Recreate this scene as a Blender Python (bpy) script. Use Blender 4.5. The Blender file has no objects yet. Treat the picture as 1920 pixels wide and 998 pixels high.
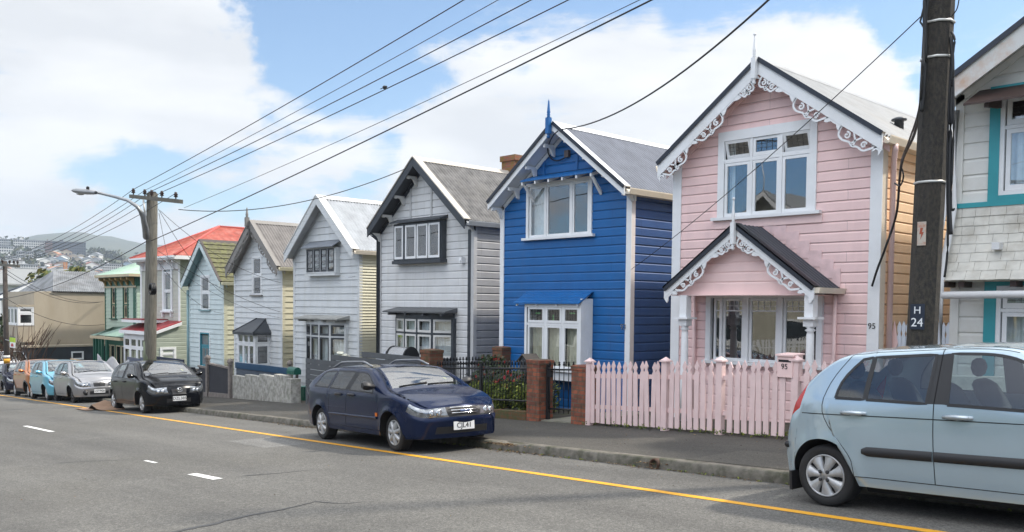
import bpy, math, random
from mathutils import Vector, Matrix, noise
random.seed(7)
SC = bpy.context.scene
COL = SC.collection
rad = math.radians
PI = math.pi

# ------------------------------------------------------------ camera
FL, CY = 1658.0, 639.5
YAW, PITCH, ROLL = -0.8117, -0.0397, 0.00939
_f = Vector((math.sin(YAW)*math.cos(PITCH), math.cos(YAW)*math.cos(PITCH), math.sin(PITCH)))
_r = Vector((math.cos(YAW), -math.sin(YAW), 0))
_u = _r.cross(_f)
CR = _r*math.cos(ROLL) + _u*math.sin(ROLL)
CU = -_r*math.sin(ROLL) + _u*math.cos(ROLL)
CF = _f
cam_d = bpy.data.cameras.new('camera')
cam = bpy.data.objects.new('camera', cam_d); COL.objects.link(cam)
cam.matrix_world = Matrix(((CR.x, CU.x, -CF.x, 0), (CR.y, CU.y, -CF.y, 0), (CR.z, CU.z, -CF.z, 0), (0, 0, 0, 1)))
cam_d.sensor_width = 36.0
cam_d.lens = FL/1920*36
cam_d.shift_y = (CY-499)/1920
cam_d.clip_start = 0.1
cam_d.clip_end = 9000
SC.camera = cam

def ray(px, py):
    return CF + CR*((px-960)/FL) - CU*((py-CY)/FL)
def at(px, py, Y):                       # point of a photo pixel on the upright plane y = Y
    v = ray(px, py); return v*(Y/v.y)
def atx(px, py, X):
    v = ray(px, py); return v*(X/v.x)
NRM = Vector((-0.05894507, 0.00485214, 0.99824944)); HC = 1.5531
def G(px, py, dh=0.0):                   # point of a photo pixel on the street plane raised by dh
    v = ray(px, py); return v*(-(HC-dh)/v.dot(NRM))
def gz(x, y, dh=0.0):                    # height of the street plane
    return (-(HC-dh) - NRM.x*x - NRM.y*y)/NRM.z
KD = Vector((0.99488447, -0.08189528, 0.05914444))   # along the kerb, uphill

# ------------------------------------------------------------ world and sun
SUN_EL, SUN_AZ = rad(50), rad(36)        # azimuth measured from +Y towards +X
sd = Vector((math.sin(SUN_AZ)*math.cos(SUN_EL), math.cos(SUN_AZ)*math.cos(SUN_EL), math.sin(SUN_EL)))
sun_d = bpy.data.lights.new('sun', 'SUN'); sun_d.energy = 2.5; sun_d.angle = rad(3.5); sun_d.color = (1.0, 0.93, 0.82)
sun = bpy.data.objects.new('sun', sun_d); COL.objects.link(sun)
sun.rotation_euler = sd.to_track_quat('Z', 'Y').to_euler()
SC.view_settings.view_transform = 'Standard'
SC.view_settings.look = 'None'
SC.view_settings.gamma = 1
SC.view_settings.exposure = 1.0

world = bpy.data.worlds.new('World'); SC.world = world
world.use_nodes = True
def build_world():
    nt = world.node_tree; N = nt.nodes; L = nt.links
    bg = N['Background']
    sky = N.new('ShaderNodeTexSky'); sky.sky_type = 'NISHITA'; sky.sun_disc = False
    sky.sun_elevation = SUN_EL; sky.sun_rotation = SUN_AZ
    sky.air_density = 1.0; sky.dust_density = 0.6; sky.ozone_density = 1.5
    tc = N.new('ShaderNodeTexCoord')
    def math_(op, a, b=None, clamp=False):
        n = N.new('ShaderNodeMath'); n.operation = op; n.use_clamp = clamp
        for i, v in enumerate((a, b)):
            if v is None: continue
            if isinstance(v, (int, float)): n.inputs[i].default_value = v
            else: L.new(v, n.inputs[i])
        return n.outputs[0]
    d = tc.outputs['Generated']
    # gently warped direction so that the cloud edges wander
    wn = N.new('ShaderNodeTexNoise'); L.new(d, wn.inputs['Vector']); wn.inputs['Scale'].default_value = 5.5; wn.inputs['Detail'].default_value = 7; wn.inputs['Roughness'].default_value = .6
    wv = N.new('ShaderNodeVectorMath'); wv.operation = 'MULTIPLY_ADD'; L.new(wn.outputs['Color'], wv.inputs[0]); wv.inputs[1].default_value = (.34, .34, .17); wv.inputs[2].default_value = (-.17, -.17, -.085)
    wa = N.new('ShaderNodeVectorMath'); wa.operation = 'ADD'; L.new(d, wa.inputs[0]); L.new(wv.outputs[0], wa.inputs[1])
    wd = N.new('ShaderNodeVectorMath'); wd.operation = 'NORMALIZE'; L.new(wa.outputs[0], wd.inputs[0]); wdir = wd.outputs[0]
    mp = N.new('ShaderNodeMapping'); L.new(d, mp.inputs[0]); mp.inputs['Scale'].default_value = (1, 1, 3.4)
    mp.inputs['Location'].default_value = (0.35, 0.1, 0.2)
    n1 = N.new('ShaderNodeTexNoise'); L.new(mp.outputs[0], n1.inputs['Vector'])
    n1.inputs['Scale'].default_value = 3.4; n1.inputs['Detail'].default_value = 10; n1.inputs['Roughness'].default_value = 0.6
    n1.inputs['Distortion'].default_value = 0.35
    val = math_('ADD', math_('MULTIPLY', n1.outputs['Fac'], 2.0), -0.425)
    def lobe(v, rdeg, amt):
        nonlocal val
        dp = N.new('ShaderNodeVectorMath'); dp.operation = 'DOT_PRODUCT'; L.new(wdir, dp.inputs[0]); dp.inputs[1].default_value = v.normalized()
        mr = N.new('ShaderNodeMapRange'); mr.interpolation_type = 'SMOOTHSTEP'
        L.new(dp.outputs['Value'], mr.inputs['Value'])
        mr.inputs['From Min'].default_value = math.cos(rad(rdeg)); mr.inputs['From Max'].default_value = math.cos(rad(rdeg*0.15))
        mr.inputs['To Min'].default_value = 0; mr.inputs['To Max'].default_value = amt
        val = math_('ADD', val, mr.outputs[0])
    for px, py, r_, a in ((500, 25, 6, -.22), (590, 30, 6, -.2), (690, 20, 6, -.22), (790, 10, 6, -.18), (880, 20, 5, -.14), (430, 0, 4, -.2), (1000, 5, 5, -.16), (1100, -5, 5, -.16),
                          (1470, 0, 5, -.18), (1560, 20, 5, -.22), (1660, 35, 5, -.22), (1760, 40, 6, -.24), (1880, 50, 8, -.26), (1300, -20, 6, -.2),
                          (350, 270, 4.5, -.20), (250, 285, 4, -.18), (150, 255, 4, -.18), (430, 330, 4, -.16), (620, 335, 4.5, -.19), (710, 320, 4, -.15), (480, 375, 3.5, -.1), (270, 395, 4, -.1), (30, 245, 4, -.15), (30, 25, 4, -.18),
                          (130, 60, 8, .16), (280, 110, 8, .14), (430, 170, 7, .14), (1000, 200, 12, .2), (1350, 170, 8, .16), (760, 190, 7, .14), (150, 430, 6, .12), (480, 440, 6, .1), (60, 340, 5, .08), (1600, 160, 6, .12)):
        lobe(ray(px, py), r_, a)
    for px, py, r_, a in ((330, 20, 6, .2), (200, 0, 6, .12), (1480, 120, 6, .16), (1620, 130, 5, .14), (1740, 170, 5, .12), (1180, 60, 5, .08)): lobe(ray(px, py), r_, a)
    lobe(Vector((0.1, -1, 0.28)), 75, -.34)
    ramp = N.new('ShaderNodeMapRange'); ramp.interpolation_type = 'SMOOTHSTEP'
    L.new(val, ramp.inputs['Value']); ramp.inputs['From Min'].default_value = 0.28; ramp.inputs['From Max'].default_value = 0.60
    # brighter, thinner cloud overhead
    sz = N.new('ShaderNodeSeparateXYZ'); L.new(d, sz.inputs[0])
    hi = N.new('ShaderNodeMapRange'); hi.interpolation_type = 'SMOOTHSTEP'; L.new(sz.outputs[2], hi.inputs['Value']); hi.inputs['From Min'].default_value = .40; hi.inputs['From Max'].default_value = .75; hi.inputs['To Min'].default_value = 1.0; hi.inputs['To Max'].default_value = 2.1
    # soft grey bellies inside the cloud
    n2 = N.new('ShaderNodeTexNoise'); L.new(mp.outputs[0], n2.inputs['Vector'])
    n2.inputs['Scale'].default_value = 4.5; n2.inputs['Detail'].default_value = 7; n2.inputs['Roughness'].default_value = 0.5
    cr = N.new('ShaderNodeMix'); cr.data_type = 'RGBA'
    mr = N.new('ShaderNodeMapRange'); L.new(n2.outputs['Fac'], mr.inputs['Value']); mr.inputs['From Min'].default_value = .36; mr.inputs['From Max'].default_value = .62
    L.new(mr.outputs[0], cr.inputs['Factor'])
    cr.inputs['A'].default_value = (4.2, 4.32, 4.5, 1); cr.inputs['B'].default_value = (5.3, 5.35, 5.4, 1)
    # unseen bright cloud added high behind the camera to fill the facades
    bd = N.new('ShaderNodeVectorMath'); bd.operation = 'DOT_PRODUCT'; L.new(d, bd.inputs[0]); bd.inputs[1].default_value = Vector((0.1, -.72, .69)).normalized()
    bh = N.new('ShaderNodeMapRange'); bh.interpolation_type = 'SMOOTHSTEP'; L.new(bd.outputs['Value'], bh.inputs['Value']); bh.inputs['From Min'].default_value = math.cos(rad(48)); bh.inputs['From Max'].default_value = math.cos(rad(12)); bh.inputs['To Min'].default_value = 0; bh.inputs['To Max'].default_value = 1.95
    hi_out = math_('ADD', hi.outputs[0], bh.outputs[0])
    cl_out = math_('MAXIMUM', ramp.outputs[0], math_('MULTIPLY', bh.outputs[0], .4), True)
    mx = N.new('ShaderNodeMix'); mx.data_type = 'RGBA'
    L.new(cl_out, mx.inputs['Factor'])
    sk = N.new('ShaderNodeMix'); sk.data_type = 'RGBA'; sk.blend_type = 'MULTIPLY'; sk.inputs['Factor'].default_value = 1
    L.new(sky.outputs[0], sk.inputs['A'])
    # the clear sky opposite the sun is a deeper blue
    od = N.new('ShaderNodeVectorMath'); od.operation = 'DOT_PRODUCT'; L.new(d, od.inputs[0]); od.inputs[1].default_value = Vector((0.0, -1, .2)).normalized()
    oh = N.new('ShaderNodeMapRange'); oh.interpolation_type = 'SMOOTHSTEP'; L.new(od.outputs['Value'], oh.inputs['Value']); oh.inputs['From Min'].default_value = math.cos(rad(78)); oh.inputs['From Max'].default_value = math.cos(rad(35))
    ot = N.new('ShaderNodeMix'); ot.data_type = 'RGBA'; L.new(oh.outputs[0], ot.inputs['Factor']); ot.inputs['A'].default_value = (.80, .90, .95, 1); ot.inputs['B'].default_value = (.52, .88, 1.22, 1)
    L.new(ot.outputs['Result'], sk.inputs['B'])
    L.new(sk.outputs['Result'], mx.inputs['A']); cs = N.new('ShaderNodeVectorMath'); cs.operation = 'SCALE'; L.new(cr.outputs['Result'], cs.inputs[0]); L.new(hi_out, cs.inputs['Scale'])
    L.new(cs.outputs[0], mx.inputs['B'])
    L.new(mx.outputs['Result'], bg.inputs['Color'])
    bg.inputs['Strength'].default_value = 0.1
build_world()

# ------------------------------------------------------------ materials
MATS = {}
def mat(name, col, rough=0.6, metal=0.0, var=0.12, vscale=3.0, bump=0.0, bscale=60.0, coat=0.0, col2=None, dirt=None, dscale=1.2, damt=0.5, dstretch=None, spec=0.5, stretch=None, trans=0.0, coord='Object', joint=0):
    if name in MATS: return MATS[name]
    m = bpy.data.materials.new(name); m.use_nodes = True; MATS[name] = m
    nt = m.node_tree; N = nt.nodes; L = nt.links
    b = N['Principled BSDF']
    b.inputs['Roughness'].default_value = rough; b.inputs['Metallic'].default_value = metal
    b.inputs['Specular IOR Level'].default_value = spec
    if coat: b.inputs['Coat Weight'].default_value = coat; b.inputs['Coat Roughness'].default_value = 0.03
    if trans: b.inputs['Transmission Weight'].default_value = trans
    tc = N.new('ShaderNodeTexCoord'); vec = tc.outputs[coord]
    if stretch:
        mp = N.new('ShaderNodeMapping'); mp.inputs['Scale'].default_value = stretch; L.new(vec, mp.inputs[0]); vec = mp.outputs[0]
    nz = N.new('ShaderNodeTexNoise'); L.new(vec, nz.inputs['Vector']); nz.inputs['Scale'].default_value = vscale; nz.inputs['Detail'].default_value = 6
    c2 = col2 if col2 else tuple(c*(1-var*1.6) for c in col)
    mx = N.new('ShaderNodeMix'); mx.data_type = 'RGBA'
    mr = N.new('ShaderNodeMapRange'); L.new(nz.outputs['Fac'], mr.inputs['Value']); mr.inputs['From Min'].default_value = .35; mr.inputs['From Max'].default_value = .68
    L.new(mr.outputs[0], mx.inputs['Factor'])
    mx.inputs['A'].default_value = (*col, 1); mx.inputs['B'].default_value = (*c2, 1)
    out = mx.outputs['Result']
    if dirt:
        dv = vec
        if dstretch:
            dm = N.new('ShaderNodeMapping'); dm.inputs['Scale'].default_value = dstretch; L.new(tc.outputs[coord], dm.inputs[0]); dv = dm.outputs[0]
        nd = N.new('ShaderNodeTexNoise'); L.new(dv, nd.inputs['Vector']); nd.inputs['Scale'].default_value = dscale; nd.inputs['Detail'].default_value = 9; nd.inputs['Roughness'].default_value = .65
        md = N.new('ShaderNodeMapRange'); L.new(nd.outputs['Fac'], md.inputs['Value']); md.inputs['From Min'].default_value = .48; md.inputs['From Max'].default_value = .72
        md.inputs['To Max'].default_value = damt
        m2 = N.new('ShaderNodeMix'); m2.data_type = 'RGBA'; L.new(md.outputs[0], m2.inputs['Factor']); L.new(out, m2.inputs['A']); m2.inputs['B'].default_value = (*dirt, 1)
        out = m2.outputs['Result']
    if joint:                            # butt joints between board lengths
        sp = N.new('ShaderNodeSeparateXYZ'); L.new(tc.outputs['Object'], sp.inputs[0])
        ad = N.new('ShaderNodeMath'); ad.operation = 'ADD'; L.new(sp.outputs[0], ad.inputs[0]); L.new(sp.outputs[1], ad.inputs[1])
        az_ = N.new('ShaderNodeMath'); az_.operation = 'ADD'; L.new(sp.outputs[2], az_.inputs[0]); az_.inputs[1].default_value = .3
        cb = N.new('ShaderNodeCombineXYZ'); L.new(ad.outputs[0], cb.inputs[0]); L.new(az_.outputs[0], cb.inputs[1])
        br = N.new('ShaderNodeTexBrick'); L.new(cb.outputs[0], br.inputs['Vector']); br.inputs['Scale'].default_value = 1; br.inputs['Brick Width'].default_value = 2.3; br.inputs['Row Height'].default_value = joint; br.inputs['Mortar Size'].default_value = .0035; br.offset = .37; br.offset_frequency = 3
        br.inputs['Color1'].default_value = (1, 1, 1, 1); br.inputs['Color2'].default_value = (.95, .95, .95, 1); br.inputs['Mortar'].default_value = (.6, .6, .6, 1)
        mj = N.new('ShaderNodeMix'); mj.data_type = 'RGBA'; mj.blend_type = 'MULTIPLY'; mj.inputs['Factor'].default_value = 1; L.new(out, mj.inputs['A']); L.new(br.outputs['Color'], mj.inputs['B']); out = mj.outputs['Result']
    L.new(out, b.inputs['Base Color'])
    if bump:
        nb = N.new('ShaderNodeTexNoise'); L.new(tc.outputs[coord], nb.inputs['Vector']); nb.inputs['Scale'].default_value = bscale; nb.inputs['Detail'].default_value = 4
        bp = N.new('ShaderNodeBump'); bp.inputs['Strength'].default_value = bump; bp.inputs['Distance'].default_value = 0.01; L.new(nb.outputs['Fac'], bp.inputs['Height'])
        L.new(bp.outputs[0], b.inputs['Normal'])
    return m

def glass_mat(name, tint=(0.9, 0.95, 0.95), refl=.24):
    if name in MATS: return MATS[name]
    m = bpy.data.materials.new(name); m.use_nodes = True; MATS[name] = m
    nt = m.node_tree; N = nt.nodes; L = nt.links
    N.remove(N['Principled BSDF']); o = N['Material Output']
    t = N.new('ShaderNodeBsdfTransparent'); t.inputs[0].default_value = (*tint, 1)
    g = N.new('ShaderNodeBsdfGlossy'); g.inputs['Roughness'].default_value = 0.015
    ge = N.new('ShaderNodeNewGeometry'); dp = N.new('ShaderNodeVectorMath'); dp.operation = 'DOT_PRODUCT'; L.new(ge.outputs['Normal'], dp.inputs[0]); L.new(ge.outputs['Incoming'], dp.inputs[1])
    def mm(op, a, b_):
        n = N.new('ShaderNodeMath'); n.operation = op
        for i, v in enumerate((a, b_)):
            if isinstance(v, (int, float)): n.inputs[i].default_value = v
            elif v is not None: L.new(v, n.inputs[i])
        return n.outputs[0]
    c_ = mm('ABSOLUTE', dp.outputs['Value'], None); f0 = refl
    fr = mm('ADD', mm('MULTIPLY', mm('POWER', mm('SUBTRACT', 1.0, c_), 5.0), 1-f0), f0)      # Schlick reflectance, the same from both faces
    tc = N.new('ShaderNodeTexCoord'); nz = N.new('ShaderNodeTexNoise'); L.new(tc.outputs['Object'], nz.inputs['Vector']); nz.inputs['Scale'].default_value = 1.6; nz.inputs['Detail'].default_value = 1
    bp = N.new('ShaderNodeBump'); bp.inputs['Strength'].default_value = 0.06; bp.inputs['Distance'].default_value = 0.05; L.new(nz.outputs['Fac'], bp.inputs['Height']); L.new(bp.outputs[0], g.inputs['Normal'])
    mx = N.new('ShaderNodeMixShader'); L.new(fr, mx.inputs[0]); L.new(t.outputs[0], mx.inputs[1]); L.new(g.outputs[0], mx.inputs[2])
    L.new(mx.outputs[0], o.inputs['Surface'])
    return m

def brick_mat(name, c1, c2, mortar, moss=None):
    if name in MATS: return MATS[name]
    m = bpy.data.materials.new(name); m.use_nodes = True; MATS[name] = m
    nt = m.node_tree; N = nt.nodes; L = nt.links; b = N['Principled BSDF']; b.inputs['Roughness'].default_value = .9
    tc = N.new('ShaderNodeTexCoord'); sp = N.new('ShaderNodeSeparateXYZ'); L.new(tc.outputs['Object'], sp.inputs[0])
    ad = N.new('ShaderNodeMath'); ad.operation = 'ADD'; L.new(sp.outputs[0], ad.inputs[0]); L.new(sp.outputs[1], ad.inputs[1])
    cb = N.new('ShaderNodeCombineXYZ'); L.new(ad.outputs[0], cb.inputs[0]); L.new(sp.outputs[2], cb.inputs[1])
    br = N.new('ShaderNodeTexBrick'); L.new(cb.outputs[0], br.inputs['Vector'])
    br.inputs['Scale'].default_value = 1; br.inputs['Brick Width'].default_value = .215; br.inputs['Row Height'].default_value = .08; br.inputs['Mortar Size'].default_value = .008
    br.inputs['Color1'].default_value = (*c1, 1); br.inputs['Color2'].default_value = (*c2, 1); br.inputs['Mortar'].default_value = (*mortar, 1); br.inputs['Bias'].default_value = -.1
    nz = N.new('ShaderNodeTexNoise'); L.new(tc.outputs['Object'], nz.inputs['Vector']); nz.inputs['Scale'].default_value = 7; nz.inputs['Detail'].default_value = 8
    mr = N.new('ShaderNodeMapRange'); L.new(nz.outputs['Fac'], mr.inputs['Value']); mr.inputs['From Min'].default_value = .42; mr.inputs['From Max'].default_value = .66; mr.inputs['To Max'].default_value = .85
    mx = N.new('ShaderNodeMix'); mx.data_type = 'RGBA'; L.new(mr.outputs[0], mx.inputs['Factor']); L.new(br.outputs['Color'], mx.inputs['A']); mx.inputs['B'].default_value = (*(moss or tuple(c*.4 for c in c1)), 1)
    L.new(mx.outputs['Result'], b.inputs['Base Color'])
    bp = N.new('ShaderNodeBump'); bp.inputs['Strength'].default_value = .8; bp.inputs['Distance'].default_value = .012; bp.invert = True
    L.new(br.outputs['Fac'], bp.inputs['Height']); L.new(bp.outputs[0], b.inputs['Normal'])
    return m

# ------------------------------------------------------------ mesh builder
class MB:
    def __init__(s, M=None): s.v = []; s.f = []; s.m = []; s.sm = []; s.M = M; s.mi = 0; s.smooth = False
    def add(s, pts):
        i = len(s.v)
        for p in pts:
            p = Vector(p); s.v.append(s.M @ p if s.M else p)
        return i
    def face(s, idx): s.f.append(tuple(idx)); s.m.append(s.mi); s.sm.append(s.smooth)
    def poly(s, pts): i = s.add(pts); s.face(range(i, i+len(pts)))
    def box(s, x0, x1, y0, y1, z0, z1):
        s.hexa([(x0, y0, z0), (x1, y0, z0), (x1, y1, z0), (x0, y1, z0), (x0, y0, z1), (x1, y0, z1), (x1, y1, z1), (x0, y1, z1)])
    def hexa(s, p):
        i = s.add(p)
        for q in ((3, 2, 1, 0), (4, 5, 6, 7), (0, 1, 5, 4), (1, 2, 6, 5), (2, 3, 7, 6), (3, 0, 4, 7)): s.face([i+k for k in q])
    def prism(s, pts, vec):
        vec = Vector(vec); n = len(pts); i = s.add(pts); j = s.add([Vector(p)+vec for p in pts])
        s.face(range(i+n-1, i-1, -1)); s.face(range(j, j+n))
        for k in range(n): s.face((i+k, i+(k+1) % n, j+(k+1) % n, j+k))
    def grid(s, rows):
        n = len(rows[0]); ids = [s.add(r) for r in rows]
        for a in range(len(rows)-1):
            for b in range(n-1): s.face((ids[a]+b, ids[a]+b+1, ids[a+1]+b+1, ids[a+1]+b))
    def tube(s, pts, r, n=6, cap=True):
        pts = [Vector(p) for p in pts]; rings = []
        up = Vector((0, 0, 1)); sm = s.smooth; s.smooth = True
        for k, p in enumerate(pts):
            t = (pts[min(k+1, len(pts)-1)]-pts[max(k-1, 0)]).normalized()
            a = t.cross(up)
            if a.length < 1e-3: a = t.cross(Vector((0, 1, 0)))
            a.normalize(); b = a.cross(t)
            rr = r[k] if isinstance(r, (list, tuple)) else r
            rings.append(s.add([p+a*math.cos(2*PI*q/n)*rr+b*math.sin(2*PI*q/n)*rr for q in range(n)]))
        for k in range(len(pts)-1):
            for q in range(n): s.face((rings[k]+q, rings[k]+(q+1) % n, rings[k+1]+(q+1) % n, rings[k+1]+q))
        s.smooth = sm
        if cap: s.face([rings[0]+q for q in range(n-1, -1, -1)]); s.face([rings[-1]+q for q in range(n)])
    def lathe(s, c, prof, n=12, axis='z'):
        c = Vector(c); rings = []; sm = s.smooth; s.smooth = True
        for r, h in prof:
            ring = []
            for q in range(n):
                a = 2*PI*q/n; ca, sa = r*math.cos(a), r*math.sin(a)
                ring.append(c + (Vector((ca, sa, h)) if axis == 'z' else Vector((ca, h, sa)) if axis == 'y' else Vector((h, ca, sa))))
            rings.append(s.add(ring))
        for k in range(len(prof)-1):
            for q in range(n): s.face((rings[k]+q, rings[k]+(q+1) % n, rings[k+1]+(q+1) % n, rings[k+1]+q))
        s.smooth = sm
        s.face([rings[0]+q for q in range(n-1, -1, -1)]); s.face([rings[-1]+q for q in range(n)])
    def ribbon(s, pts, w, th):
        # flat band along local (x, z) points, extruded from y=0 to y=th
        P = [Vector((p[0], 0, p[1])) for p in pts]; Lf = []; Rt = []
        for k, p in enumerate(P):
            t = (P[min(k+1, len(P)-1)]-P[max(k-1, 0)]).normalized(); nn = Vector((-t.z, 0, t.x))
            ww = w[k] if isinstance(w, (list, tuple)) else w
            Lf.append(p+nn*ww/2); Rt.append(p-nn*ww/2)
        o = Vector((0, th, 0))
        s.grid([Lf, Rt]); s.grid([[p+o for p in Rt], [p+o for p in Lf]]); s.grid([[p+o for p in Lf], Lf]); s.grid([Rt, [p+o for p in Rt]])
    def build(s, name, mats, parent=None, local=False):
        me = bpy.data.meshes.new(name)
        off = Vector((0, 0, 0))
        if parent and not local:
            q = parent
            while q: off = off + q.location; q = q.parent
        me.from_pydata([p-off for p in s.v] if off.length else s.v, [], s.f)
        if not isinstance(mats, (list, tuple)): mats = [mats]
        for m in mats: me.materials.append(m)
        me.polygons.foreach_set('material_index', s.m); me.polygons.foreach_set('use_smooth', s.sm)
        me.update()
        o = bpy.data.objects.new(name, me); COL.objects.link(o)
        if parent: o.parent = parent
        return o

def tag(o, label=None, cat=None, group=None, kind=None):
    if label: o['label'] = label
    if cat: o['category'] = cat
    if group: o['group'] = group
    if kind: o['kind'] = kind
    return o
def thing(name, label, cat, loc=(0, 0, 0), group=None, M=None):
    o = bpy.data.objects.new(name, None); COL.objects.link(o); o.empty_display_size = .2
    if M: o.matrix_world = M
    else: o.location = loc
    return tag(o, label, cat, group)
def frame(O, U, N_):                     # local (u, n, z) to world
    U = Vector(U).normalized(); N_ = Vector(N_).normalized(); O = Vector(O)
    return Matrix(((U.x, N_.x, 0, O.x), (U.y, N_.y, 0, O.y), (U.z, N_.z, 1, O.z), (0, 0, 0, 1)))
def copy_tree(o, parent=None):
    c = o.copy(); COL.objects.link(c); c.parent = parent
    for ch in list(o.children): copy_tree(ch, c)
    return c
def text_mesh(txt, size, M, name, m, parent, th=0.004, align='CENTER', local=False):
    cu = bpy.data.curves.new('txt', 'FONT'); cu.body = txt; cu.size = size; cu.extrude = th/2; cu.align_x = align; cu.align_y = 'CENTER'
    to = bpy.data.objects.new('txt', cu); COL.objects.link(to)
    dg = bpy.context.evaluated_depsgraph_get(); me = bpy.data.meshes.new_from_object(to.evaluated_get(dg))
    bpy.data.objects.remove(to); bpy.data.curves.remove(cu)
    off = Vector((0, 0, 0)); q = parent
    if not local:
        while q: off = off+q.location; q = q.parent
    me.transform(Matrix.Translation(-off) @ M)
    me.name = name; me.materials.clear(); me.materials.append(m)
    o = bpy.data.objects.new(name, me); COL.objects.link(o); o.parent = parent
    return o
def facing(O, U, N_):                    # matrix for text: x along U, y up, z along outward N_
    U = Vector(U).normalized(); N_ = Vector(N_).normalized(); V = N_.cross(U)
    return Matrix(((U.x, V.x, N_.x, O[0]), (U.y, V.y, N_.y, O[1]), (U.z, V.z, N_.z, O[2]), (0, 0, 0, 1)))

# shared materials
M_white = mat('white_paint', (.78, .79, .80), .45, var=.04, dirt=(.55, .53, .48), damt=.25)
M_glass = glass_mat('window_glass')
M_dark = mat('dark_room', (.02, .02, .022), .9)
M_curtain = mat('curtain_cloth', (.72, .74, .76), .9, var=.1, vscale=8)
M_cream_cur = mat('cream_curtain', (.62, .58, .45), .9, var=.1, vscale=8)
M_lead = mat('lead_strip', (.03, .03, .03), .5)
M_black = mat('black_metal', (.012, .013, .015), .45, var=.2)
M_char = mat('charcoal_paint', (.045, .052, .062), .45, var=.15)
M_pipe = mat('white_pipe', (.7, .7, .7), .4, var=.05)
# ------------------------------------------------------------ house kit
def boards(mb, u0, u1, z0, z1, pitch, openings=(), xl=None, xr=None, style='rustic', breaks=(), depth=.014):
    """weatherboards in the builder's local frame (u, n, z); xl/xr give the slanted limits of a gable"""
    xl = xl or (lambda z: u0); xr = xr or (lambda z: u1)
    rows = []; z = z0; k = 0
    while z < z1-1e-4:
        t = min(z+pitch, z1)
        if style == 'rustic':
            pf = [(z, .0), (z+pitch*.77, .0), (z+pitch*.94, -depth), (z+pitch*.998, -depth)]
        elif style == 'lap':
            pf = [(z, depth), (z+pitch*.995, 0.0)]
        else:
            pf = [(z, 0)]
        for a, d in pf:
            if a < t-1e-5: rows.append((a, d))
        z += pitch
    rows.append((z1, rows[-1][1]))
    cuts = sorted(set([b for o in openings for b in (o[2], o[3]) if z0 < b < z1] + [b for b in breaks if z0 < b < z1]))
    for c in cuts:
        for k in range(len(rows)-1):
            if rows[k][0] < c < rows[k+1][0]-1e-6:
                t = (c-rows[k][0])/(rows[k+1][0]-rows[k][0]); rows.insert(k+1, (c, rows[k][1]+(rows[k+1][1]-rows[k][1])*t)); break
    for k in range(len(rows)-1):
        (za, da), (zb, db) = rows[k], rows[k+1]; zm = (za+zb)/2
        segs = [(None, None)]
        cutsu = sorted([(o[0], o[1]) for o in openings if o[2] < zm < o[3]])
        bl = []; cur = None
        for a, b in cutsu: bl.append((cur, a)); cur = b
        bl.append((cur, None))
        for a, b in bl:
            l0, l1 = (xl(za), xl(zb)) if a is None else (a, a)
            r0, r1 = (xr(za), xr(zb)) if b is None else (b, b)
            if r0-l0 < 1e-3 and r1-l1 < 1e-3: continue
            mb.poly([(l0, da, za), (r0, da, za), (r1, db, zb), (l1, db, zb)])

def ring(mb, u0, u1, z0, z1, w, n0, n1, wb=None):
    wb = w if wb is None else wb
    mb.box(u0, u0+w, n0, n1, z0, z1); mb.box(u1-w, u1, n0, n1, z0, z1)
    mb.box(u0+w, u1-w, n0, n1, z1-w, z1); mb.box(u0+w, u1-w, n0, n1, z0, z0+wb)

def curtain_mesh(mb, u0, u1, z0, z1, n, amp=.02, wl=.11):
    ph = random.random()*6; k = max(6, int((u1-u0)/.018)); lo = []; hi = []
    for q in range(k+1):
        u = u0+(u1-u0)*q/k; d = n+amp*math.sin(u/wl*2*PI+ph)+amp*.5*math.sin(u/wl*3.3+ph*2)
        lo.append((u, d, z0)); hi.append((u, d, z1))
    s = mb.smooth; mb.smooth = True; mb.grid([lo, hi]); mb.smooth = s

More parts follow.
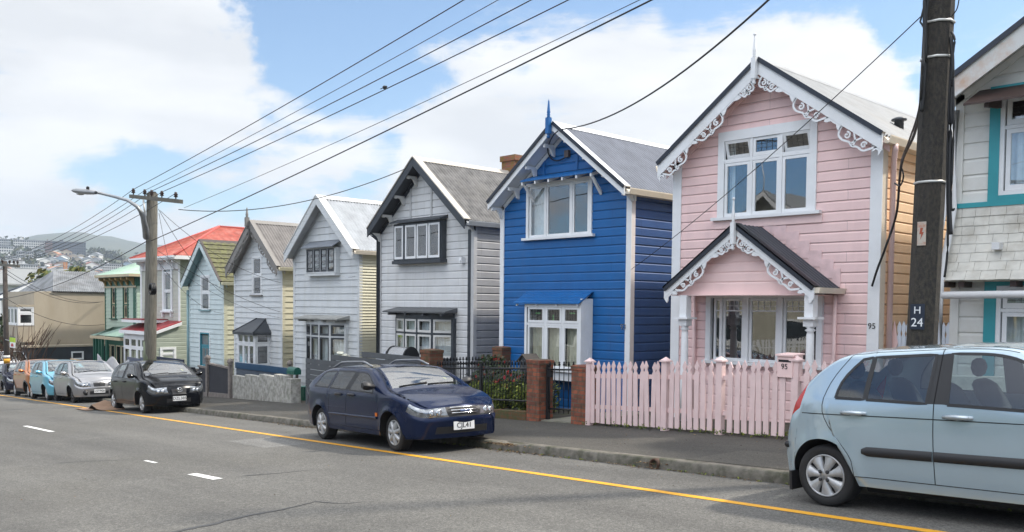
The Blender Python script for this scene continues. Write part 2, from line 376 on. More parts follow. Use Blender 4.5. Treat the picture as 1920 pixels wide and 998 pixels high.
def window(house, M, w, h, cols, transom=None, fw=.09, sw=.045, bar=.05, frame_m=M_white, sash_m=M_white, glass=M_glass, curtain=None, cur_cols=None, cur_top=1.0,
           lead=None, sill=True, proud=.03, name='window', deep=.7, tilt=(), head=None, sillw=.07, sill_m=None, halfcur=None):
    """local frame: u along the wall from the left edge, n outward, z from the sill; cols are (start, end) shares of the width"""
    fb = MB(M)
    hd = head or fw
    fb.box(0, fw, -.03, proud, 0, h); fb.box(w-fw, w, -.03, proud, 0, h)
    fb.box(fw, w-fw, -.03, proud+.006, h-hd, h)
    if not sill: fb.box(fw, w-fw, -.03, proud, 0, fw)
    zb = 0 if sill else fw
    zt = h-hd
    if transom: fb.box(fw, w-fw, -.03, proud-.012, transom-bar/2, transom+bar/2)
    for a, b in zip(cols[:-1], cols[1:]):
        fb.box(a[1]*w, b[0]*w, -.03, proud-.008, zb, zt)
    if sill and sill_m is None: fb.box(-sillw, w+sillw, -.03, proud+.06, -.055, 0)
    fo = fb.build(name, frame_m, house)
    if sill and sill_m is not None:
        sb = MB(M); sb.box(-sillw, w+sillw, -.03, proud+.06, -.055, 0); sb.build('sill', sill_m, fo)
    # reveal and dim room behind
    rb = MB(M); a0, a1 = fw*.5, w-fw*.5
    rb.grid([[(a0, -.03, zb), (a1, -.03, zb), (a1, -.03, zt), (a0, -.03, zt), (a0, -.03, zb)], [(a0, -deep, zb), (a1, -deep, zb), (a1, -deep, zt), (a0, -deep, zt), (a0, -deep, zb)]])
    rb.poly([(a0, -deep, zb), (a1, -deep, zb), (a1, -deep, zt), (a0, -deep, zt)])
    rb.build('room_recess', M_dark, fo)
    for ci, (a, b) in enumerate(cols):
        u0, u1 = max(a*w, fw), min(b*w, w-fw)
        spans = [(zb, transom-bar/2, 0), (transom+bar/2, zt, 1)] if transom else [(zb, zt, 0)]
        for z0, z1, top in spans:
            sm = MB(M)
            if (ci, top) in tilt:
                # top-hung light swung out at the bottom
                ang = rad(17); T = M @ Matrix.Translation((0, proud-.01, z1)) @ Matrix.Rotation(-ang, 4, 'X') @ Matrix.Translation((0, 0, -z1))
                sm.M = T
            ring(sm, u0+.004, u1-.004, z0+.004, z1-.004, sw, -.02, .012, sw*1.25)
            so = sm.build('sash', sash_m, fo)
            gb = MB(sm.M); gb.poly([(u0+sw, -.006, z0+sw), (u1-sw, -.006, z0+sw), (u1-sw, -.006, z1-sw), (u0+sw, -.006, z1-sw)])
            if lead and top:
                gb.mi = 1; U0, U1, Z0, Z1 = u0+sw, u1-sw, z0+sw*1.25, z1-sw
                nv, nh = lead
                for q in range(1, nv): gb.box(U0+(U1-U0)*q/nv-.003, U0+(U1-U0)*q/nv+.003, -.004, .0, Z0, Z1)
                for q in range(1, nh): gb.box(U0, U1, -.004, .0, Z0+(Z1-Z0)*q/nh-.003, Z0+(Z1-Z0)*q/nh+.003)
            gb.build('pane', [glass, M_lead], fo)
    if curtain:
        cb = MB(M)
        for ci, (a, b) in enumerate(cols):
            if cur_cols is not None and ci not in cur_cols: continue
            lim = cur_cols[ci] if isinstance(cur_cols, dict) else (0, 1)
            ua, ub = a*w, b*w
            curtain_mesh(cb, ua+(ub-ua)*lim[0], ua+(ub-ua)*lim[1], zb, zb+(zt-zb)*cur_top, -.14)
        cb.build('curtain', curtain, fo)
    return fo

def corrug(mb, P00, P01, P10, P11, pitch=.11, amp=.026, nrm=None):
    """corrugated sheet: lines run P00->P01 (eave to ridge) and P10->P11; the waves step along P00->P10"""
    P00, P01, P10, P11 = map(Vector, (P00, P01, P10, P11))
    L = (P10-P00).length; n = max(8, int(L/pitch)*6)
    nn = nrm or (P10-P00).cross(P01-P00).normalized()
    if nn.z < 0: nn = -nn
    a = []; b = []
    for k in range(n+1):
        t = k/n; d = nn*(amp*math.sin(2*PI*k/6))
        a.append(P00.lerp(P10, t)+d); b.append(P01.lerp(P11, t)+d)
    s = mb.smooth; mb.smooth = True; mb.grid([a, b]); mb.smooth = s

def gable_house(nm, label, Y, Yb, Yr, Xl, Xr, apex, zl, zr, xtl, xtr, zbase, wall_m, side_m, roof_m, barge_m, cap_m, soffit_m, corner_m,
                pitch=.18, barge_w=.2, openings=(), style='rustic', side_style='rustic', side_depth=.026, capw=.16, edge_m=None, corner_w=.1, roof='corr', brackets=0, gutter_m=None, side_openings=(), split=False, corner_r=None, barge=True, soffit=True, wdepth=.020):
    """weatherboard cottage, gable to the street. apex = (x, z), eaves (xtl, zl) and (xtr, zr) are the roof's upper edge at the barge plane Yb"""
    ax, az = apex
    H = thing(nm, label, 'house', ((Xl+Xr)/2, Y, zbase))
    fl = lambda z: Xl if z <= zwl else Xl+(ax-Xl)*(z-zwl)/(zwa-zwl)
    fr = lambda z: Xr if z <= zwr else Xr+(ax-Xr)*(z-zwr)/(zwa-zwr)
    drop = .10
    sl = (az-zl)/(ax-xtl); sr = (az-zr)/(xtr-ax)
    zwl = zl+sl*(Xl-xtl)-drop; zwr = zr+sr*(xtr-Xr)-drop; zwa = az-drop
    Mf = frame((0, Y, 0), (1, 0, 0), (0, -1, 0))
    w = MB(Mf); boards(w, Xl, Xr, zbase-.3, zwa-.01, pitch, openings, fl, fr, style, (zwl, zwr), wdepth)
    # right side, left side, back
    w.mi = 1
    w.M = frame((Xr, Y, 0), (0, 1, 0), (1, 0, 0)); boards(w, 0, Yr-Y, zbase-.3, zwr, pitch if side_style != 'corr' else .09, side_openings, style=side_style if side_style != 'corr' else 'lap', depth=side_depth)
    w.M = frame((Xl, Y, 0), (0, 1, 0), (-1, 0, 0)); boards(w, 0, Yr-Y, zbase-.3, zwl, pitch, (), style=style)
    w.M = None; w.poly([(Xl, Yr, zbase-.3), (Xr, Yr, zbase-.3), (Xr, Yr, zwr), (ax, Yr, zwa), (Xl, Yr, zwl)])
    w.build('wall', [wall_m, side_m], H)
    e = .022
    for X, s, zt in ((Xl, -1, zwl), (Xr, 1, zwr)):
        c = MB()
        x0, x1 = (X-e, X+corner_w) if s < 0 else (X-corner_w, X+e)
        c.box(x0, x1, Y-e, Y-.001, zbase-.3, zt+(.0))
        x2, x3 = (X-e, X-.001) if s < 0 else (X+.001, X+e)
        if s > 0 and corner_r: c.mi = 1
        c.box(x2, x3, Y, Y+corner_w, zbase-.3, zt-.02)
        c.mi = 0
        c.build('corner_board', [corner_m, corner_r or corner_m], H)
    # roof
    r = MB(); yf, yr = Yb, Yr+.2
    for X, z in ((xtl, zl), (xtr, zr)):
        if roof == 'corr':
            r.mi = 0; corrug(r, (X, yf+.03, z), (ax, yf+.03, az), (X, yr, z), (ax, yr, az))
        else:
            # pressed tiles: stepped courses with a rolling front edge
            r.mi = 0; nc = 9; d = Vector((ax-X, 0, az-z)); up = Vector((-d.z, 0, d.x)).normalized(); up = up if up.z > 0 else -up
            ny = int((yr-yf)/.05); r.smooth = True
            for q in range(nc):
                A = Vector((X, 0, z))+d*(q/nc); B = Vector((X, 0, z))+d*((q+1)/nc+.004)
                lo = []; lt = []; hi = []
                for k in range(ny+1):
                    yy = yf+.02+(yr-yf)*k/ny; wv = .018*(abs(math.sin(PI*(k*.05)/.3)) ** .7)
                    lo.append(A+Vector((0, yy, 0))-up*.012); lt.append(A+Vector((0, yy, 0))+up*(.03+wv)); hi.append(B+Vector((0, yy, 0))+up*(wv*.6))
                r.grid([lo, lt]); r.grid([lt, hi])
            r.smooth = False
        # solid deck just below the sheet
        d = Vector((ax-X, 0, az-z)).normalized(); nn = Vector((-d.z, 0, d.x)); nn = nn if nn.z > 0 else -nn
        r.mi = 1; o = nn*-.03
        r.poly([Vector((X, yf+.03, z))+o, Vector((ax, yf+.03, az))+o, Vector((ax, yr, az))+o, Vector((X, yr, z))+o])
    ro = r.build('roof', [roof_m, soffit_m], H)
    # barge boards, rake capping
    for X, z in ((xtl, zl), (xtr, zr)):
        A = Vector((X, yf, z)); B = Vector((ax, yf, az)); d = (B-A).normalized(); nn = Vector((-d.z, 0, d.x)); nn = nn if nn.z > 0 else -nn
        s = 1 if X > ax else -1
        vz = Vector((0, 0, 1)); bw = barge_w/max(.2, nn.z)
        if barge:
            b = MB(); b.prism([A+nn*.015, B+nn*.015, B-vz*bw, A-vz*bw], (0, .03, 0)); b.build('bargeboard', barge_m, H)
        k = MB(); hh = nn*.028
        q0, q1 = A+nn*.016-Vector((0, .02, 0)), B+nn*.016-Vector((0, .02, 0))
        k.hexa([q0, q1, q1+Vector((0, capw, 0)), q0+Vector((0, capw, 0)), q0+hh, q1+hh, q1+hh+Vector((0, capw, 0)), q0+hh+Vector((0, capw, 0))])
        if edge_m:
            k.mi = 1; q0 = A+nn*.05-Vector((0, .032, 0)); q1 = B+nn*.05-Vector((0, .032, 0)); g = nn*-.075
            k.hexa([q0+g, q1+g, q1+g+Vector((0, .012, 0)), q0+g+Vector((0, .012, 0)), q0, q1, q1+Vector((0, .012, 0)), q0+Vector((0, .012, 0))])
        k.build('rake_flashing', [cap_m, edge_m or cap_m], ro)
        if soffit and Y-Yb > .1:
            f = MB(); a = A-vz*(.10/nn.z*.9); bb = B-vz*(.10/nn.z*.9)
            f.hexa([a+Vector((0, .03, -.012)), bb+Vector((0, .03, -.012)), bb+Vector((0, Y-yf-.03, -.012)), a+Vector((0, Y-yf-.03, -.012)),
                    a+Vector((0, .03, .012)), bb+Vector((0, .03, .012)), bb+Vector((0, Y-yf-.03, .012)), a+Vector((0, Y-yf-.03, .012))])
            # raking board on the wall under the soffit
            f.prism([a+Vector((0, Y-yf-.022, -.02)), bb+Vector((0, Y-yf-.022, -.02)), bb+Vector((0, Y-yf-.022, -.13)), a+Vector((0, Y-yf-.022, -.13))], (0, .02, 0))
            f.build('soffit', soffit_m, H)
        for q in range(brackets):
            t = .04+.27*q if brackets == 4 else (q+.15)/brackets
            if t > .92: continue
            P = A.lerp(B, t)-vz*(.13/nn.z); dd = Y-yf-.06
            k2 = MB(); prof = []
            for a_ in range(9):
                th = PI/2*a_/8; prof.append((dd-(dd-.05)*math.sin(th)*1.0, -.05-(dd*.95)*(1-math.cos(th))))
            pts = [(0, 0), (dd, 0)]+[(u, -.0+v) for u, v in [(dd, -.09), (dd-.06, -.10), (dd-.12, -.07), (dd*.45, -.10), (dd*.3, -.2), (.07, -.27), (0, -.3)]]
            k2.prism([(P.x-.025, Y-u_-.005, P.z+v_*(.85 if X < ax else .5)) for u_, v_ in pts], (.05, 0, 0)); k2.build('bracket', bracket_m or soffit_m, H)
    # ridge cap
    rc = MB(); rc.smooth = True
    for s in (-1, 1):
        d = Vector((s, 0, -(sl if s < 0 else sr))).normalized()
        rc.poly([(ax, yf, az+.045), (ax, yr, az+.045), Vector((ax, yr, az+.03))+d*.17, Vector((ax, yf, az+.03))+d*.17])
    rc.smooth = False
    rc.build('ridge_cap', cap_m, ro)
    # gutters
    for X, z, s in ((xtl, zl, -1), (xtr, zr, 1)):
        g = MB(); x = X
        pts = [(x-.01*s, z-.02), (x-.01*s, z-.13), (x+.08*s, z-.13), (x+.11*s, z-.03), (x+.11*s, z-.01), (x+.095*s, z-.01), (x+.07*s, z-.1)]
        if s > 0: g.prism([(a, yf+.08, b) for a, b in pts], (0, yr-yf-.1, 0))
        else: g.prism([(a, yf+.08, b) for a, b in pts], (0, yr-yf-.1, 0))
        # eave lining
        xw = Xl if s < 0 else Xr
        g.box(min(xw, X), max(xw, X), Y, yr, z-.125, z-.10)
        g.build('gutter', gutter_m or barge_m, H)
    return H, dict(zwl=zwl, zwr=zwr, zwa=zwa, sl=sl, sr=sr, roof=ro)
bracket_m = None

def spiral(cx, cz, r0, turns, a0, sgn, n=16):
    return [(cx+r0*(1-.8*k/n)*math.cos(a0+sgn*2*PI*turns*k/n), cz+r0*(1-.8*k/n)*math.sin(a0+sgn*2*PI*turns*k/n)) for k in range(n+1)]

def fretwork(house, A, B, y, clusters, m, board_w, scale=1.0, th=.022, scallop=True):
    """carved lace hung below a bargeboard; A is the apex, B the eave end, of the board's lower edge, (x, z)"""
    A = Vector((A[0], 0, A[1])); B = Vector((B[0], 0, B[1])); Lr = (B-A).length; U = (B-A)/Lr
    V = Vector((U.z, 0, -U.x)); V = V if V.z < 0 else -V
    M = Matrix(((U.x, 0, -V.x, A.x), (0, 1, 0, y), (U.z, 0, -V.z, A.z), (0, 0, 0, 1)))
    mb = MB(M)
    last = 0
    for (s0, s1, D) in clusters:
        L = (s1-s0)*Lr; X = s0*Lr; D = D*scale; wd = .026*scale
        P = lambda pts: [(X+a*L, -b*D) for a, b in pts]
        def smooth(pts, n=4):
            out = []; p = [pts[0]]+list(pts)+[pts[-1]]
            for k in range(1, len(p)-2):
                for q in range(n):
                    t = q/n; a, b, c, d = p[k-1], p[k], p[k+1], p[k+2]
                    out.append(tuple(.5*((2*b[i])+(-a[i]+c[i])*t+(2*a[i]-5*b[i]+4*c[i]-d[i])*t*t+(-a[i]+3*b[i]-3*c[i]+d[i])*t**3) for i in (0, 1)))
            out.append(p[-1]); return out
        mb.ribbon(smooth(P([(0, -.1), (.0, .4), (.06, .85), (.2, 1.0), (.38, .86), (.5, 1.02), (.62, .84), (.8, .86), (.93, .4), (1.06, -.1)])), wd*1.15, th)
        mb.ribbon(spiral(X+.24*L, -.47*D, .33*D, 1.2, 2.2, -1), [wd*(1-.02*k) for k in range(17)], th)
        mb.ribbon(spiral(X+.74*L, -.42*D, .30*D, 1.2, .8, 1), [wd*(1-.02*k) for k in range(17)], th)
        mb.ribbon(P([(.34, -.1), (.5, .5), (.52, 1.0)]), wd, th); mb.ribbon(P([(.62, -.1), (.5, .45), (.44, .9)]), wd, th)
        mb.lathe((X+.24*L, th/2, -.47*D), [(0, -th/2), (.07*D, -th/2), (.07*D, th/2), (0, th/2)], 8, 'y')
        mb.lathe((X+.74*L, th/2, -.42*D), [(0, -th/2), (.07*D, -th/2), (.07*D, th/2), (0, th/2)], 8, 'y')
    # cusped lower edge between the clusters
    gaps = []; e = 0.0
    for s0, s1, D in clusters: gaps.append((e, s0)); e = s1
    gaps.append((e, 1.0))
    for a, b in gaps:
        L = (b-a)*Lr
        if L < .12: continue
        n = 22; top = []; bot = []
        for k in range(n+1):
            t = k/n; top.append((a*Lr+t*L, 0, .01)); cusp = abs(math.sin(3*PI*t))
            bot.append((a*Lr+t*L, 0, -(.015+.075*(2*abs(t-.5))**1.6+.02*cusp)*scale))
        o = Vector((0, th, 0)); mb.grid([top, bot]); mb.grid([[Vector(p)+o for p in bot], [Vector(p)+o for p in top]]); mb.grid([bot, [Vector(p)+o for p in bot]])
    return mb.build('fretwork', m, house)

def finial(house, x, y, z0, z1, m, w=.09, ball=True, name='finial'):
    b = MB(); h = z1-z0
    b.box(x-w/2, x+w/2, y-w/2, y+w/2, z0+h*.12, z0+h*.52)
    b.lathe((x, y, z0), [(0, 0), (w*.3, .01), (w*.45, h*.04), (w*.25, h*.08), (w*.45, h*.12)], 10)
    b.lathe((x, y, z0), [(w*.5, h*.52), (w*.28, h*.56), (w*.42, h*.59), (w*.3, h*.62), (w*.42, h*.65), (w*.34, h*.69), (w*.16, h*.93), (w*.14, h*.945), (w*.30 if ball else .004, h*.96), (w*.34 if ball else .003, h*.98), (w*.18 if ball else .002, h*.998), (0, h)], 10)
    return b.build(name, m, house)

def downpipe(house, pts, m, r=.04, name='downpipe'):
    b = MB(); b.smooth = True; b.tube(pts, r, 10); return b.build(name, m, house)
# ------------------------------------------------------------ house by house
def zrect(x0, x1, yt, yb, Y):
    xm = (x0+x1)/2; ym = (yt+yb)/2
    return at(x0, ym, Y).x, at(x1, ym, Y).x, at(xm, yb, Y).z, at(xm, yt, Y).z
def colfr(pxs, y, Y, X0, w):
    return [((at(a, y, Y).x-X0)/w, (at(b, y, Y).x-X0)/w) for a, b in pxs]
def front(X, Y, z): return frame((X, Y, z), (1, 0, 0), (0, -1, 0))

# ---- pink house
pk_w = mat('pink_paint', (.88, .625, .60), .5, var=.05, dirt=(.70, .49, .49), damt=.55, dscale=2.2, dstretch=(1, 1, .16), joint=0.168)
pk_t = mat('pink_trim', (.88, .64, .61), .5, var=.05)
pk_s = mat('apricot_paint', (.97, .70, .46), .5, var=.06, dirt=(.93, .63, .38), damt=.4, joint=0.168)
roof_grey = mat('grey_iron', (.30, .31, .32), .38, .35, var=.2, vscale=2.0, dirt=(.20, .20, .19), damt=.5)
roof_light = mat('light_iron', (.36, .36, .355), .35, .4, var=.12, dirt=(.34, .32, .29), damt=.5)
navy_edge = mat('dark_blue_edge', (.02, .024, .036), .4, var=.1)
cream_trim = mat('cream_trim', (.74, .66, .54), .5, var=.05)
number_m = mat('number_black', (.03, .03, .03), .4)
steel_m = mat('number_steel', (.35, .35, .36), .3, .9)

Y = 13.9; Yb = 13.6
a_ = at(1421, 112, Yb); l_ = at(1233, 310, Yb); r_ = at(1654, 249.5, Yb); ze = (l_.z+r_.z)/2
X0, X1, z0, z1 = zrect(1347.5, 1532, 236, 402, Y); w = X1-X0
LX0, LX1, Lz0, Lz1 = zrect(1326, 1544, 548.5, 681, Y); Lw = LX1-LX0
op = [(X0+.04, X1-.04, z0+.02, z1-.04), (LX0+.04, LX1-.04, Lz0+.02, Lz1-.04)]
PINK, gi = gable_house('gable_house', 'pink two-storey weatherboard house with white fretwork and a little gabled porch', Y, Yb, 23, -10.19, -6.2, (a_.x, a_.z), ze, ze, l_.x, r_.x, gz(-8, Y, .14),
    pk_w, pk_s, roof_light, M_white, roof_light, pk_t, M_white, pitch=.168, wdepth=.017, barge_w=.2, openings=op, corner_w=.17, edge_m=navy_edge, capw=.1, corner_r=cream_trim, gutter_m=cream_trim)  # right corner board's side face: sun on white painted as cream
window(PINK, front(X0, Y, z0), w, z1-z0, colfr([(1359.5, 1406.5), (1411.5, 1462), (1467, 1519)], 330, Y, X0, w), at(1437, 294, Y).z-z0, fw=.13, sw=.05, bar=.07, lead=(4, 3), tilt={(0, 1), (2, 1)}, sillw=.1, curtain=M_curtain, cur_cols={0: (.02, .22)}, head=.17)
b = MB(); b.box(X0-.05, X1+.12, Y-.016, Y-.001, z0-.2, z0-.056); b.build('apron_board', pk_t, PINK)
LOW = window(PINK, front(LX0, Y, Lz0), Lw, Lz1-Lz0, colfr([(1338.5, 1353.5), (1356, 1395.5), (1405, 1459.5), (1469, 1524)], 620, Y, LX0, Lw), None, fw=.1, sw=.045, proud=.06, sillw=.03)
# glazing bars of the upper quarter
b = MB(front(LX0, Y, Lz0)); zq = at(1435, 583.5, Y).z-Lz0
for a, c in colfr([(1338.5, 1353.5), (1356, 1395.5), (1405, 1459.5), (1469, 1524)], 620, Y, LX0, Lw):
    u0, u1 = a*Lw+.045, c*Lw-.045; b.box(u0, u1, -.012, .006, zq-.012, zq+.012)
    top = Lz1-Lz0-.15
    n = 4 if u1-u0 > .2 else 1
    for q in range(1, n): b.box(u0+(u1-u0)*q/n-.005, u0+(u1-u0)*q/n+.005, -.006, .004, zq, top)
    if n > 1: b.box(u0, u1, -.006, .004, (zq+top)/2-.005, (zq+top)/2+.005)
b.build('glazing_bar', M_white, LOW)
bl = .2/max(.2, math.cos(math.atan(gi['sl'])))
fretwork(PINK, (a_.x-.02, a_.z-bl), (l_.x, ze-bl), Yb+.004, [(.06, .17, .15), (.35, .60, .17), (.72, .95, .17)], M_white, .2, 1.05)
fretwork(PINK, (a_.x+.02, a_.z-bl), (r_.x, ze-bl), Yb+.004, [(.03, .17, .15), (.33, .58, .17), (.70, .95, .17)], M_white, .2, 1.05)
finial(PINK, at(1416, 110, Yb-.03).x, Yb-.055, at(1416, 159, Yb-.05).z, at(1416, 62, Yb-.05).z, M_white, .085)
# downpipes
xr = -6.2+.075
downpipe(PINK, [(r_.x+.06, 13.95, ze-.12), (r_.x+.06, 13.95, ze-.2), (xr, 14.15, ze-.36), (xr, 14.15, -1.9)], pk_t, .045)
for px, yt in ((1303, 546), (1566, 546)):
    t = at(px, yt, Y-.05); downpipe(PINK, [(t.x, Y-.05, t.z), (t.x, Y-.05, -1.9)], pk_t, .033)
# roof vent
p = at(1708, 224, 16.4); b = MB(); b.lathe((p.x, 15.9, p.z-.3), [(.08, 0), (.08, .2), (.13, .2), (.13, .23), (.06, .26), (0, .27)], 14); b.build('roof_vent', M_char, PINK)
text_mesh('95', .13, facing((at(1636, 612, Y).x, Y-.03, at(1636, 612, Y).z), (1, 0, 0), (0, -1, 0)), 'house_number', number_m, PINK)
# stepped lead flashings beside the porch roof
lead_m = mat('pink_flashing', (.84, .60, .59), .4, var=.12, vscale=6, bump=.4, bscale=9)
b = MB(); fl = [(1432, 1456, 420, 437), (1452, 1474, 424, 450), (1474, 1498, 435, 466), (1495, 1518, 452, 484), (1516, 1541, 470, 500), (1538, 1563, 486, 522), (1562, 1576, 504, 538)]
for k, (a, c, t, q) in enumerate(fl):
    A = at(a, t, Y); B = at(c, q, Y); b.box(A.x, B.x, Y-.006-.0012*k, Y-.001, B.z, A.z)
b.build('step_flashing', lead_m, PINK)

# porch
Yp = 13.0; pa = at(1378, 421, Yp); pl = at(1245, 541, Yp); pr = at(1526, 540, Yp); pz = (pl.z+pr.z)/2
porch_roof = mat('dark_blue_iron', (.03, .034, .048), .35, .2, var=.2)
b = MB()
for X in (pl.x, pr.x):
    b.mi = 0; corrug(b, (X, Yp+.02, pz), (pa.x, Yp+.02, pa.z), (X, Y-.005, pz), (pa.x, Y-.005, pa.z))
    d = Vector((pa.x-X, 0, pa.z-pz)).normalized(); nn = Vector((-d.z, 0, d.x)); nn = nn if nn.z > 0 else -nn
    b.mi = 1; o = nn*-.03; b.poly([Vector((X, Yp+.02, pz))+o, Vector((pa.x, Yp+.02, pa.z))+o, Vector((pa.x, Y-.005, pa.z))+o, Vector((X, Y-.005, pz))+o])
    b.mi = 2; A = Vector((X, Yp-.03, pz)); B = Vector((pa.x, Yp-.03, pa.z)); q = nn*.035; e = nn*-.055
    b.hexa([A+e, B+e, B+e+Vector((0, .02, 0)), A+e+Vector((0, .02, 0)), A+q, B+q, B+q+Vector((0, .14, 0)), A+q+Vector((0, .14, 0))])
    b.hexa([A+nn*.01, B+nn*.01, B+nn*.01+Vector((0, .2, 0)), A+nn*.01+Vector((0, .2, 0)), A+q, B+q, B+q+Vector((0, .2, 0)), A+q+Vector((0, .2, 0))])
PR = b.build('porch_roof', [porch_roof, pk_t, navy_edge], PINK)
for X in (pl.x, pr.x):
    A = Vector((X, Yp, pz)); B = Vector((pa.x, Yp, pa.z)); c = MB(); bw = .14/math.cos(math.atan2(pa.z-pz, pr.x-pa.x))
    c.prism([A, B, B-Vector((0, 0, bw)), A-Vector((0, 0, bw))], (0, .028, 0)); c.build('bargeboard', M_white, PINK)
    fretwork(PINK, (pa.x+(.02 if X > pa.x else -.02), pa.z-bw), (X, pz-bw), Yp+.004, [(.05, .25, .12), (.46, .84, .14)], M_white, .14, 1.1)
finial(PINK, pa.x-.005, Yp-.045, at(1378, 470, Yp).z, at(1373, 371, Yp).z, M_white, .075)
sp = (pa.z-pz)/(pr.x-pa.x)
zb_ = at(1400, 546, 13.2).z
Mp = front(0, 13.2, 0); c = MB(Mp)
boards(c, pl.x+.2, pr.x-.2, zb_, pa.z-.12, .168, (), lambda z: max(pl.x+.2, pa.x-(pa.z-.1-z)/sp), lambda z: min(pr.x-.2, pa.x+(pa.z-.1-z)/sp))
c.box(pl.x+.15, pr.x-.15, -.1, .012, zb_-.07, zb_)
c.build('porch_gable', pk_t, PINK)
c = MB(); c.box(pl.x+.1, pr.x-.1, 13.1, Y-.01, zb_-.075, zb_-.06); c.build('porch_ceiling', pk_t, PINK)
for px in (1284.5, 1520):
    p = at(px, 600, 13.12); zt = zb_-.07; zc = at(px, 596, 13.12).z; zg = gz(p.x, 13.1, .14)
    c = MB(); c.box(p.x-.075, p.x+.075, 13.045, 13.195, zc, zt)
    c.box(p.x-.15, p.x+.15, 12.97, 13.27, zc-.025, zc+.01); c.box(p.x-.085, p.x+.085, 13.035, 13.205, zc-.14, zc-.02)
    c.lathe((p.x, 13.12, zc-.14), [(.085, 0), (.05, -.03), (.085, -.06), (.05, -.09), (.06, -.13), (.066, -.5), (.075, -.95), (.085, -1.0), (.085, zg-zc+.14)], 14)
    c.build('porch_post', M_white, PINK)
g = MB(); x = pr.x; g.prism([(x, Yp+.02, pz+.0), (x, Yp+.02, pz-.09), (x+.07, Yp+.02, pz-.09), (x+.1, Yp+.02, pz+.0)], (0, .9, 0)); g.build('gutter', cream_trim, PINK)

# ---- blue house
bl_w = mat('blue_paint', (.004, .118, .36), .45, var=.07, dirt=(.02, .105, .29), damt=.55, dscale=2.2, dstretch=(1, 1, .16), joint=0.185)
bl_s = mat('blue_side_shade', (.04, .10, .28), .5, var=.07, joint=0.185)  # front blue dulled to paint in the side wall's shade
bl_r = mat('blue_grey_iron', (.17, .18, .21), .4, .3, var=.15)
Y = 14.3; Yb = 13.9
a_ = at(1036, 231, Yb); l_ = at(920, 380, Yb); r_ = at(1170, 351, Yb); ze = (l_.z+r_.z)/2
Xl = at(939, 560, Y).x; Xr = at(1181.5, 560, Y).x
X0, X1, z0, z1 = zrect(988, 1110.8, 338, 443, Y); w = X1-X0
Yd = 13.94; B0, B1, Bz0, Bz1 = zrect(984, 1089.8, 570.5, 691, Yd); Bw = B1-B0
BLUE, gi = gable_house('gable_house', 'bright blue weatherboard house with white trim, a tall blue finial and striped-looking grey iron roof', Y, Yb, 24, Xl, Xr, (a_.x, a_.z), ze, ze, min(l_.x, Xl-.05), max(r_.x, Xr+.05), gz(-13.5, Y, .14),
    bl_w, bl_s, bl_r, M_white, M_white, M_white, M_white, pitch=.185, barge_w=.13, capw=.2, edge_m=navy_edge, corner_w=.11, corner_r=mat('pinkish_white_trim', (.76, .70, .69), .5, var=.04), openings=[(X0+.04, X1-.04, z0+.02, z1-.03)], brackets=4, gutter_m=cream_trim)
window(BLUE, front(X0, Y, z0), w, z1-z0, colfr([(993.5, 1023.8), (1025.5, 1071.5), (1074, 1105.5)], 390, Y, X0, w), None, fw=.075, sw=.045, sillw=.09, curtain=M_curtain, cur_cols={0: (0, .7)}, cur_top=1)
# hood over the upper window
A = at(975, 344, 13.92); B = at(1110, 318.5, 13.92); zf = (A.z+B.z)/2; zr_ = zf+.13
b = MB(); b.hexa([(A.x, 13.92, zf-.02), (B.x, 13.92, zf-.02), (B.x, Y-.02, zr_-.02), (A.x, Y-.02, zr_-.02), (A.x, 13.92, zf+.015), (B.x, 13.92, zf+.015), (B.x, Y-.02, zr_+.015), (A.x, Y-.02, zr_+.015)])
HO = b.build('window_hood', bl_w, BLUE)
for q in range(6):
    b = MB(); x = A.x+.05+(B.x-A.x-.1)*q/5; b.hexa([(x-.02, 13.93, zf-.09), (x+.02, 13.93, zf-.09), (x+.02, Y-.02, zr_-.10), (x-.02, Y-.02, zr_-.10), (x-.02, 13.93, zf-.022), (x+.02, 13.93, zf-.022), (x+.02, Y-.02, zr_-.022), (x-.02, Y-.02, zr_-.022)]); b.build('rafter', M_white, HO)
for x in (A.x+.08, B.x-.05): b = MB(); b.prism([(x-.03, 13.96, zf-.09), (x-.03, 14.02, zf-.09), (x-.03, Y-.03, zf-.36), (x-.03, Y-.03, zf-.44)], (.06, 0, 0)); b.build('bracket', M_white, HO)
# battens in the gable
for px, t, q in ((1020.5, 298, 330), (1082, 292, 319)):
    b = MB(); p = at(px, t, Y); p2 = at(px, q, Y); b.box(p.x-.035, p.x+.035, Y-.02, Y-.001, p2.z, p.z)
    b.build('gable_batten', bl_w, BLUE)
finial(BLUE, at(1029, 230, Yb-.05).x, Yb-.06, at(1029, 260, Yb-.05).z, at(1029, 185, Yb-.05).z, bl_w, .1, ball=False)
# boxed bay below
b = MB(); b.box(B1-.04, B1-.001, Yd+.005, Y-.001, Bz0-.25, Bz1+.12); b.box(B0+.001, B0+.04, Yd+.005, Y-.001, Bz0-.25, Bz1+.05); b.box(B0+.04, B1-.04, Yd+.005, Y-.001, Bz1, Bz1+.04); b.box(B0, B1, Yd+.003, Y-.001, Bz0-.25, Bz0-.01)
for q in range(6):
    yy = Yd+.03+(Y-Yd-.06)*q/5; b.box(B1-.001, B1+.006, yy-.004, yy+.004, Bz0-.2, Bz1)
b.build('bay_box', M_white, BLUE)
stained = M_lead
window(BLUE, front(B0, Yd, Bz0), Bw, Bz1-Bz0, colfr([(990, 1020), (1023.5, 1052.5), (1056, 1086)], 640, Yd, B0, Bw), at(1037, 608.5, Yd).z-Bz0, fw=.065, sw=.045, proud=.015, sillw=.03, lead=(5, 4), curtain=M_cream_cur, cur_top=.72, deep=.34)
